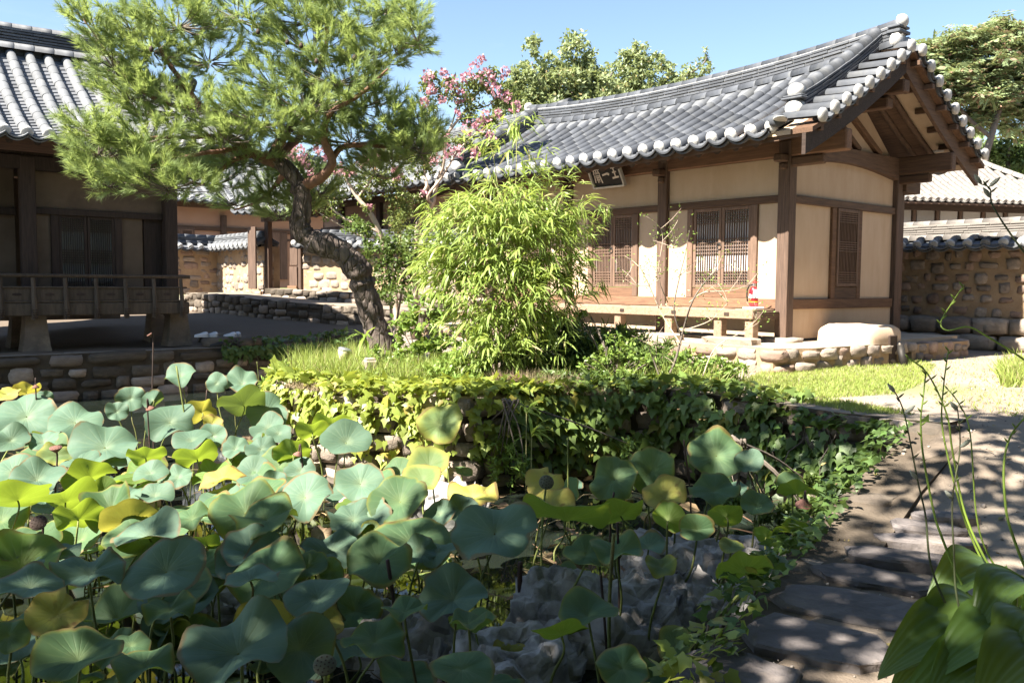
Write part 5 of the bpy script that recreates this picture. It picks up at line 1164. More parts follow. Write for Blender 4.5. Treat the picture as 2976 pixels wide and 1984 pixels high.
# ------------------------------------------------------------------ BAMBOO
BAM = leafy('bamboo_leaf', (.20, .30, .06), (.34, .42, .12), (.48, .57, .11), tramt=.36, rough=.42, spec=.4, rand=.28, hue=.02, c3=(.50, .44, .20), c3amt=.08)
BAMC = solid('bamboo_culm', (.42, .42, .20), (.32, .30, .13), scale=4, rough=.5, bump=.05, rand=.1)
def bamboo():
    base = PY(1460, 1090, 10.9); base.z = float(ground_z(base.x, base.y)); B = empty('bamboo_clump', base, 0, 'dense clump of bright green bamboo in front of the long tiled house', 'bamboo')
    def W(x, y, Y): return np.array(PY(*dS(x, y), Y)-base)
    lobes = [((1150, 560), 165, 120, 10.8, 420), ((1080, 540), 100, 90, 10.6, 190), ((1240, 560), 100, 100, 10.8, 220), ((1180, 480), 120, 60, 10.8, 180), ((1130, 660), 140, 90, 10.5, 250), ((1230, 680), 90, 90, 10.7, 180),
             ((1010, 600), 55, 60, 10.5, 50), ((1310, 560), 45, 80, 10.9, 50), ((1150, 760), 90, 70, 10.4, 130), ((1120, 340), 36, 60, 10.9, 22), ((1185, 300), 30, 50, 10.9, 16), ((1250, 400), 60, 30, 10.9, 18), ((1345, 470), 45, 26, 10.7, 14), ((1220, 370), 30, 40, 10.9, 10), ((1330, 640), 40, 50, 10.8, 24), ((1090, 810), 60, 40, 10.3, 30), ((1240, 790), 60, 40, 10.4, 24)]
    P0 = []; D0 = []; cul = []
    for (c, rx, ry, Y, n) in lobes:
        k = D2S/FPX*Y; C = W(*c, Y); P, d = ell(n, C, (rx*k, max(rx, 60)*k*.75, ry*k), .35)
        P0.append(P); D0.append(d)
    P0 = np.concatenate(P0); D0 = np.concatenate(D0); P0 = P0+.07*rng.randn(*P0.shape); N = len(P0)
    cx = W(1150, 600, 10.9)
    out = P0-cx; out[:, 2] = 0; out /= np.maximum(np.linalg.norm(out, axis=1, keepdims=True), .05)
    tw = out*.7+.5*rng.randn(N, 3)+np.array([-.15, -.2, .1])
    tw /= np.linalg.norm(tw, axis=1, keepdims=True)
    LP = []; LD = []
    for j in range(7):
        a = (j-3)/3*np.radians(48)+rng.uniform(-.2, .2, N); ca, sa = np.cos(a), np.sin(a)
        d = np.stack([tw[:, 0]*ca-tw[:, 1]*sa, tw[:, 0]*sa+tw[:, 1]*ca, tw[:, 2]], 1); d[:, 2] += rng.uniform(-.9, -.05, N)
        LP.append(P0+tw*(.02*(3-abs(j-3)))+.02*rng.randn(N, 3)); LD.append(d)
    LP = np.concatenate(LP); LD = np.concatenate(LD); n = len(LP); keep = rng.rand(n) < .86; LP, LD = LP[keep], LD[keep]; n = len(LP)
    Ln = rng.uniform(.12, .25, n); Wd = Ln*rng.uniform(.09, .125, n); U = np.tile([0, 0, 1.0], (n, 1))+.35*rng.randn(n, 3)
    # nearest 300 leaves stand alone, the rest are one mass
    dist = np.linalg.norm(LP+np.array(base)-np.array([0, 0, EYE]), axis=1)-Ln*2; order = np.argsort(dist); near, far = order[:300], order[300:]
    foliage('foliage', B, [leaves(LANCE, LP[far], LD[far], U[far], Ln[far], Wd[far])], BAM, kind='stuff')
    me = mesh_np('leaf', LANCE[0]*np.array([.12, 1, 1]), LANCE[1], leafy('bamboo_leaf_single', (.20, .30, .06), (.34, .42, .12), (.48, .57, .11), tramt=.36, rough=.42, spec=.4, rand=.28, isl=False))
    for i in near:
        put('leaf', me, B, LP[i], LD[i], U[i], s=(Ln[i], Ln[i], Ln[i]))
    for i in range(34):
        t = P0[rng.randint(N)]; b = np.array([rng.uniform(-.45, .5), rng.uniform(-.25, .3), 0]); m = b*.6+t*.4; m[2] = t[2]*.62
        mb = MB(); mb.tube(curve([b, m, t], 5), list(np.linspace(.011, .004, 11)), 5); mb.build('culm', BAMC, B, True)
    for (x0, y0, x1, y1) in ((1150, 500, 1118, 285), (1180, 500, 1185, 262), (1235, 520, 1268, 372), (1290, 560, 1340, 448)):
        mb = MB(); a, b = W(x0, y0, 10.9), W(x1, y1, 10.85); mb.tube(curve([a, (a+b)/2+np.array([.02, 0, .03]), b], 5), list(np.linspace(.008, .003, 11)), 5); mb.build('culm', BAMC, B, True)
bamboo()

# ------------------------------------------------------------------ BROADLEAF TREES
GOLD = leafy('myrtle_leaf', (.12, .165, .05), (.20, .235, .075), (.3, .35, .08), tramt=.3, rough=.45, spec=.35, rand=.3, c3=(.22, .13, .05), c3amt=.10)
PINK = leafy('pink_blossom', (.52, .19, .24), (.60, .36, .39), (.58, .34, .37), tramt=.3, rough=.7, spec=.1, rand=.2, hue=.015)
def tree(name, label, base, limbs, blobs, mat, leaf=(.06, .03), group=None, bark=BARK_G, flowers=None, fmat=None, cat='tree', tpl=LEAF, droop=.0, fl=(.022, .02), compound=None):
    base = Vector(base); T = empty(name, base, 0, label, cat, group)
    for i, (pts, rad) in enumerate(limbs): limb('trunk' if i == 0 else 'limb', [Vector(p)-base for p in pts], rad, bark, T, n=8, sub=4, knob=.12, seed=i)
    parts = []
    for (c, r, n) in blobs:
        c = np.array(Vector(c)-base); k = max(4, n//22); cc, _ = ell(k, c, np.array(r)*.85, .35)      # leaf clumps inside the lobe
        P = np.repeat(cc, n//k, axis=0); m = len(P); P = P+rng.randn(m, 3)*np.array(r)*.13
        D = unit(m)+np.array([0, 0, -droop]); U = np.array([0, 0, 1.0])+.8*rng.randn(m, 3); L = leaf[0]*rng.uniform(.7, 1.3, m); Wd = leaf[1]*rng.uniform(.7, 1.3, m)
        if compound:
            reps = compound; ax = unit(m)*np.array([1, 1, .35])+np.array([0, 0, -.1]); ax /= np.linalg.norm(ax, axis=1, keepdims=True); side = np.cross(ax, [0, 0, 1.0])
            for q in range(reps):
                for sg in (-1, 1):
                    parts.append(leaves(tpl, P+ax*(q+.5)*leaf[0]*.55, side*sg+ax*.4+np.array([0, 0, -.25]), U, L, Wd))
        else: parts.append(leaves(tpl, P, D, U, L, Wd))
    foliage('crown', T, parts, mat)
    if flowers:
        fp = []
        for (c, r, n) in flowers:
            c = np.array(Vector(c)-base); P, d = ell(n, c, (r, r, r*1.2), .3); fp.append(leaves(QUAD, P, unit(n), unit(n), fl[0]*rng.uniform(.7, 1.4, n), fl[1]*rng.uniform(.7, 1.4, n)))
        foliage('blossom', T, fp, fmat)
    return T
def SB3(u, v, Y): return PY(u, v, Y)
def kx(Y): return Y/FPX
def blobs_px(L, dy=.8):
    """lobes given in photo pixels at a distance: (u, v, ru, rv, Y, n)"""
    return [(PY(u, v, Y), (ru*kx(Y), max(ru, rv)*kx(Y)*dy, rv*kx(Y)), n) for (u, v, ru, rv, Y, n) in L]
def flow_px(L): return [(PY(u, v, Y), r*kx(Y), n) for (u, v, r, Y, n) in L]
zg = lambda p: float(ground_z(p[0], p[1]))
# crape myrtle with upright forked trunk
p = lambda u, v, Y: PY(u, v, Y)
b1 = p(1205, 820, 18.3); b1.z = zg(b1)
fl1 = [(1310, 245, 22), (1380, 205, 20), (1335, 278, 20), (1415, 228, 22), (1292, 215, 14), (1245, 222, 16), (1255, 262, 14), (1232, 300, 14), (1412, 338, 16), (1360, 372, 22), (1392, 365, 18), (1300, 440, 16), (1332, 442, 18), (1262, 462, 16), (1292, 402, 12), (1500, 312, 16), (1450, 330, 14), (1440, 262, 18), (1400, 170, 10), (1465, 210, 14), (1355, 225, 14), (1285, 290, 10), (1230, 560, 8), (1205, 590, 8), (1330, 330, 10), (1470, 280, 16), (1425, 395, 14), (1380, 445, 14)]
tree('crape_myrtle', 'crape myrtle with pink blossom and pale forked trunk rising behind the bamboo', b1,
     [([b1, p(1212, 690, 18.2), p(1225, 635, 18.1), p(1257, 592, 18), p(1266, 545, 18), p(1290, 470, 18), p(1297, 398, 18), p(1350, 325, 18), p(1402, 250, 18.2)], [.07, .062, .058, .05, .045, .036, .03, .024, .010]),
      ([p(1225, 635, 18.1), p(1217, 605, 18), p(1220, 575, 17.9), p(1240, 540, 17.9), p(1232, 490, 18), p(1250, 380, 18.2), p(1240, 260, 18.3)], [.05, .045, .042, .038, .028, .02, .008]),
      ([p(1257, 592, 18), p(1243, 570, 17.9), p(1280, 520, 17.9), p(1330, 440, 17.8), p(1390, 380, 17.8)], [.035, .03, .026, .02, .008]), ([p(1297, 398, 18), p(1330, 300, 18.3), p(1310, 230, 18.4)], [.02, .014, .006]),
      ([p(1350, 325, 18), p(1430, 300, 18), p(1480, 230, 18)], [.016, .012, .005]), ([p(1212, 690, 18.2), p(1262, 660, 18), p(1300, 620, 17.8), p(1330, 590, 17.8)], [.04, .035, .025, .012])],
     blobs_px([(1330, 265, 75, 48, 18, 900), (1420, 235, 60, 40, 18, 700), (1250, 240, 40, 40, 18, 380), (1395, 340, 60, 36, 18, 600), (1470, 285, 50, 50, 18, 560), (1320, 420, 60, 36, 18, 420), (1245, 330, 30, 60, 18, 260), (1400, 420, 46, 34, 18, 380), (1195, 590, 50, 46, 17.8, 620), (1150, 640, 40, 40, 17.8, 380), (1260, 470, 40, 40, 18, 300), (1215, 480, 44, 50, 18, 400)]), GOLD, leaf=(.085, .045), bark=BARK_W,
     flowers=flow_px([(u, v, r, 17.7, int(8+r*2.0)) for u, v, r in fl1]), fmat=PINK, fl=(.05, .045))
b2 = p(1160, 905, 17.2); b2.z = zg(b2)
fl2 = [(1052, 470, 18), (1085, 462, 20), (985, 492, 18), (905, 500, 16), (868, 445, 22), (885, 475, 14), (1155, 505, 14), (840, 452, 16), (925, 430, 16), (820, 470, 16), (1105, 455, 10), (1020, 500, 10), (950, 455, 12), (860, 520, 12), (1075, 600, 6), (1150, 500, 14)]
tree('crape_myrtle', 'leaning crape myrtle with pale bare stem and pink blossom just right of the pine trunk', b2,
     [([b2, p(1140, 800, 17.1), p(1121, 735, 17), p(1105, 676, 16.9), p(1075, 618, 16.8), p(1040, 575, 16.8), p(1012, 530, 16.8), p(990, 480, 16.8)], [.06, .055, .052, .05, .048, .04, .03, .012]),
      ([p(1105, 676, 16.9), p(1060, 655, 16.9), p(1010, 640, 17), p(960, 600, 17), p(930, 540, 17)], [.035, .03, .025, .02, .01]), ([p(1110, 690, 16.9), p(1050, 685, 17.2), p(990, 655, 17.2), p(930, 620, 17.2)], [.03, .025, .02, .008]),
      ([p(1040, 575, 16.8), p(1080, 520, 16.8), p(1110, 470, 16.8)], [.025, .02, .008])],
     blobs_px([(1060, 520, 70, 46, 16.9, 800), (970, 520, 60, 50, 17, 620), (880, 500, 60, 50, 17.4, 520), (950, 590, 50, 46, 17, 520), (1140, 540, 50, 50, 17, 560), (1110, 450, 50, 30, 17.2, 300), (1160, 600, 40, 40, 17, 420), (1070, 590, 30, 30, 16.8, 180), (860, 455, 50, 30, 17.6, 300), (1185, 700, 40, 60, 17, 380)]), GOLD, leaf=(.08, .042), bark=BARK_W,
     flowers=flow_px([(u, v, r, 16.7, int(8+r*2.0)) for u, v, r in fl2]), fmat=PINK, fl=(.05, .045))
# shrub at the foot of the crape myrtles, on the wall
b3 = p(1140, 880, 16.2); b3.z = zg(b3)
DKG = leafy('shrub_leaf', (.075, .12, .03), (.13, .18, .045), (.2, .27, .05), tramt=.28, rough=.45, rand=.3)
tree('leafy_shrub', 'dark leafy shrub growing against the tiled wall beside the pine trunk', b3, [([b3, p(1130, 800, 16.2), p(1120, 740, 16.2)], [.03, .022, .01]), ([b3, p(1180, 790, 16.2), p(1210, 730, 16.2)], [.025, .02, .008])],
     blobs_px([(1110, 730, 60, 60, 16.2, 800), (1170, 780, 60, 60, 16.2, 800), (1090, 820, 50, 50, 16, 500), (1200, 720, 40, 60, 16.4, 500), (1050, 680, 50, 40, 16.6, 420), (1150, 860, 70, 40, 15.8, 500), (1010, 640, 40, 30, 17, 240)]), DKG, leaf=(.075, .045), cat='shrub')
# trees behind the long roof
OLV = leafy('olive_leaf', (.20, .255, .12), (.30, .335, .165), (.42, .48, .17), tramt=.3, rough=.5, rand=.28, hue=.02, c3=(.34, .28, .12), c3amt=.07)
b4 = p(1640, 700, 30); b4.z = zg(b4)
tree('broadleaf_tree', 'olive green tree standing behind the left part of the long tiled roof', b4,
     [([b4, p(1645, 500, 30), p(1660, 330, 30), p(1670, 200, 30), p(1680, 110, 30)], [.2, .16, .12, .06, .02]), ([p(1660, 330, 30), p(1580, 260, 29.6), p(1545, 180, 29.6)], [.08, .05, .02]), ([p(1660, 330, 30), p(1740, 280, 30), p(1780, 210, 30)], [.08, .05, .02])],
     blobs_px([(1670, 150, 48, 60, 30, 900), (1650, 240, 80, 60, 30, 1500), (1560, 240, 70, 60, 29.6, 1300), (1545, 150, 26, 50, 29.6, 320), (1730, 250, 66, 56, 30, 1100), (1560, 320, 90, 50, 29.4, 1500), (1700, 310, 90, 50, 30, 1300), (1480, 330, 50, 60, 29.5, 700), (1720, 190, 36, 40, 30, 360), (1510, 210, 30, 40, 29.6, 300), (1440, 420, 60, 60, 29.5, 600), (1610, 280, 110, 60, 30.3, 1800), (1500, 280, 60, 50, 30, 800), (1780, 290, 80, 50, 30.3, 1200), (1700, 230, 60, 50, 30.4, 900), (1600, 200, 40, 50, 30.2, 500)]), OLV, leaf=(.16, .085), group=None)
b5 = p(1890, 600, 32); b5.z = zg(b5)
tree('broadleaf_tree', 'olive green tree behind the middle of the long tiled roof, with feathery shoots', b5,
     [([b5, p(1880, 400, 32), p(1870, 280, 32), p(1850, 170, 32)], [.2, .14, .09, .02]), ([p(1870, 280, 32), p(1960, 240, 32), p(2040, 190, 32), p(2055, 155, 32)], [.07, .05, .03, .01])],
     blobs_px([(1850, 200, 66, 50, 32, 900), (1900, 230, 70, 46, 32, 900), (1820, 150, 26, 30, 32, 200), (1860, 145, 30, 30, 32, 240), (1830, 270, 90, 40, 32, 1000), (1960, 250, 50, 40, 32, 460), (2030, 210, 40, 40, 32, 300), (2055, 170, 14, 30, 32, 80), (2000, 200, 18, 36, 32, 90), (1940, 190, 20, 20, 32, 90), (1880, 290, 110, 40, 32.3, 1400), (1800, 230, 60, 50, 32.3, 800), (1990, 260, 60, 30, 32, 400), (1910, 180, 36, 34, 32, 260)]), OLV, leaf=(.17, .08), droop=.3)
HEAV = leafy('compound_leaf', (.20, .27, .13), (.28, .33, .165), (.40, .46, .17), tramt=.28, rough=.5, rand=.25, c3=(.42, .26, .18), c3amt=.2)
b6 = p(2850, 620, 34); b6.z = zg(b6)
tree('broadleaf_tree', 'tall tree with feathery leaves and rusty seed clusters at the upper right', b6,
     [([b6, p(2855, 520, 34), p(2880, 400, 34), p(2920, 270, 34), p(2950, 150, 34)], [.18, .16, .13, .09, .04]), ([p(2880, 400, 34), p(2800, 330, 34), p(2740, 250, 34), p(2700, 190, 34)], [.09, .07, .05, .02]), ([p(2920, 270, 34), p(2850, 210, 34), p(2820, 150, 34)], [.07, .05, .02])],
     blobs_px([(2900, 120, 110, 50, 34, 420), (2780, 130, 100, 44, 34, 360), (2700, 160, 70, 40, 34, 240), (2660, 150, 50, 34, 34, 130), (2850, 200, 120, 50, 34, 460), (2740, 220, 100, 46, 34, 360), (2950, 70, 60, 40, 34, 190), (2960, 220, 70, 60, 34, 280), (2680, 260, 60, 40, 34, 170), (2790, 290, 90, 40, 34, 240), (2920, 300, 80, 40, 34, 220), (2720, 320, 70, 34, 34, 140), (3060, 150, 90, 90, 34, 240), (2850, 150, 130, 50, 34.5, 500), (2800, 220, 130, 60, 34.5, 520), (2900, 250, 110, 60, 34.6, 460), (2700, 230, 80, 60, 34.6, 320), (2950, 340, 80, 60, 34.6, 320), (2640, 220, 40, 60, 34.6, 160), (2820, 350, 80, 50, 34.8, 260), (2720, 290, 70, 50, 34.8, 240), (2880, 180, 140, 110, 35, 700), (2740, 200, 110, 90, 35, 500), (2960, 260, 90, 110, 35, 450), (2820, 290, 130, 80, 35.2, 450)], dy=.9), HEAV, leaf=(.22, .085), compound=3)
DK2 = leafy('dark_leaf', (.055, .09, .03), (.10, .14, .04), (.16, .22, .05), tramt=.25, rough=.5, rand=.3)
for i, (u, v, Y, lab) in enumerate(((2930, 430, 38, 'dark green bushy tree above the bleached roof at the right edge'), (2760, 400, 40, 'bushy tree on the slope behind the gable tip'), (2660, 330, 44, 'round bushy tree seen just beyond the roof corner'), (2850, 440, 42, 'low bushy tree between the gable tip and the bleached roof'))):
    b = p(u, v+140, Y); b.z = zg(b)
    tree('broadleaf_tree', lab, b, [([b, p(u, v+40, Y), p(u-10, v-20, Y)], [.15, .10, .03])], blobs_px([(u, v, 60, 40, Y, 700), (u+50, v+30, 50, 34, Y, 500), (u-50, v+24, 50, 36, Y, 500), (u+10, v+60, 80, 30, Y, 500)]), DK2 if i == 0 else OLV, leaf=(.22, .12))
# wooded slope far behind: one mass
def slope():
    n = 9000; x = rng.uniform(-60, 120, n); y = rng.uniform(60, 130, n); z = ground_z(x, y)+rng.uniform(.2, 3.0, n)**1.2
    keep = (x > 14)
    P = np.stack([x, y, z], 1)[keep]; m = len(P)
    o = foliage('woods', None, [leaves(LEAF6, P, unit(m), unit(m), rng.uniform(.9, 1.8, m), rng.uniform(.6, 1.2, m))], leafy('wood_leaf', (.10, .16, .04), (.17, .22, .06), (.2, .28, .05), tramt=.25, rough=.6, rand=.3))
    tag(o, 'green scrub covering the hillside beyond the houses', 'woods', kind='stuff')
slope()

# ================================================================== IVY, GRASS, SHRUBS ON THE MOUND
IVL = (np.array([[0, .35, .05], [0, 0, 0], [.30, -.10, .0], [.50, .30, -.02], [.27, .45, .03], [0, 1.0, -.10], [-.27, .45, .03], [-.50, .30, -.02], [-.30, -.10, .0]]), np.array([[0, 1, 2], [0, 2, 3], [0, 3, 4], [0, 4, 5], [0, 5, 6], [0, 6, 7], [0, 7, 8], [0, 8, 1]]))
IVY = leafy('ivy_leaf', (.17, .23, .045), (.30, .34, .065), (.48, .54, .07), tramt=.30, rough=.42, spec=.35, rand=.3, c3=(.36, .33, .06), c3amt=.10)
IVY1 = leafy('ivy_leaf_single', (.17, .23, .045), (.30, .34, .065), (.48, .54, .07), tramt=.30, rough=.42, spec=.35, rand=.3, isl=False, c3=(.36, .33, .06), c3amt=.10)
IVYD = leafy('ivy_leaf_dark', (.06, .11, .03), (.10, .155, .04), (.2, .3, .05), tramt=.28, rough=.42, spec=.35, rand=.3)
def along(path, n):
    path = [Vector(p) for p in path]; L = [0]
    for i in range(len(path)-1): L.append(L[-1]+(path[i+1]-path[i]).length)
    s = rng.uniform(0, L[-1], n); P = np.zeros((n, 2)); N = np.zeros((n, 2))
    for k in range(n):
        for i in range(len(path)-1):
            if s[k] <= L[i+1]: break
        f = (s[k]-L[i])/(L[i+1]-L[i]); q = path[i].lerp(path[i+1], f); t = (path[i+1]-path[i]).normalized(); P[k] = q; N[k] = (t.y, -t.x)
    return P, N, s/L[-1]
def ivy(label, path, side, n_face, n_top, zlo, ztop, mat, mat1, size=(.07, .13), nparts=300, density=None, topw=.55):
    o0 = Vector((path[0][0], path[0][1], zlo)); A = empty('ivy', o0, 0, label, 'ivy')
    P, N, s = along(path, n_face); N = N*side; h = rng.beta(1.9, 1.15, n_face); zt = np.array([ztop(x, y) for x, y in P]); z = zlo+(zt-zlo)*h
    P3 = np.c_[P+N*(.10+.12*rng.rand(n_face))[:, None], z]
    if density is not None:
        keep = np.array([rng.rand() < density(a, b) for a, b in zip(s, h)]); P3, N = P3[keep], N[keep]
    m = len(P3); D = np.c_[N*.45, -np.ones(m)]+.45*rng.randn(m, 3); U = np.c_[N, .55*np.ones(m)]+.35*rng.randn(m, 3)
    if n_top:
        Q, M, _ = along(path, n_top); M = M*side; off = rng.uniform(-topw, .16, n_top); zq = np.array([ztop(x, y) for x, y in Q])+.03+.10*rng.rand(n_top)-.12*np.maximum(off, 0)
        P3 = np.r_[P3, np.c_[Q+M*off[:, None], zq]]; D = np.r_[D, np.c_[M*.8, -.15*np.ones(n_top)]+.5*rng.randn(n_top, 3)]; U = np.r_[U, np.tile([0, 0, 1.0], (n_top, 1))+.4*rng.randn(n_top, 3)]
    m = len(P3); L = rng.uniform(*size, m); P3 = P3-np.array(o0)
    order = np.argsort(np.linalg.norm(P3+np.array(o0)-np.array([0, 0, EYE]), axis=1)/L); near, far = order[:nparts], order[nparts:]
    if len(far): foliage('foliage', A, [leaves(IVL, P3[far], D[far], U[far], L[far], L[far]*.95)], mat, kind='stuff')
    me = mesh_np('leaf', IVL[0]*np.array([.95, 1, 1]), IVL[1], mat1)
    for i in near: put('leaf', me, A, P3[i], D[i], U[i], s=(L[i],)*3)
    for k in range(10):
        q, nn, _ = along(path, 1); q = q[0]; nn = nn[0]*side; x = [Vector((*(q+nn*.09), ztop(*q)-.02))-o0]
        for j in range(4): x.append(x[-1]+Vector((rng.uniform(-.12, .12), rng.uniform(-.02, .02), -rng.uniform(.08, .2))))
        mb = MB(); mb.tube(x, [.008, .007, .006, .005, .003], 5); mb.build('vine', BARK_G, A, True)
    return A
gzt = lambda x, y: float(ground_z(x, y))+.02
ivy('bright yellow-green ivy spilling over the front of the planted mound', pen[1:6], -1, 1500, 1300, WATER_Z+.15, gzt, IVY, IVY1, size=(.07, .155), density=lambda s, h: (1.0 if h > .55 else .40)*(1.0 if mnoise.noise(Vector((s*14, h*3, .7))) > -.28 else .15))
IVYM = leafy('ivy_leaf_shaded', (.085, .145, .035), (.15, .20, .05), (.30, .38, .06), tramt=.3, rough=.42, spec=.35, rand=.35, c3=(.30, .29, .06), c3amt=.08)  # ivy green darkened, shade of the recessed wall put into the colour
IVYM1 = leafy('ivy_leaf_shaded_single', (.085, .145, .035), (.15, .20, .05), (.30, .38, .06), tramt=.3, rough=.42, spec=.35, rand=.35, isl=False, c3=(.30, .29, .06), c3amt=.08)
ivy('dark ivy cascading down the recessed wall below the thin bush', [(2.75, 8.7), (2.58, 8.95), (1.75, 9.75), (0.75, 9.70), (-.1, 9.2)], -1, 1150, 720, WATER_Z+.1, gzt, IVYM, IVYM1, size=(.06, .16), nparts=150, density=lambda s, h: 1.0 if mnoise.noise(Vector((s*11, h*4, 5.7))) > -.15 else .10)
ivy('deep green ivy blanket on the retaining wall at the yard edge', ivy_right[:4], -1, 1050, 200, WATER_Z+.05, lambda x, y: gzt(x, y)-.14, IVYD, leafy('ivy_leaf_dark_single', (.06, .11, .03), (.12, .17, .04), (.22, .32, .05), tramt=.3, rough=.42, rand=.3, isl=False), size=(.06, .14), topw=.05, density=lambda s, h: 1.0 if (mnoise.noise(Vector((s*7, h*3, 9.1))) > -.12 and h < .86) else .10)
ivy('low ivy creeping along the pond side of the slab path', [(0.56, 2.6), (0.78, 3.4), (1.26, 4.3), (1.80, 5.25), (2.55, 6.3), (3.2, 7.05)], -1, 260, 520, WATER_Z+.1, gzt, IVYD, IVY1, size=(.045, .085), nparts=120, topw=.10)
ivy('dark creeper hanging on the terrace wall between shoes and pine', [(-3.6, 19.1), (-4.87, 18.25), (-5.9, 17.45)], -1, 500, 260, .02, gzt, IVYD, IVYD, size=(.08, .14), nparts=0)
GRASS = leafy('grass_blade', (.21, .29, .06), (.32, .37, .10), (.48, .55, .11), tramt=.3, rough=.5, rand=.3, c3=(.40, .34, .17), c3amt=.12)
STRAW = leafy('dry_grass', (.34, .27, .17), (.25, .185, .11), (.4, .3, .15), tramt=.2, rough=.8, rand=.3)
def blades(n, sampler, h, w, lean=.5, patch=None):
    P = sampler(n); m = len(P); D = np.c_[lean*rng.randn(m, 2), np.ones(m)]; L = rng.uniform(*h, m); W_ = rng.uniform(*w, m); U = np.c_[rng.randn(m, 2), .4*np.ones(m)]
    return leaves(BLADE, P, D, U, L, W_)
def in_px(poly_d, zf=None, dz=0.0):
    """points on the ground seen inside a photo outline (display pixels)"""
    poly = [(x*D2S, y*D2S) for x, y in poly_d]; xs = [q[0] for q in poly]; ys = [q[1] for q in poly]
    def f(n):
        out = []
        while len(out) < n:
            u = rng.uniform(min(xs), max(xs), 4000); v = rng.uniform(min(ys), max(ys), 4000); k = inside(u, v, poly)
            for a, b in zip(u[k], v[k]):
                q = PZ(a, b, .40)
                for _ in range(3): q = PZ(a, b, float(ground_z(q.x, q.y)))
                if 2 < q.y < 26: out.append((q.x, q.y, float(ground_z(q.x, q.y))+dz))
                if len(out) >= n: break
        return np.array(out)
    return f
def ell_xy(cx, cy, rx, ry, fall=1.0):
    def f(n):
        r = np.sqrt(rng.uniform(0, 1, n))**fall; a = rng.uniform(0, 2*np.pi, n); x = cx+rx*r*np.cos(a); y = cy+ry*r*np.sin(a); return np.c_[x, y, ground_z(x, y)]
    return f
o = foliage('lawn', None, [blades(17000, in_px([(1700, 880), (1760, 850), (1840, 838), (1960, 826), (2080, 826), (2150, 838), (2120, 880), (2060, 905), (1900, 915), (1800, 910)]), (.03, .075), (.006, .010), .5)], GRASS); tag(o, 'patch of short bright lawn in front of the flue block', 'lawn', kind='stuff')
o = foliage('grass', None, [blades(2500, in_px([(1780, 920), (1900, 918), (2080, 950), (2100, 958), (1990, 955)]), (.03, .08), (.006, .010), .5), blades(1100, in_px([(2080, 830), (2352, 810), (2352, 960), (2150, 930)]), (.02, .06), (.006, .010), .6), blades(700, in_px([(2290, 850), (2352, 830), (2352, 890), (2300, 890)]), (.1, .3), (.012, .02), .5)], GRASS)
tag(o, 'sparse grass tufts along the sandy yard edge', 'grass', kind='stuff')
def tufts(n, k, samp, h, w, lean, sp=.09):
    C = samp(k); P = C[rng.randint(k, size=n)]+np.c_[sp*rng.randn(n, 2), np.zeros(n)]; P[:, 2] = ground_z(P[:, 0], P[:, 1]); return blades(n, lambda m: P, h, w, lean)
o = foliage('grass', None, [tufts(6000, 80, ell_xy(-1.55, 10.75, 1.15, .8), (.10, .42), (.007, .014), .42), tufts(1500, 40, ell_xy(.6, 10.5, 1.4, .4), (.06, .36), (.007, .013), .5), tufts(1600, 30, ell_xy(2.0, 10.7, .8, .6), (.10, .34), (.007, .013), .5), tufts(2600, 40, ell_xy(-2.3, 12.2, .7, 1.3), (.12, .45), (.008, .013), .4), blades(1200, ell_xy(-.6, 10.4, 2.2, .8), (.04, .14), (.007, .012), .7)], GRASS)
tag(o, 'tall bright grass growing over the planted mound', 'grass', kind='stuff')
o = foliage('dry_grass', None, [blades(5200, ell_xy(-.6, 9.85, 2.0, .5), (.03, .12), (.006, .010), .8), blades(1800, ell_xy(.25, 9.75, .5, .35), (.1, .28), (.005, .008), .5)], STRAW)
tag(o, 'pale dry grass and straw near the rim of the mound', 'grass', kind='stuff')
SHR = leafy('hydrangea_leaf', (.17, .27, .06), (.25, .35, .08), (.38, .48, .09), tramt=.3, rough=.4, spec=.4, rand=.25)
def shrub(name, label, u, v, Y, blobs, mat, leaf, stems=8, cat='shrub', tpl=LEAF6, flowers=None):
    b = PY(u, v, Y); b.z = zg(b); L = []
    for i in range(stems):
        c = blobs[i % len(blobs)]; t = PY(c[0]+rng.uniform(-.5, .5)*c[2], c[1]+rng.uniform(-.6, .2)*c[3], c[4]); L.append(([b+Vector((rng.uniform(-.1, .1), rng.uniform(-.1, .1), 0)), b.lerp(t, .5)+Vector((rng.uniform(-.06, .06), 0, .03)), t], [.012, .009, .004]))
    return tree(name, label, b, L, blobs_px(blobs), mat, leaf=leaf, cat=cat, tpl=tpl)
shrub('leafy_shrub', 'light green broad-leaved shrub between pine trunk and bamboo', 1215, 1060, 11.3, [(1170, 940, 40, 60, 11.3, 160), (1210, 890, 36, 50, 11.3, 140), (1260, 900, 36, 60, 11.3, 150), (1240, 980, 60, 50, 11.2, 260), (1290, 1020, 70, 40, 11.1, 260), (1190, 1010, 50, 40, 11.2, 200), (1320, 960, 36, 60, 11.3, 120)], SHR, (.075, .05))
shrub('leafy_shrub', 'low dark undergrowth in the shade right of the bamboo', 1700, 1090, 10.9, [(1640, 1060, 90, 50, 10.8, 1300), (1760, 1070, 90, 50, 10.7, 1300), (1560, 1080, 60, 46, 10.6, 700), (1850, 1060, 70, 50, 10.7, 900), (1700, 1010, 120, 46, 11.1, 1100), (1620, 970, 70, 50, 11.3, 600), (1800, 990, 70, 40, 11.2, 500), (1500, 1040, 50, 60, 11.2, 500), (1930, 1070, 50, 40, 10.6, 400)], DKG, (.13, .03), stems=24, tpl=LANCE)
shrub('leafy_shrub', 'small bright weeds and leafy plants beside the podium corner', 2010, 1100, 10.6, [(1990, 1060, 60, 46, 10.7, 420), (2070, 1070, 60, 40, 10.6, 420), (2140, 1080, 40, 30, 10.5, 200), (1930, 1090, 60, 36, 10.5, 300)], SHR, (.07, .035), stems=10)
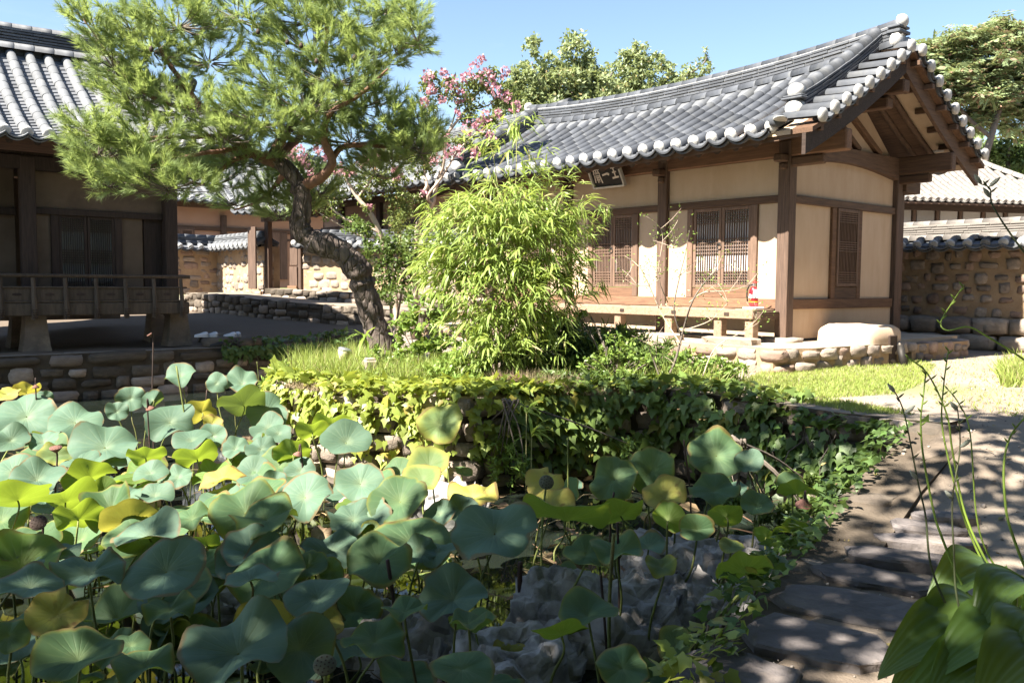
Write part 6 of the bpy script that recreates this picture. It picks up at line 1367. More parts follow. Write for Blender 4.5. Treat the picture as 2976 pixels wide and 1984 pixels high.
shrub('leafy_shrub', 'upright weed with pale narrow leaves against the dark ivy wall', 1480, 1430, 8.9, [(1470, 1290, 40, 60, 8.9, 200), (1440, 1350, 40, 50, 8.9, 160), (1510, 1370, 40, 60, 8.8, 180), (1400, 1300, 30, 50, 9.0, 110), (1830, 1310, 40, 50, 9.2, 140)], SHR, (.07, .022), stems=8, tpl=LANCE)
shrub('leafy_shrub', 'clump of weeds at the foot of the retaining wall beside the rocks', 2130, 1520, 7.2, [(2130, 1470, 60, 40, 7.3, 300), (2240, 1490, 60, 40, 7.2, 300), (2350, 1490, 60, 40, 7.0, 260), (2330, 1400, 60, 50, 7.4, 220)], DKG, (.06, .028), stems=8)
shrub('leafy_shrub', 'tangled tall weeds hiding the podium edge right of the bamboo', 1600, 1040, 11.4, [(1560, 980, 60, 60, 11.4, 260), (1650, 970, 60, 60, 11.5, 260), (1740, 990, 70, 50, 11.4, 300), (1830, 1000, 60, 50, 11.3, 260), (1480, 1000, 50, 70, 11.3, 240), (1900, 1010, 60, 50, 11.2, 240)], DKG, (.16, .022), stems=24, tpl=LANCE)
shrub('leafy_shrub', 'pale sprawling weeds with small leaves left of the thin bush', 1790, 1080, 10.4, [(1780, 1000, 60, 50, 10.4, 200), (1720, 1060, 60, 40, 10.3, 220), (1850, 1060, 60, 50, 10.3, 220), (1700, 920, 40, 40, 10.8, 90)], SHR, (.055, .03), stems=16)
shrub('leafy_shrub', 'low leafy weeds in the grass below the lamp and pine', 1010, 1100, 10.6, [(960, 1080, 50, 30, 10.6, 160), (1050, 1090, 60, 30, 10.5, 200), (1140, 1090, 60, 36, 10.4, 220), (1220, 1080, 60, 40, 10.5, 240), (1320, 1080, 60, 40, 10.3, 220)], SHR, (.06, .035), stems=14)
shrub('leafy_shrub', 'knee-high leafy weeds at the front left rim of the mound', 860, 1120, 10.9, [(830, 1080, 40, 30, 11.0, 200), (900, 1085, 50, 36, 10.8, 260), (790, 1110, 40, 26, 10.9, 160), (1000, 1110, 46, 26, 10.2, 180)], SHR, (.06, .03), stems=12)
shrub('leafy_shrub', 'bushy green weeds at the foot of the bamboo, left side', 1330, 1090, 10.5, [(1330, 1040, 50, 46, 10.6, 320), (1390, 1070, 50, 36, 10.3, 280), (1280, 1080, 60, 36, 10.2, 300), (1420, 1010, 40, 50, 10.7, 200), (1350, 1110, 60, 24, 9.9, 220)], SHR, (.08, .032), stems=16, tpl=LANCE)
shrub('leafy_shrub', 'dark rank weeds hanging over the recessed wall top', 1720, 1120, 10.1, [(1620, 1100, 60, 30, 10.0, 420), (1720, 1110, 70, 30, 10.0, 480), (1830, 1110, 60, 30, 10.0, 420), (1560, 1120, 40, 30, 9.8, 240)], DKG, (.09, .03), stems=16, tpl=LANCE)
shrub('leafy_shrub', 'tall light weeds beside the stone marker', 1120, 1080, 10.9, [(1110, 1020, 30, 50, 10.9, 130), (1150, 1050, 36, 36, 10.8, 160), (1070, 1060, 30, 30, 10.8, 110)], SHR, (.07, .026), stems=10, tpl=LANCE)
GRB = leafy('bamboo_grass', (.20, .32, .05), (.28, .38, .08), (.45, .55, .09), tramt=.34, rough=.42, rand=.2)
def fan(label, u, v, Y, n, L, spread=1.0):
    b = PY(u, v, Y); A = empty('bamboo_sprout', b, 0, label, 'sprout'); me = mesh_np('leaf', LANCE[0]*np.array([.13, 1, 1.6]), LANCE[1], GRB)
    for i in range(n):
        d = Vector((rng.uniform(-1, 1)*spread, rng.uniform(-.9, .3), rng.uniform(-.25, .9))); put('leaf', me, A, (0, 0, .05*rng.rand()), d, (0, 0, 1), s=(L*rng.uniform(.7, 1.2),)*3)
    g = float(ground_z(b.x, b.y)) if v < 1200 else WATER_Z
    mb = MB(); mb.tube([(0, .05, min(0, g-b.z)), (0, 0, .05)], .005, 5); mb.build('stem', BAMC, A)
fan('bamboo sprout with broad blades at the foot of the pine trunk', 1060, 985, 11.0, 14, .32)
fan('drooping bamboo sprout hanging before the dark ivy wall', 1545, 1270, 8.7, 16, .26)
fan('small bamboo sprout poking from the ivy below the dry weeds', 1530, 1200, 8.9, 9, .26)
fan('bamboo sprout among grass in the middle of the mound', 1190, 1110, 10.2, 9, .24)
DRYW = leafy('dry_weed', (.20, .11, .09), (.28, .17, .13), (.3, .2, .15), tramt=.2, rough=.9, rand=.3)
shrub('dry_weed', 'reddish brown dry weed mound at the foot of the bamboo', 1480, 1150, 9.5, [(1480, 1120, 70, 34, 9.5, 1500), (1440, 1140, 50, 24, 9.4, 700), (1530, 1130, 40, 26, 9.6, 500)], DRYW, (.035, .006), stems=18, tpl=QUAD)
# thin half-bare bush in front of the porch
def thin_bush():
    b = PY(1925, 1125, 10.2); b.z = zg(b); T = empty('thin_bush', b, 0, 'sparse half-bare bush with grey twigs in front of the porch doors', 'bush')
    W = lambda u, v: PY(u, v, 10.2)-b
    br = [([(1925, 1125), (1960, 1060), (1990, 960), (2010, 870), (2070, 800), (2110, 770)], [.018, .016, .013, .010, .006, .003]), ([(1985, 980), (1960, 900), (1975, 800), (1990, 740), (2000, 670)], [.010, .008, .007, .005, .002]), ([(1975, 1000), (1930, 920), (1890, 830), (1860, 780)], [.009, .007, .005, .002]),
          ([(2005, 880), (2050, 850), (2120, 845), (2170, 830)], [.008, .006, .004, .002]), ([(1945, 880), (1910, 800), (1925, 700), (1920, 665)], [.007, .005, .003, .002]), ([(1980, 760), (1960, 720), (1975, 690)], [.005, .004, .002]), ([(1925, 1125), (1900, 1050), (1880, 1000)], [.012, .008, .004]), ([(2040, 1090), (2080, 1010), (2160, 960), (2200, 930)], [.008, .006, .004, .002]),
          ([(1990, 960), (2060, 930), (2110, 880)], [.007, .005, .002]), ([(1890, 830), (1850, 830), (1815, 810)], [.005, .003, .002])]
    tips = []
    for pts, r in br:
        P = [W(*q)+Vector((0, rng.uniform(-.1, .1), 0)) for q in pts]; limb('twig', P, r, BARK_W if r[0] < .01 else BARK_G, T, n=5, sub=4); tips += P[1:]
        for k in range(5):
            a = P[rng.randint(1, len(P))]; e = a+Vector((rng.uniform(-.22, .22), rng.uniform(-.15, .15), rng.uniform(.02, .25))); limb('twig', [a, a.lerp(e, .5)+Vector((.02, 0, 0)), e], [.004, .003, .0015], BARK_W, T, n=4, sub=2); tips.append(e)
    tips = np.array([list(t) for t in tips]); n = 620; P = tips[rng.randint(len(tips), size=n)]+rng.randn(n, 3)*np.array([.07, .07, .05])
    foliage('foliage', T, [leaves(LEAF, P, unit(n), unit(n), rng.uniform(.025, .045, n), rng.uniform(.012, .02, n))], SHR)
thin_bush()
# garden lamp and boundary stone on the mound
def lamp():
    b = PY(985, 1050, 10.9); A = empty('garden_lamp', (b.x, b.y, b.z-.1), R(20), 'small cream garden lamp with grey cap on the mound below the pine', 'lamp')
    CR = solid('cream_shade', (.62, .55, .38), (.55, .48, .32), rough=.5, bump=.03, rand=0)
    tl = Matrix.Rotation(R(18), 3, 'Y')
    mb = MB(); mb.lathe([(.012, .08), (.035, .10), (.09, .24), (.088, .243)], n=18, axis=tl); mb.build('shade', CR, A, True)
    mb = MB(); mb.lathe([(.092, .24), (.093, .26), (.07, .28), (.03, .287)], n=18, axis=tl); mb.build('cap', METAL, A, True)
    mb = MB(); mb.tube([(0, 0, -.15), (0, 0, .05), tl @ Vector((0, 0, .12))], .016, 8); mb.build('stem', METAL_D, A)
    p = PY(1075, 1075, 10.6); mb = MB(); mb.box((0, 0, .12), (.16, .16, .36), ch=.02); mb.box((0, 0, .31), (.12, .12, .02), ch=.008)
    st = mb.build('marker_stone', STONE_W); st.location = (p.x, p.y, float(ground_z(p.x, p.y))-.02); st.rotation_euler = (.04, 0, R(25)); tag(st, 'short pale stone marker in the grass left of the bamboo', 'stone')
lamp()

# pebbles and fallen leaves on the sand
def scatter():
    m = 2600; x = np.r_[rng.uniform(1.0, 6, m//2), rng.uniform(2, 9, m//2)]; y = np.r_[rng.uniform(2.2, 7.5, m//2), rng.uniform(7, 14, m//2)]; k = ~inside(x, y, [(a-.1 if a < 0 else a+.25, b) for a, b in POND]); x, y = x[k], y[k]; m = len(x)
    oc = np.array([[1, 0, 0], [0, 1, 0], [-1, 0, 0], [0, -1, 0], [0, 0, .7], [0, 0, -.7]]); of = np.array([[0, 1, 4], [1, 2, 4], [2, 3, 4], [3, 0, 4], [1, 0, 5], [2, 1, 5], [3, 2, 5], [0, 3, 5]])
    s = rng.uniform(.004, .014, m)*np.where(rng.rand(m) < .06, 2.2, 1); P = np.c_[x, y, ground_z(x, y)+s*.3]
    o = foliage('pebbles', None, [inst(oc, of, frames(unit(m), unit(m), s), P)], solid('pebble', (.30, .26, .22), (.20, .17, .15), scale=8, rough=.95, bump=.2, rand=.35, isl=True)); tag(o, 'small pebbles strewn on the sandy path and yard', 'pebbles', kind='stuff')
    n = 260; x = rng.uniform(1.2, 7, n); y = rng.uniform(2.4, 12, n); P = np.c_[x, y, ground_z(x, y)+.012]
    o = foliage('fallen_leaves', None, [leaves(LEAF6, P, np.c_[rng.randn(n, 2), .1*rng.randn(n)], np.tile([0, 0, 1.0], (n, 1))+.3*rng.randn(n, 3), rng.uniform(.03, .07, n), rng.uniform(.02, .04, n))], leafy('fallen_leaf', (.22, .15, .07), (.28, .22, .08), (.3, .2, .08), tramt=.15, rough=.8, rand=.4)); tag(o, 'scattered dry leaves fallen on the path and yard', 'leaves', kind='stuff')
scatter()

# ================================================================== LOTUS
def lotus_mat(name, core, main, edge, tr, edgeamt=.0, tramt=.3, spots=0.0, rough=.6, spec=.22):
    m, nt, N, L = _nodes(name)
    out = N.new('ShaderNodeOutputMaterial'); b = N.new('ShaderNodeBsdfPrincipled'); t = N.new('ShaderNodeBsdfTranslucent'); mxs = N.new('ShaderNodeMixShader')
    b.inputs['Roughness'].default_value = rough; b.inputs['Specular IOR Level'].default_value = spec
    ra = N.new('ShaderNodeAttribute'); ra.attribute_name = 'rad'; an = N.new('ShaderNodeAttribute'); an.attribute_name = 'ang'; oi = N.new('ShaderNodeObjectInfo')
    def mix(f, a, bcol):
        x = N.new('ShaderNodeMix'); x.data_type = 'RGBA'
        if isinstance(a, tuple): x.inputs[6].default_value = (*a, 1)
        else: L.new(a, x.inputs[6])
        if isinstance(bcol, tuple): x.inputs[7].default_value = (*bcol, 1)
        else: L.new(bcol, x.inputs[7])
        if isinstance(f, float): x.inputs[0].default_value = f
        else: L.new(f, x.inputs[0])
        return x.outputs[2]
    def mr(src, a, bb, c, d):
        x = N.new('ShaderNodeMapRange'); x.inputs[1].default_value = a; x.inputs[2].default_value = bb; x.inputs[3].default_value = c; x.inputs[4].default_value = d; L.new(src, x.inputs[0]); return x.outputs[0]
    def mth(op, a, bb=None):
        x = N.new('ShaderNodeMath'); x.operation = op
        for i, q in enumerate((a, bb)):
            if q is None: continue
            if isinstance(q, (int, float)): x.inputs[i].default_value = q
            else: L.new(q, x.inputs[i])
        return x.outputs[0]
    tc = N.new('ShaderNodeTexCoord'); nz = N.new('ShaderNodeTexNoise'); nz.inputs['Scale'].default_value = 7; nz.inputs['Detail'].default_value = 7; L.new(tc.outputs['Object'], nz.inputs['Vector'])
    col = mix(mr(ra.outputs['Fac'], 0, .35, 0, 1), core, main)
    ev = mth('ADD', ra.outputs['Fac'], mth('MULTIPLY', mth('SUBTRACT', nz.outputs[0], .5), .5))
    n4 = N.new('ShaderNodeTexNoise'); n4.inputs['Scale'].default_value = 3.5; n4.inputs['Detail'].default_value = 9; n4.inputs['Roughness'].default_value = .7; L.new(tc.outputs['Object'], n4.inputs['Vector'])
    col = mix(mr(n4.outputs[0], .45, .75, 0, .45), col, tuple(min(1, q*1.5+.02) for q in main))
    if edgeamt > 0: col = mix(mr(ev, 1.0-edgeamt, 1.0, 0, 1), col, edge)
    w = mth('ABSOLUTE', mth('SUBTRACT', mth('FRACT', mth('MULTIPLY', an.outputs['Fac'], 21.0)), .5))            # radial veins
    vein = mth('MULTIPLY', mr(w, .0, mul_w := .14, 1, 0), mr(ra.outputs['Fac'], .02, .9, .8, .1))
    col = mix(mth('MULTIPLY', vein, .85), col, core)
    if spots > 0:
        n2 = N.new('ShaderNodeTexNoise'); n2.inputs['Scale'].default_value = 16; n2.inputs['Detail'].default_value = 5; L.new(tc.outputs['Object'], n2.inputs['Vector'])
        col = mix(mr(n2.outputs[0], .60, .72, 0, spots), col, (.16, .07, .03))
    col = mix(mth('MULTIPLY', mr(mth('ADD', ev, mth('MULTIPLY', oi.outputs['Random'], .08)), .99, 1.05, 0, 1), .8), col, (.17, .10, .05))
    hs = N.new('ShaderNodeHueSaturation'); L.new(col, hs.inputs['Color']); L.new(mr(oi.outputs['Random'], 0, 1, .8, 1.2), hs.inputs['Value']); L.new(mr(nz.outputs[0], .3, .7, .49, .515), hs.inputs['Hue'])
    L.new(hs.outputs[0], b.inputs['Base Color'])
    bp = N.new('ShaderNodeBump'); bp.inputs['Strength'].default_value = .5; bp.inputs['Distance'].default_value = .006; L.new(mth('ADD', vein, mth('MULTIPLY', nz.outputs[0], .3)), bp.inputs['Height']); L.new(bp.outputs[0], b.inputs['Normal'])
    t.inputs[0].default_value = (*tr, 1); mxs.inputs[0].default_value = tramt
    L.new(b.outputs[0], mxs.inputs[1]); L.new(t.outputs[0], mxs.inputs[2]); L.new(mxs.outputs[0], out.inputs[0]); return m
LM = {'P': lotus_mat('lotus_pale', (.20, .26, .155), (.094, .158, .104), (.2, .25, .1), (.28, .38, .05), tramt=.2),
      'G': lotus_mat('lotus_green', (.20, .27, .12), (.085, .15, .07), (.22, .24, .06), (.30, .40, .045), edgeamt=.12, tramt=.30),
      'Y': lotus_mat('lotus_yellowing', (.20, .26, .12), (.14, .20, .075), (.32, .32, .07), (.42, .46, .05), edgeamt=.38, tramt=.32),
      'L': lotus_mat('lotus_yellow', (.32, .32, .12), (.38, .36, .075), (.40, .30, .08), (.55, .50, .07), edgeamt=.35, tramt=.34, spots=.8),
      'U': lotus_mat('lotus_backlit', (.26, .32, .12), (.12, .19, .045), (.2, .24, .05), (.38, .50, .04), edgeamt=.1, tramt=.34),
      'B': lotus_mat('lotus_dry', (.34, .25, .16), (.36, .27, .17), (.26, .16, .10), (.4, .3, .18), edgeamt=.5, tramt=.2, spots=.8, rough=.8)}
STALK = solid('lotus_stalk', (.19, .22, .06), (.13, .15, .045), scale=3, rough=.6, bump=.3, bscale=120, rand=.3, c3=(.14, .08, .05), c3scale=2.5, c3amt=.6)
STALKD = solid('dead_stalk', (.085, .055, .045), (.045, .032, .028), scale=6, rough=.8, bump=.2, rand=.3, c3=(.2, .1, .07), c3scale=3, c3amt=.5)
def lotus_mesh(seed, cup=.16, wave=.10, fold=0.0, notch=True, tear=0.0):
    rs = np.random.RandomState(seed); n = 44; rings = [0, .06, .16, .32, .52, .72, .88, .97, 1.0]; V = []; F = []; RA = []; AN = []
    p1, p2, p3 = rs.uniform(0, 6.28, 3); k1, k2 = rs.choice([2, 3]), rs.choice([4, 5, 6]); f = fold; fa = rs.uniform(0, 6.28)
    for r in rings:
        for i in range(n):
            a = 2*math.pi*i/n; R_ = .5*(1+.05*math.sin(2*a+p1)+.035*math.sin(3*a+p2)+.012*math.sin(11*a+p3))
            if notch:                                            # two shallow clefts, as lotus leaves have
                for na in (math.pi/2, -math.pi/2): R_ *= 1-.13*math.exp(-((math.atan2(math.sin(a-na), math.cos(a-na)))/.16)**2)*(1 if na > 0 else .55)
            if tear and math.cos(a-fa-1.0) > 1-tear: R_ *= .72
            x, y = math.cos(a)*R_*r, math.sin(a)*R_*r
            z = cup*(r**1.35)*.5+wave*.5*(r**2)*(math.sin(k1*a+p2)*.8+math.sin(k2*a+p3)*.45)-.035*math.exp(-(r/.14)**2)+.010*r*(1-r)*4*math.cos(a*21)
            z -= .055*max(0, r-.8)/.2*(.6+.4*math.sin(k2*a+p1))
            if f: d = x*math.cos(fa)+y*math.sin(fa); z += f*abs(d)*1.1; x -= math.cos(fa)*d*f*.35; y -= math.sin(fa)*d*f*.35
            V.append((x, y, z)); RA.append(r); AN.append(i/n)
    m = len(rings)
    for j in range(m-1):
        for i in range(n): F.append((j*n+i, j*n+(i+1) % n, (j+1)*n+(i+1) % n, (j+1)*n+i) if j else (0*n+i, n+i, n+(i+1) % n, 0*n+(i+1) % n)[::-1])
    V = np.array(V); F = np.array([q[::-1] for q in F]); F = F[:, ::-1]
    return V, F, RA, AN
def lotus_leaf(loc, dia, normal, kind, seed, label, group, spin=None, fold=0.0, tear=0.0, cup=None, stalk=True, bent=.12, wave=None):
    V, F, RA, AN = lotus_mesh(seed, cup if cup is not None else random.uniform(.06, .30), wave if wave is not None else random.uniform(.12, .30), fold, tear=tear)
    V = V*dia
    me = mesh_np('blade', V, F, LM[kind], smooth=True)
    for nm, dat in (('rad', RA), ('ang', AN)): me.attributes.new(nm, 'FLOAT', 'POINT').data.foreach_set('value', np.array(dat, dtype=np.float32))
    base = Vector((loc[0], loc[1], WATER_Z)); off = Vector((random.uniform(-bent, bent), random.uniform(-bent, bent), 0)); base += off*1.5
    T = empty('lotus_leaf', base, 0, label, 'lotus', group)
    o = link('blade', me, T); q = Vector(normal).to_track_quat('Z', 'Y').to_matrix() @ Matrix.Rotation(spin if spin is not None else random.uniform(0, 6.28), 3, 'Z')
    o.rotation_euler = q.to_euler(); o.location = Vector(loc)-base
    if stalk:
        top = Vector(loc)-base-Vector(normal).normalized()*.012; mid = top*.55+Vector((random.uniform(-.05, .05), random.uniform(-.05, .05), top.z*.05)); mb = MB()
        mb.tube(curve([(0, 0, -.3), mid*.5, mid, top-Vector(normal).normalized()*.07, top], 4), list(np.linspace(.0085, .0055, 17)), 6); mb.build('stalk', STALK, T, True)
    return T
# leaves read off the photograph: display x, y, width, height, kind, level above/below the usual height, label (None: one of many)
LL = [(60, 955, 130, 105, 'P', 0, 'largest pale lotus leaf at the left edge in the sunlit bed'), (172, 968, 118, 72, 'P', 0, 'pale rumpled lotus leaf right of the largest one at the left edge'), (240, 1025, 148, 92, 'P', 0, 'broad pale lotus leaf in front of the rumpled one, left side'),
 (390, 968, 112, 74, 'P', .02, 'pale lotus leaf left of the tall bare seed stalk'), (415, 862, 72, 46, 'P', .30, 'highest pale lotus leaf, standing free against the dark terrace wall'), (497, 880, 50, 44, 'P', .24, 'small heart-shaped pale leaf right of the highest lotus leaf'), (556, 880, 78, 46, 'P', .22, 'pale lobed leaf beside the small heart-shaped one'),
 (558, 928, 112, 56, 'u', .16, 'fan-like upturned leaf showing its ribbed silvery underside'), (613, 945, 92, 88, 'P', .04, 'round pale leaf right of the silvery fan-like one'), (300, 915, 62, 60, 'P', .0, 'shadowed leaf alone before the dark terrace wall'), (352, 920, 50, 66, 'uf', .06, 'folded bright green leaf in front of the dark wall'), (268, 945, 50, 44, 'P', .0, 'small pale leaf left of the shadowed one by the wall'),
 (25, 1010, 80, 56, 'P', -.05, None), (30, 1085, 110, 70, 'P', -.02, None), (100, 1015, 70, 46, 'P', -.1, None), (85, 1100, 120, 60, 'P', -.02, None), (335, 1050, 82, 44, 'uY', 0, 'backlit yellow-green leaf with upturned rim, centre of the left bed'), (452, 1052, 100, 46, 'uY', .02, 'backlit fan of yellow-green leaf right of the tall stalk'),
 (205, 1095, 110, 46, 'uY', -.04, None), (235, 1128, 66, 66, 'uY', -.08, None), (40, 1145, 140, 46, 'uY', -.06, None), (150, 1150, 130, 46, 'uG', -.06, None), (345, 1085, 74, 50, 'P', -.08, None), (290, 1145, 72, 56, 'P', -.1, None), (355, 1138, 82, 46, 'P', -.1, None), (510, 1100, 104, 40, 'L', .0, 'folded bright yellow leaf in the middle of the left bed'),
 (580, 1085, 84, 66, 'P', -.05, None), (630, 1110, 60, 60, 'P', -.1, None), (440, 1010, 84, 46, 'P', -.02, None), (490, 1000, 60, 66, 'P', -.02, None), (462, 945, 74, 52, 'uL', .08, 'yellow drooping leaf behind the silvery fan-like leaf'), (485, 975, 50, 60, 'L', .0, None), (718, 992, 76, 44, 'uY', .06, None), (765, 975, 92, 42, 'uY', .12, 'backlit leaf with a ragged rim left of the ivy mound'),
 (795, 1015, 112, 78, 'P', .04, 'smooth pale heart-shaped leaf in front of the ivy mound'), (672, 1042, 84, 60, 'uG', .0, None), (640, 1070, 100, 70, 'G', -.12, None), (1012, 972, 100, 92, 'Y', .14, 'round yellow-green leaf with one cleft, facing the viewer before the ivy'), (700, 1140, 128, 95, 'P', -.02, 'pale leaf with a torn right rim, left of the two large centre leaves'),
 (828, 1110, 112, 88, 'P', .0, 'pale two-lobed leaf left of the roundest green leaf at centre'), (918, 1150, 136, 106, 'G', .0, 'big round bright green leaf with pale veins at the very centre'), (985, 1070, 100, 80, 'Y', .0, 'pale yellow-edged leaf below the round yellow-green one'), (970, 1100, 90, 60, 'Y', -.06, None), (1085, 1140, 118, 58, 'L', -.05, 'bright yellow leaf right of the round green centre leaf'),
 (1250, 1108, 92, 70, 'L', .0, 'dull yellow leaf behind the large seed head'), (1262, 1158, 112, 74, 'L', -.05, 'spotted yellow-brown leaf below the large seed head'), (610, 1190, 152, 76, 'G', .05, 'dark wavy leaf in shade with a small hole, left of centre'), (870, 1290, 158, 108, 'G', -.1, 'large half-sunlit leaf with a dark shadow across it, lower centre'),
 (1135, 1222, 190, 130, 'P', .05, 'big dark blue-green leaf in shade at the centre of the pond'), (1040, 1375, 162, 112, 'P', -.02, 'dark heart-shaped leaf in shade above the rocks'), (730, 1370, 148, 86, 'P', .0, 'dark wide leaf in shade at lower centre left'), (575, 1330, 132, 42, 'P', .0, 'dark shallow leaf seen nearly edge-on left of the pale rock'),
 (380, 1310, 182, 140, 'P', .0, 'large dark two-lobed leaf with tiny holes at lower left'), (205, 1315, 152, 78, 'P', .0, 'grey-green shaded leaf left of the dark two-lobed one'), (70, 1345, 152, 64, 'P', .02, 'long drooping shaded leaf at the lower left edge'), (130, 1410, 130, 104, 'L', -.05, 'cupped yellow-green leaf with brown nibbled rim at lower left'), (180, 1510, 184, 112, 'G', .0, 'big dappled leaf at the bottom left corner'),
 (545, 1495, 250, 165, 'P', .05, 'largest dark leaf at the bottom left of centre'), (690, 1490, 160, 150, 'P', .0, 'dark leaf overlapping the largest one at the bottom'), (1410, 1100, 112, 96, 'G', .05, 'dappled heart-shaped green leaf right of the large seed head'), (1496, 1080, 108, 110, 'G', .1, 'tall dappled leaf behind the heart-shaped one on the right'), (1645, 1045, 128, 112, 'G', .14, 'round dappled leaf with yellowed rim, highest on the right side'),
 (1640, 1125, 112, 66, 'G', .0, None), (1738, 1160, 78, 54, 'G', .0, None), (1722, 1060, 62, 56, 'P', .12, 'narrow pale leaf seen edge-on beside the highest right leaf'), (1300, 1190, 200, 56, 'uG', .05, 'wide dark leaf with wavy blue rim seen from below at centre right'), (1425, 1182, 112, 60, 'uG', .0, None), (1528, 1140, 104, 80, 'L', .0, 'yellow spotted leaf below the tall dappled leaf on the right'),
 (1535, 1195, 84, 92, 'uGf', .0, 'narrow half-folded leaf leaning right of the thin dark stalk'), (1600, 1215, 80, 88, 'Gf', .0, 'slanting folded dark leaf beside the pale cupped leaf on the right'), (1668, 1185, 76, 58, 'uY', .02, 'pale cupped leaf with nibbled rim above the rocks on the right'), (1418, 1268, 124, 56, 'G', .0, 'wavy leaf over the broad cracked rock'), (1345, 1272, 104, 66, 'G', -.05, None), (1520, 1300, 78, 44, 'Y', -.08, 'small sunlit yellow-green leaf above the long rock'),
 (1712, 1312, 124, 66, 'uG', .05, 'upturned leaf with pale ribs beside the pond-edge ivy'), (1680, 1255, 58, 34, 'Y', -.08, None), (1350, 1410, 146, 76, 'G', -.05, 'leaf with a dark hole lying over the cracked rock'), (1290, 1455, 130, 40, 'uY', -.08, 'brown-edged leaf seen from below at the bottom centre'), (1430, 1532, 124, 92, 'G', -.05, 'dappled leaf at the bottom right of the rocks'),
 (1062, 1532, 156, 76, 'G', .0, 'shaded leaf at the bottom edge right of centre'), (1075, 1430, 92, 30, 'G', .0, None), (930, 1402, 104, 38, 'G', .0, None), (1815, 1112, 60, 58, 'G', .02, 'small heart-shaped leaf at the far right of the lotus bed'), (1832, 1132, 92, 28, 'uG', .0, None), (705, 1302, 96, 66, 'G', -.1, None), (760, 1310, 60, 60, 'G', -.12, None),
 (300, 1200, 140, 66, 'uL', -.1, 'golden backlit leaf low in the left bed'), (440, 1190, 100, 46, 'G', -.1, None), (475, 1250, 66, 40, 'uG', -.12, None), (180, 1190, 110, 60, 'uG', -.1, None), (1010, 1180, 76, 56, 'P', -.08, None), (1062, 1172, 74, 66, 'P', -.06, None), (965, 1262, 76, 66, 'P', -.1, None), (1005, 1268, 90, 52, 'P', -.12, None), (738, 1225, 44, 60, 'B', -.15, 'pale dried leaf hanging at lower centre left'),
 (622, 1250, 60, 56, 'L', -.12, 'yellow torn leaf beside the open water'), (812, 1192, 120, 66, 'P', -.1, None), (852, 1215, 44, 50, 'Y', -.14, None), (300, 1480, 90, 50, 'G', -.1, None), (390, 1400, 110, 60, 'G', -.12, None), (30, 1250, 120, 60, 'G', -.05, None), (130, 1270, 100, 50, 'P', -.08, None), (20, 1460, 90, 80, 'G', -.1, None), (330, 1530, 140, 70, 'G', -.12, None), (860, 1470, 150, 80, 'G', -.15, None),
 (640, 995, 60, 40, 'P', -.08, None), (130, 1045, 80, 40, 'Y', -.12, None), (410, 1095, 70, 46, 'P', -.12, None), (540, 1030, 60, 46, 'P', -.1, None), (690, 1080, 70, 60, 'P', -.12, None), (600, 1030, 70, 50, 'P', -.1, None), (15, 905, 60, 30, 'L', .02, None), (60, 900, 60, 34, 'uL', .02, 'yellow leaf peeking above the largest pale one at left'), (100, 915, 40, 52, 'P', .04, None), (1760, 1230, 60, 30, 'uG', -.05, None), (1820, 1220, 80, 30, 'uG', -.05, None)]
ZONE = lambda x, y: ('left' if x < 640 else 'centre' if x < 1180 else 'right', 'back' if y < 1080 else 'middle' if y < 1240 else 'front')
KN = {'P': 'blue-green', 'G': 'mid-green', 'Y': 'yellow-green', 'L': 'yellow', 'B': 'dry'}
LZ0 = EYE-1.50
for i, (x, y, w, h, k, dz, lab) in enumerate(LL):
    kind = [c for c in k if c in 'PGYLB']; kind = kind[0] if kind else 'P'; under = 'u' in k; fold = .5 if 'f' in k else 0.0
    u, v = dS(x, y); p = PZ(u, v, LZ0+dz*.9); dep = p.y; dia = w*D2S/FPX*dep*1.04
    phi = math.atan2(EYE-p.z, dep); asp = min(.96, h/w); al = math.asin(asp)
    tl = (al-phi) if not under else -(al+phi)*.9
    lean = (x*D2S-1488)/FPX
    nrm = Vector((random.uniform(-.25, .12)-lean*math.sin(tl), -math.sin(tl), math.cos(tl)))
    zx, zy = ZONE(x, y); g = None
    if lab is None:
        st = 'seen from below' if under else 'facing up'
        lab = f'{KN[kind]} lotus leaf {st}, in the {zy} part of the bed, {zx}' + ('' if zx == 'centre' else ' side')
        g = f'{KN[kind]} lotus leaves {st}, {zy} {zx}'
    lotus_leaf(p, dia, nrm, 'U' if (under and kind in 'YG') else kind, 100+i, lab, g, fold=fold, tear=.12 if kind in 'LB' else 0, cup=.22 if under else None)
# more full-sized leaves filling the left bed at a slightly lower level
nf = 0
while nf < 46:
    u, v = rng.uniform(-40, 1250), rng.uniform(1240, 1740); p = PZ(u, v, LZ0-rng.uniform(.06, .30))
    if not inside(np.array([p.x]), np.array([p.y]), POND)[0] or p.y > 9.6: continue
    if 880 < u and v > 1650: continue
    kind = 'PPPGGU'[rng.randint(6)]; nm = {'P': 'blue-green', 'G': 'mid-green', 'U': 'backlit'}[kind]; zz = 'far' if v < 1450 else 'near'
    lotus_leaf(p, rng.uniform(.30, .50), Vector((rng.uniform(-.35, .25), rng.uniform(-.9, -.1), 1)), kind, 600+nf, f'{nm} lotus leaf filling a gap a little below the topmost leaves, {zz} left bed', f'{nm} gap-filling lotus leaves, {zz} left bed', fold=.35 if rng.rand() < .2 else 0); nf += 1
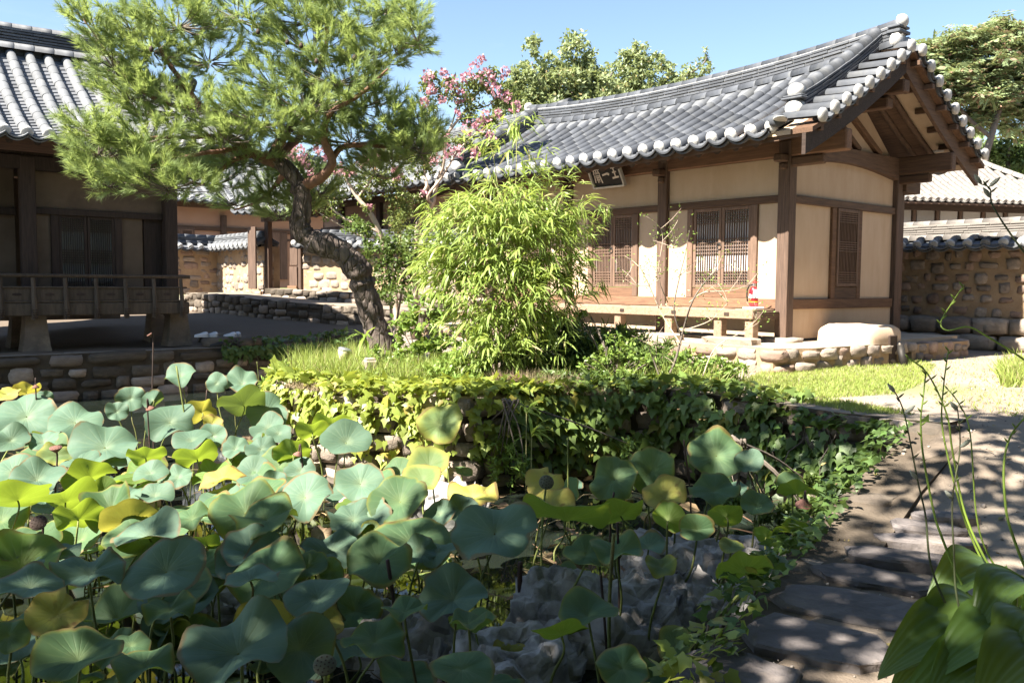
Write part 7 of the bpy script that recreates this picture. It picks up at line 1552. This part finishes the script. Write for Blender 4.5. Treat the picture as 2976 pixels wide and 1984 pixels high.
# low young leaves and litter under the canopy of lotus
nlow = 0
while nlow < 110:
    u, v = rng.uniform(-60, 2250), rng.uniform(1180, 2000); p = PZ(u, v, WATER_Z+rng.uniform(.06, .38))
    if not inside(np.array([p.x]), np.array([p.y]), POND)[0] or p.y > 10.0: continue
    if u > 1480 and v > 1500 and rng.rand() < .85: continue
    kind = 'PPGGGYLB'[rng.randint(8)]; lotus_leaf(p, rng.uniform(.16, .38), Vector((rng.uniform(-.5, .5), rng.uniform(-.8, .3), 1)), kind, 900+nlow, f'low {KN[kind]} lotus leaf in the tangle under the taller leaves', f'low {KN[kind]} lotus leaves under the taller ones', fold=.5 if rng.rand() < .25 else 0, tear=.15 if kind in 'LB' else 0); nlow += 1
# seed heads on stalks
POD = solid('lotus_pod', (.12, .125, .085), (.08, .085, .06), scale=10, rough=.8, bump=.3, rand=.2); PODD = solid('dry_pod', (.26, .13, .10), (.16, .08, .06), scale=10, rough=.9, bump=.3, rand=.2)
def pod(x, y, z, dia, nrm, m, lab, down=False, h=.7):
    u, v = dS(x, y); p = PZ(u, v, z); T = empty('lotus_seed_head', (p.x, p.y, WATER_Z), 0, lab, 'seed head'); top = Vector((0, 0, p.z-WATER_Z)); q = Vector(nrm).normalized(); A = q.to_track_quat('Z', 'Y').to_matrix(); r = dia/2
    mb = MB(); mb.lathe([(r*.16, -r*1.25*h), (r*.5, -r*.8*h), (r*.95, -r*.12), (r, 0), (r*.95, r*.1), (.001, r*.12)], top, n=16, axis=A); o = mb.build('receptacle', m, T, True)
    mb = MB()
    for rr, nn in ((.0, 1), (.38, 6), (.72, 10)):
        for k in range(nn): a = 2*math.pi*k/nn+rr; mb.lathe([(r*.085, 0), (r*.085, r*.04), (r*.03, r*.06)], top+A @ Vector((rr*r*math.cos(a), rr*r*math.sin(a), r*.10)), n=6, axis=A)
    mb.build('seeds', W_DARK, T)['kind'] = 'stuff'
    e = top-q*r*1.2*h; mb = MB(); mb.tube(curve([(random.uniform(-.1, .1), random.uniform(-.08, .08), -.2), (e.x*.5+random.uniform(-.04, .04), e.y, e.z*.5), e-q*.05, e], 5), list(np.linspace(.009, .0065, 16)), 6); mb.build('stalk', STALK if m is POD else STALKD, T, True)
pod(1255, 1107, .30, .10, (0, -.85, .45), POD, 'large round lotus seed head facing the viewer, right of centre')
pod(746, 1526, .22, .085, (.1, -.6, .8), POD, 'seed head in deep shade at the bottom, left of centre')
pod(88, 1200, .16, .10, (.1, -.6, .5), W_DARK, 'blackened seed head hanging at the lower left')
pod(1846, 1160, .06, .12, (0, .3, -1), PODD, 'reddish dried seed head nodding at the right of the bed')
pod(343, 768, .95, .07, (-.5, -.3, .9), PODD, 'pale seed head high on the tall yellow stalk at left')
pod(82, 890, .40, .08, (0, 0, -1), PODD, 'pinkish dried seed head above the largest pale leaf')
pod(345, 938, .30, .09, (.2, .3, -.9), PODD, 'dried seed head by the dark wall near the folded leaf')
pod(128, 1028, .24, .10, (0, -.2, 1), PODD, 'brown flat seed head among pale leaves at left')
pod(480, 1045, .10, .08, (.3, 0, -1), PODD, 'nodding brown seed head between backlit leaves')
pod(684, 1045, .12, .08, (-.3, 0, -1), PODD, 'nodding brown seed head left of the ivy mound')
# tall bare stalks and floating litter
def stalks():
    L = [((1410, 1225), (1402, 1560), .012), ((1418, 1200), (1424, 1500), .009), ((890, 1285), (925, 1520), .013), ((1305, 1005), (1312, 1250), .008), ((1570, 1010), (1585, 1290), .008), ((475, 895), (470, 1060), .007), ((405, 840), (440, 1100), .010), ((1410, 1130), (1405, 1330), .009), ((1195, 1290), (1215, 1440), .02), ((1720, 1340), (1560, 1500), .010), ((1380, 1320), (1400, 1530), .009), ((1900, 1210), (1905, 1330), .007), ((590, 830), (600, 905), .006), ((1730, 1250), (1790, 1330), .008), ((1265, 1050), (1268, 1070), .006)]
    for i, (a, b, r) in enumerate(L):
        p = PZ(*dS(*b), WATER_Z+.02); t = PY(*dS(*a), p.y-.03); mb = MB(); mb.tube(curve([(0, 0, -.1), (Vector(t)-p)*.5+Vector((random.uniform(-.03, .03), 0, 0)), Vector(t)-p], 4), [r*.9]*9, 6)
        o = mb.build('bare_stalk', STALKD if i % 3 else STALK, None, True); o.location = p; tag(o, 'one of the bare upright lotus stalks standing in the pond', 'stalk', 'bare lotus stalks')
    n = 900; x = rng.uniform(-8, 3, n); y = rng.uniform(2, 10.5, n); k = inside(x, y, POND); x, y = x[k], y[k]; n = len(x)
    P = np.c_[x, y, WATER_Z+.01+.12*rng.rand(n)]; D = np.c_[rng.randn(n, 2), .25*rng.randn(n)]
    o = foliage('pond_litter', None, [leaves(BLADE, P, D, np.tile([0, 0, 1.0], (n, 1))+.6*rng.randn(n, 3), rng.uniform(.15, .55, n), rng.uniform(.006, .014, n)), leaves(LEAF6, P[:260], D[:260], np.tile([0, 0, 1.0], (260, 1))+.5*rng.randn(260, 3), rng.uniform(.06, .2, 260), rng.uniform(.05, .14, 260))], leafy('litter', (.22, .14, .08), (.30, .24, .12), (.3, .2, .1), tramt=.15, rough=.8, rand=.4))
    tag(o, 'tangle of dead stalks and leaves lying on the pond water', 'litter', kind='stuff')
stalks()

# ================================================================== HOSTA AND FLOWER STALKS, RIGHT FOREGROUND
HOST = leafy('hosta_leaf', (.085, .15, .035), (.12, .19, .045), (.34, .44, .05), tramt=.36, rough=.4, spec=.4, rand=.15, isl=False)
_nt = HOST.node_tree
def hosta_me(seed):
    rs = np.random.RandomState(seed); nu, nv = 25, 20; V = []; F = []; ph = rs.uniform(0, 6)
    for j in range(nv+1):
        t = j/nv; w = .36*(math.sin(math.pi*t**.62)**.75 if 0 < t < 1 else 0.0)*(1-.10*t)+.004
        for i in range(nu):
            s = i/(nu-1)*2-1; rib = .020*abs(math.sin(s*math.pi*3.5))*math.sin(math.pi*t)**.6
            V.append((s*w, t, .30*abs(s)**1.5*w+.16*math.sin(t*2.6)-.46*t*t+rib+.035*math.sin(t*8+ph)*s*s))
    F = [(j*nu+i, j*nu+i+1, (j+1)*nu+i+1, (j+1)*nu+i) for j in range(nv) for i in range(nu-1)]
    return mesh_np('leaf', V, F, HOST, smooth=True)
def hosta():
    c = PY(2930, 1990, 2.75); c.z = 0.02; T = empty('hosta', c, 0, 'large ribbed hosta leaves filling the bottom right corner', 'hosta'); mes = [hosta_me(i) for i in range(4)]
    L = [((2905, 1665), (2700, 1770), 2.85, .0), ((2860, 1690), (2930, 1640), 3.0, .1), ((2990, 1690), (2830, 1830), 2.5, .2), ((2880, 1790), (2640, 1945), 2.6, 0), ((2890, 1740), (2980, 1660), 2.6, .2), ((2990, 1850), (2720, 1960), 2.4, .1), ((2860, 1850), (2570, 1960), 2.55, .1), ((2900, 1930), (2700, 2060), 2.35, 0), ((3010, 1790), (2900, 1960), 2.3, .2),
         ((3020, 1880), (2850, 2080), 2.2, 0), ((2950, 1720), (3080, 1700), 2.6, .1), ((2960, 1800), (3100, 1900), 2.5, .1), ((2930, 1980), (2620, 2080), 2.4, 0), ((2860, 1760), (2770, 1830), 2.8, .1), ((2800, 1860), (2690, 1900), 2.75, .1), ((2850, 1930), (2790, 2010), 2.5, .1), ((2940, 1760), (2870, 1720), 2.9, .3), ((2760, 1930), (2600, 2020), 2.6, 0), ((2960, 1900), (2880, 1990), 2.35, .1), ((2890, 1840), (2780, 1940), 2.5, .15)]
    for i, (a, b, Y, up) in enumerate(L):
        A = PY(*a, Y+.05); B = PY(*b, Y-.08); d = B-A; L_ = d.length*.92; o = put('leaf', mes[i % 4], T, A-c, d+Vector((0, 0, .30*L_)), (random.uniform(-.2, .2), -.35+up, 1), s=(L_*1.0, L_, L_))
        mb = MB(); mb.tube(curve([(random.uniform(-.06, .06), random.uniform(-.05, .05), 0), (A-c)*.6+Vector((0, 0, .06)), A-c], 4), [.009]*9, 6); mb.build('petiole', STALK2, T, True)
STALK2 = solid('green_flower_stalk', (.26, .36, .06), (.19, .28, .05), scale=3, rough=.45, bump=.05, rand=.15)
STALK3 = solid('dark_flower_stalk', (.06, .08, .035), (.09, .09, .045), scale=3, rough=.5, bump=.05, rand=.15)
BUD = solid('pale_bud', (.45, .46, .40), (.35, .38, .28), rough=.6, bump=.05, rand=.1)
hosta()
def scapes():
    L = [([(2960, 1900), (2829, 1750), (2782, 1668), (2734, 1552), (2713, 1483), (2683, 1324), (2676, 1222), (2683, 1154), (2691, 1079)], 2.75, .0052, STALK2, 'bright green flower stalk curving furthest left of the tall group'),
         ([(2990, 1840), (2901, 1678), (2857, 1613), (2802, 1483), (2768, 1310), (2751, 1202), (2696, 1086), (2635, 1038)], 2.8, .0050, STALK2, 'bright flower stalk whose dark tip bends over to the left'),
         ([(2985, 1850), (2890, 1690), (2840, 1600), (2795, 1483), (2754, 1324), (2737, 1222), (2741, 1134), (2751, 1052), (2757, 1015)], 2.9, .0045, STALK2, 'straight bright flower stalk with an upright budded tip'),
         ([(3010, 1850), (2920, 1690), (2862, 1590), (2836, 1483), (2819, 1256), (2788, 1174), (2751, 1127)], 3.0, .0040, STALK2, 'thinner flower stalk bending left beside the straight one'),
         ([(2860, 1984), (2760, 1780), (2705, 1640), (2690, 1500), (2666, 1392), (2628, 1202), (2598, 1134)], 2.6, .0042, STALK3, 'dark thin flower stalk leaning furthest left at its tip'),
         ([(2940, 2020), (2830, 1880), (2782, 1740), (2772, 1600), (2768, 1450), (2790, 1300), (2782, 1180)], 2.5, .0040, STALK3, 'dark upright flower stalk among the bright ones'),
         ([(3010, 1700), (2976, 1640), (2945, 1560), (2924, 1483), (2917, 1358), (2934, 1273), (2976, 1215), (3040, 1150)], 2.6, .0052, STALK2, 'bright flower stalk curving out of the right edge'),
         ([(3060, 1120), (2976, 1045), (2873, 980), (2815, 950), (2754, 960), (2734, 936), (2768, 878), (2802, 827)], 2.7, .0036, STALK2, 'flower stalk arching in from the right with a hooked budded tip'),
         ([(3060, 830), (2976, 732), (2924, 661), (2883, 593), (2877, 548), (2850, 535)], 2.6, .0036, STALK3, 'highest flower stalk at the right edge with pale buds')]
    for pts, Y, r, m, lab in L:
        P = [PY(u, v, Y+.03*k) for k, (u, v) in enumerate(pts)]; base = Vector((P[0].x, P[0].y, P[0].z)); T = empty('flower_stalk', base, 0, lab, 'stalk'); c = curve([q-base for q in P], 6)
        lo = max(.35, 1); mb = MB(); mb.tube(c, list(np.linspace(r, r*.45, len(c))), 7); mb.build('stem', m, T, True)
        for k in range(7):
            q = c[int(len(c)*(.70+.29*k/6))-1]; mb = MB(); s = 1 if k % 2 else -1; d = Vector((s*.6, -.2, .6)).normalized(); A = d.to_track_quat('Z', 'Y').to_matrix()
            mb.lathe([(.001, 0), (.0032, .006), (.003, .014), (.0006, .024)] if m is not STALK3 or k % 3 else [(.001, 0), (.006, .01), (.007, .026), (.002, .042)], q, n=7, axis=A); mb.build('bud', m if (m is not STALK3 or k % 3) else BUD, T, True)
        if P[0].z > .15:
            g = Vector((P[0].x+.25, P[0].y+.1, 0)); mb = MB(); mb.tube(curve([g-base, Vector((.12, .03, -P[0].z*.5)), Vector((0, 0, 0))], 5), [r]*11, 6); mb.build('stem', m, T, True)
scapes()

# ================================================================== TREES THAT SHADE THE FOREGROUND, AND ADDED SKY BLOCKERS (behind and beside the viewer)
SHADE = leafy('shade_tree_leaf', (.07, .12, .03), (.11, .16, .04), (.2, .28, .05), tramt=.25, rough=.5, rand=.3)
def shade():
    poly = [(-5.0, 4.4), (-3.0, 5.0), (-1.5, 5.75), (-.80, 4.75), (-.15, 5.6), (.05, 6.6), (-.5, 8.8), (.0, 9.25), (.8, 9.74), (2.0, 9.78), (2.7, 9.3), (4.3, 8.0), (6.5, 8.3), (8, 6), (8, -1), (-7, -1)]
    ct = 1/math.tan(SUN_EL); trunks = [(Vector((-6.2, -2.4)), 'leafy tree on the left bank beside the viewer, shading the near pond'), (Vector((2.2, -4.6)), 'leafy tree behind the viewer, shading the path')]
    cl = [[], []]; tries = 0
    while sum(map(len, cl)) < 2300 and tries < 400000:
        tries += 1
        H = rng.uniform(4.8, 9.5); qx, qy = rng.uniform(-12, 7), rng.uniform(-6, 7.5); x, y = qx-SUN_H.x*H*ct, qy-SUN_H.y*H*ct; z = .1+H   # where its shadow lands
        if math.hypot(qx+2.2, (qy+1)*.9) > 10: continue
        if not (inside(np.array([x]), np.array([y]), poly)[0] or y < 1.2 or x > 9.5): continue  # crown is widened beyond the visible shade to block more sky light
        if qy > 0 and (z-EYE)/qy < .50 and abs(qx) < .8*qy+1: continue
        gap = mnoise.noise(Vector((x*.85, y*.85, 3.3)))
        if x > .9 and x < 5.5 and y < 8 and y > 1.5 and gap > (.02 if y > 5.2 else -.10 if y > 3.0 else .30): continue      # looser crown over the path
        if gap > .36: continue
        q = Vector((qx, qy, z)); cl[0 if q.x < -2.2 else 1].append(q)
    for k, (t, lab) in enumerate(trunks):
        base = Vector((t.x, t.y, 0)); T = empty('broadleaf_tree', base, 0, lab, 'tree'); C = np.array([list(c) for c in cl[k]])-np.array(base)
        n = 32; P = np.repeat(C, n, axis=0); m = len(P); P = P+rng.randn(m, 3)*np.array([.22, .22, .16])
        foliage('crown', T, [leaves(LEAF6, P, unit(m), np.tile([0, 0, 1.0], (m, 1))+.5*rng.randn(m, 3), rng.uniform(.13, .22, m), rng.uniform(.09, .15, m))], SHADE)
        top = Vector((C[:, 0].mean()*.3, C[:, 1].mean()*.3, 4.6)); limb('trunk', [(0, 0, -.2), (0.1, .1, 2), top], [.26, .21, .15], BARK_G, T, n=12)
        for i in range(14):
            e = Vector(C[rng.randint(len(C))]); limb('limb', [top, top.lerp(e, .5)+Vector((0, 0, .35)), e], [.09, .05, .015], BARK_G, T, n=6, sub=4)
shade()
SKY_BLOCKERS = [(7, -7.5, 'added unseen tree blocking sky light, close behind the viewer to the right'), (12.5, -5, 'added unseen tree blocking sky light behind the viewer, second to the right'), (16.5, -.5, 'added unseen tree blocking sky light outside the view on the right'), (20, 5, 'added unseen tree blocking sky light beyond the right wall'), (1.5, -11, 'added unseen tree blocking sky light straight behind the viewer'), (-4.5, -13, 'added unseen tree blocking sky light behind the viewer to the left'),
        (12, -13, 'added unseen tree blocking sky light furthest behind on the right'), (-11, -13, 'added unseen tree blocking sky light furthest behind on the left'), (23, 11, 'added unseen tree blocking sky light outside the view far right')]
for i, (x, y, lab) in enumerate(SKY_BLOCKERS):  # unseen trees added around the viewer to block sky light
    h, r = (13.5, 4.2) if i not in (3, 8) else (9, 3.6); b = Vector((x, y, 0)); tree('broadleaf_tree', lab, b, [([b, b+Vector((0, 0, h*.5)), b+Vector((.3, .2, h*.9))], [.3, .2, .05])], [((x, y, h*.64), (r, r, h*.34), 1500), ((x, y, h*.28), (r*.95, r*.95, h*.26), 1100)], SHADE, leaf=(.75, .55), tpl=LEAF6)
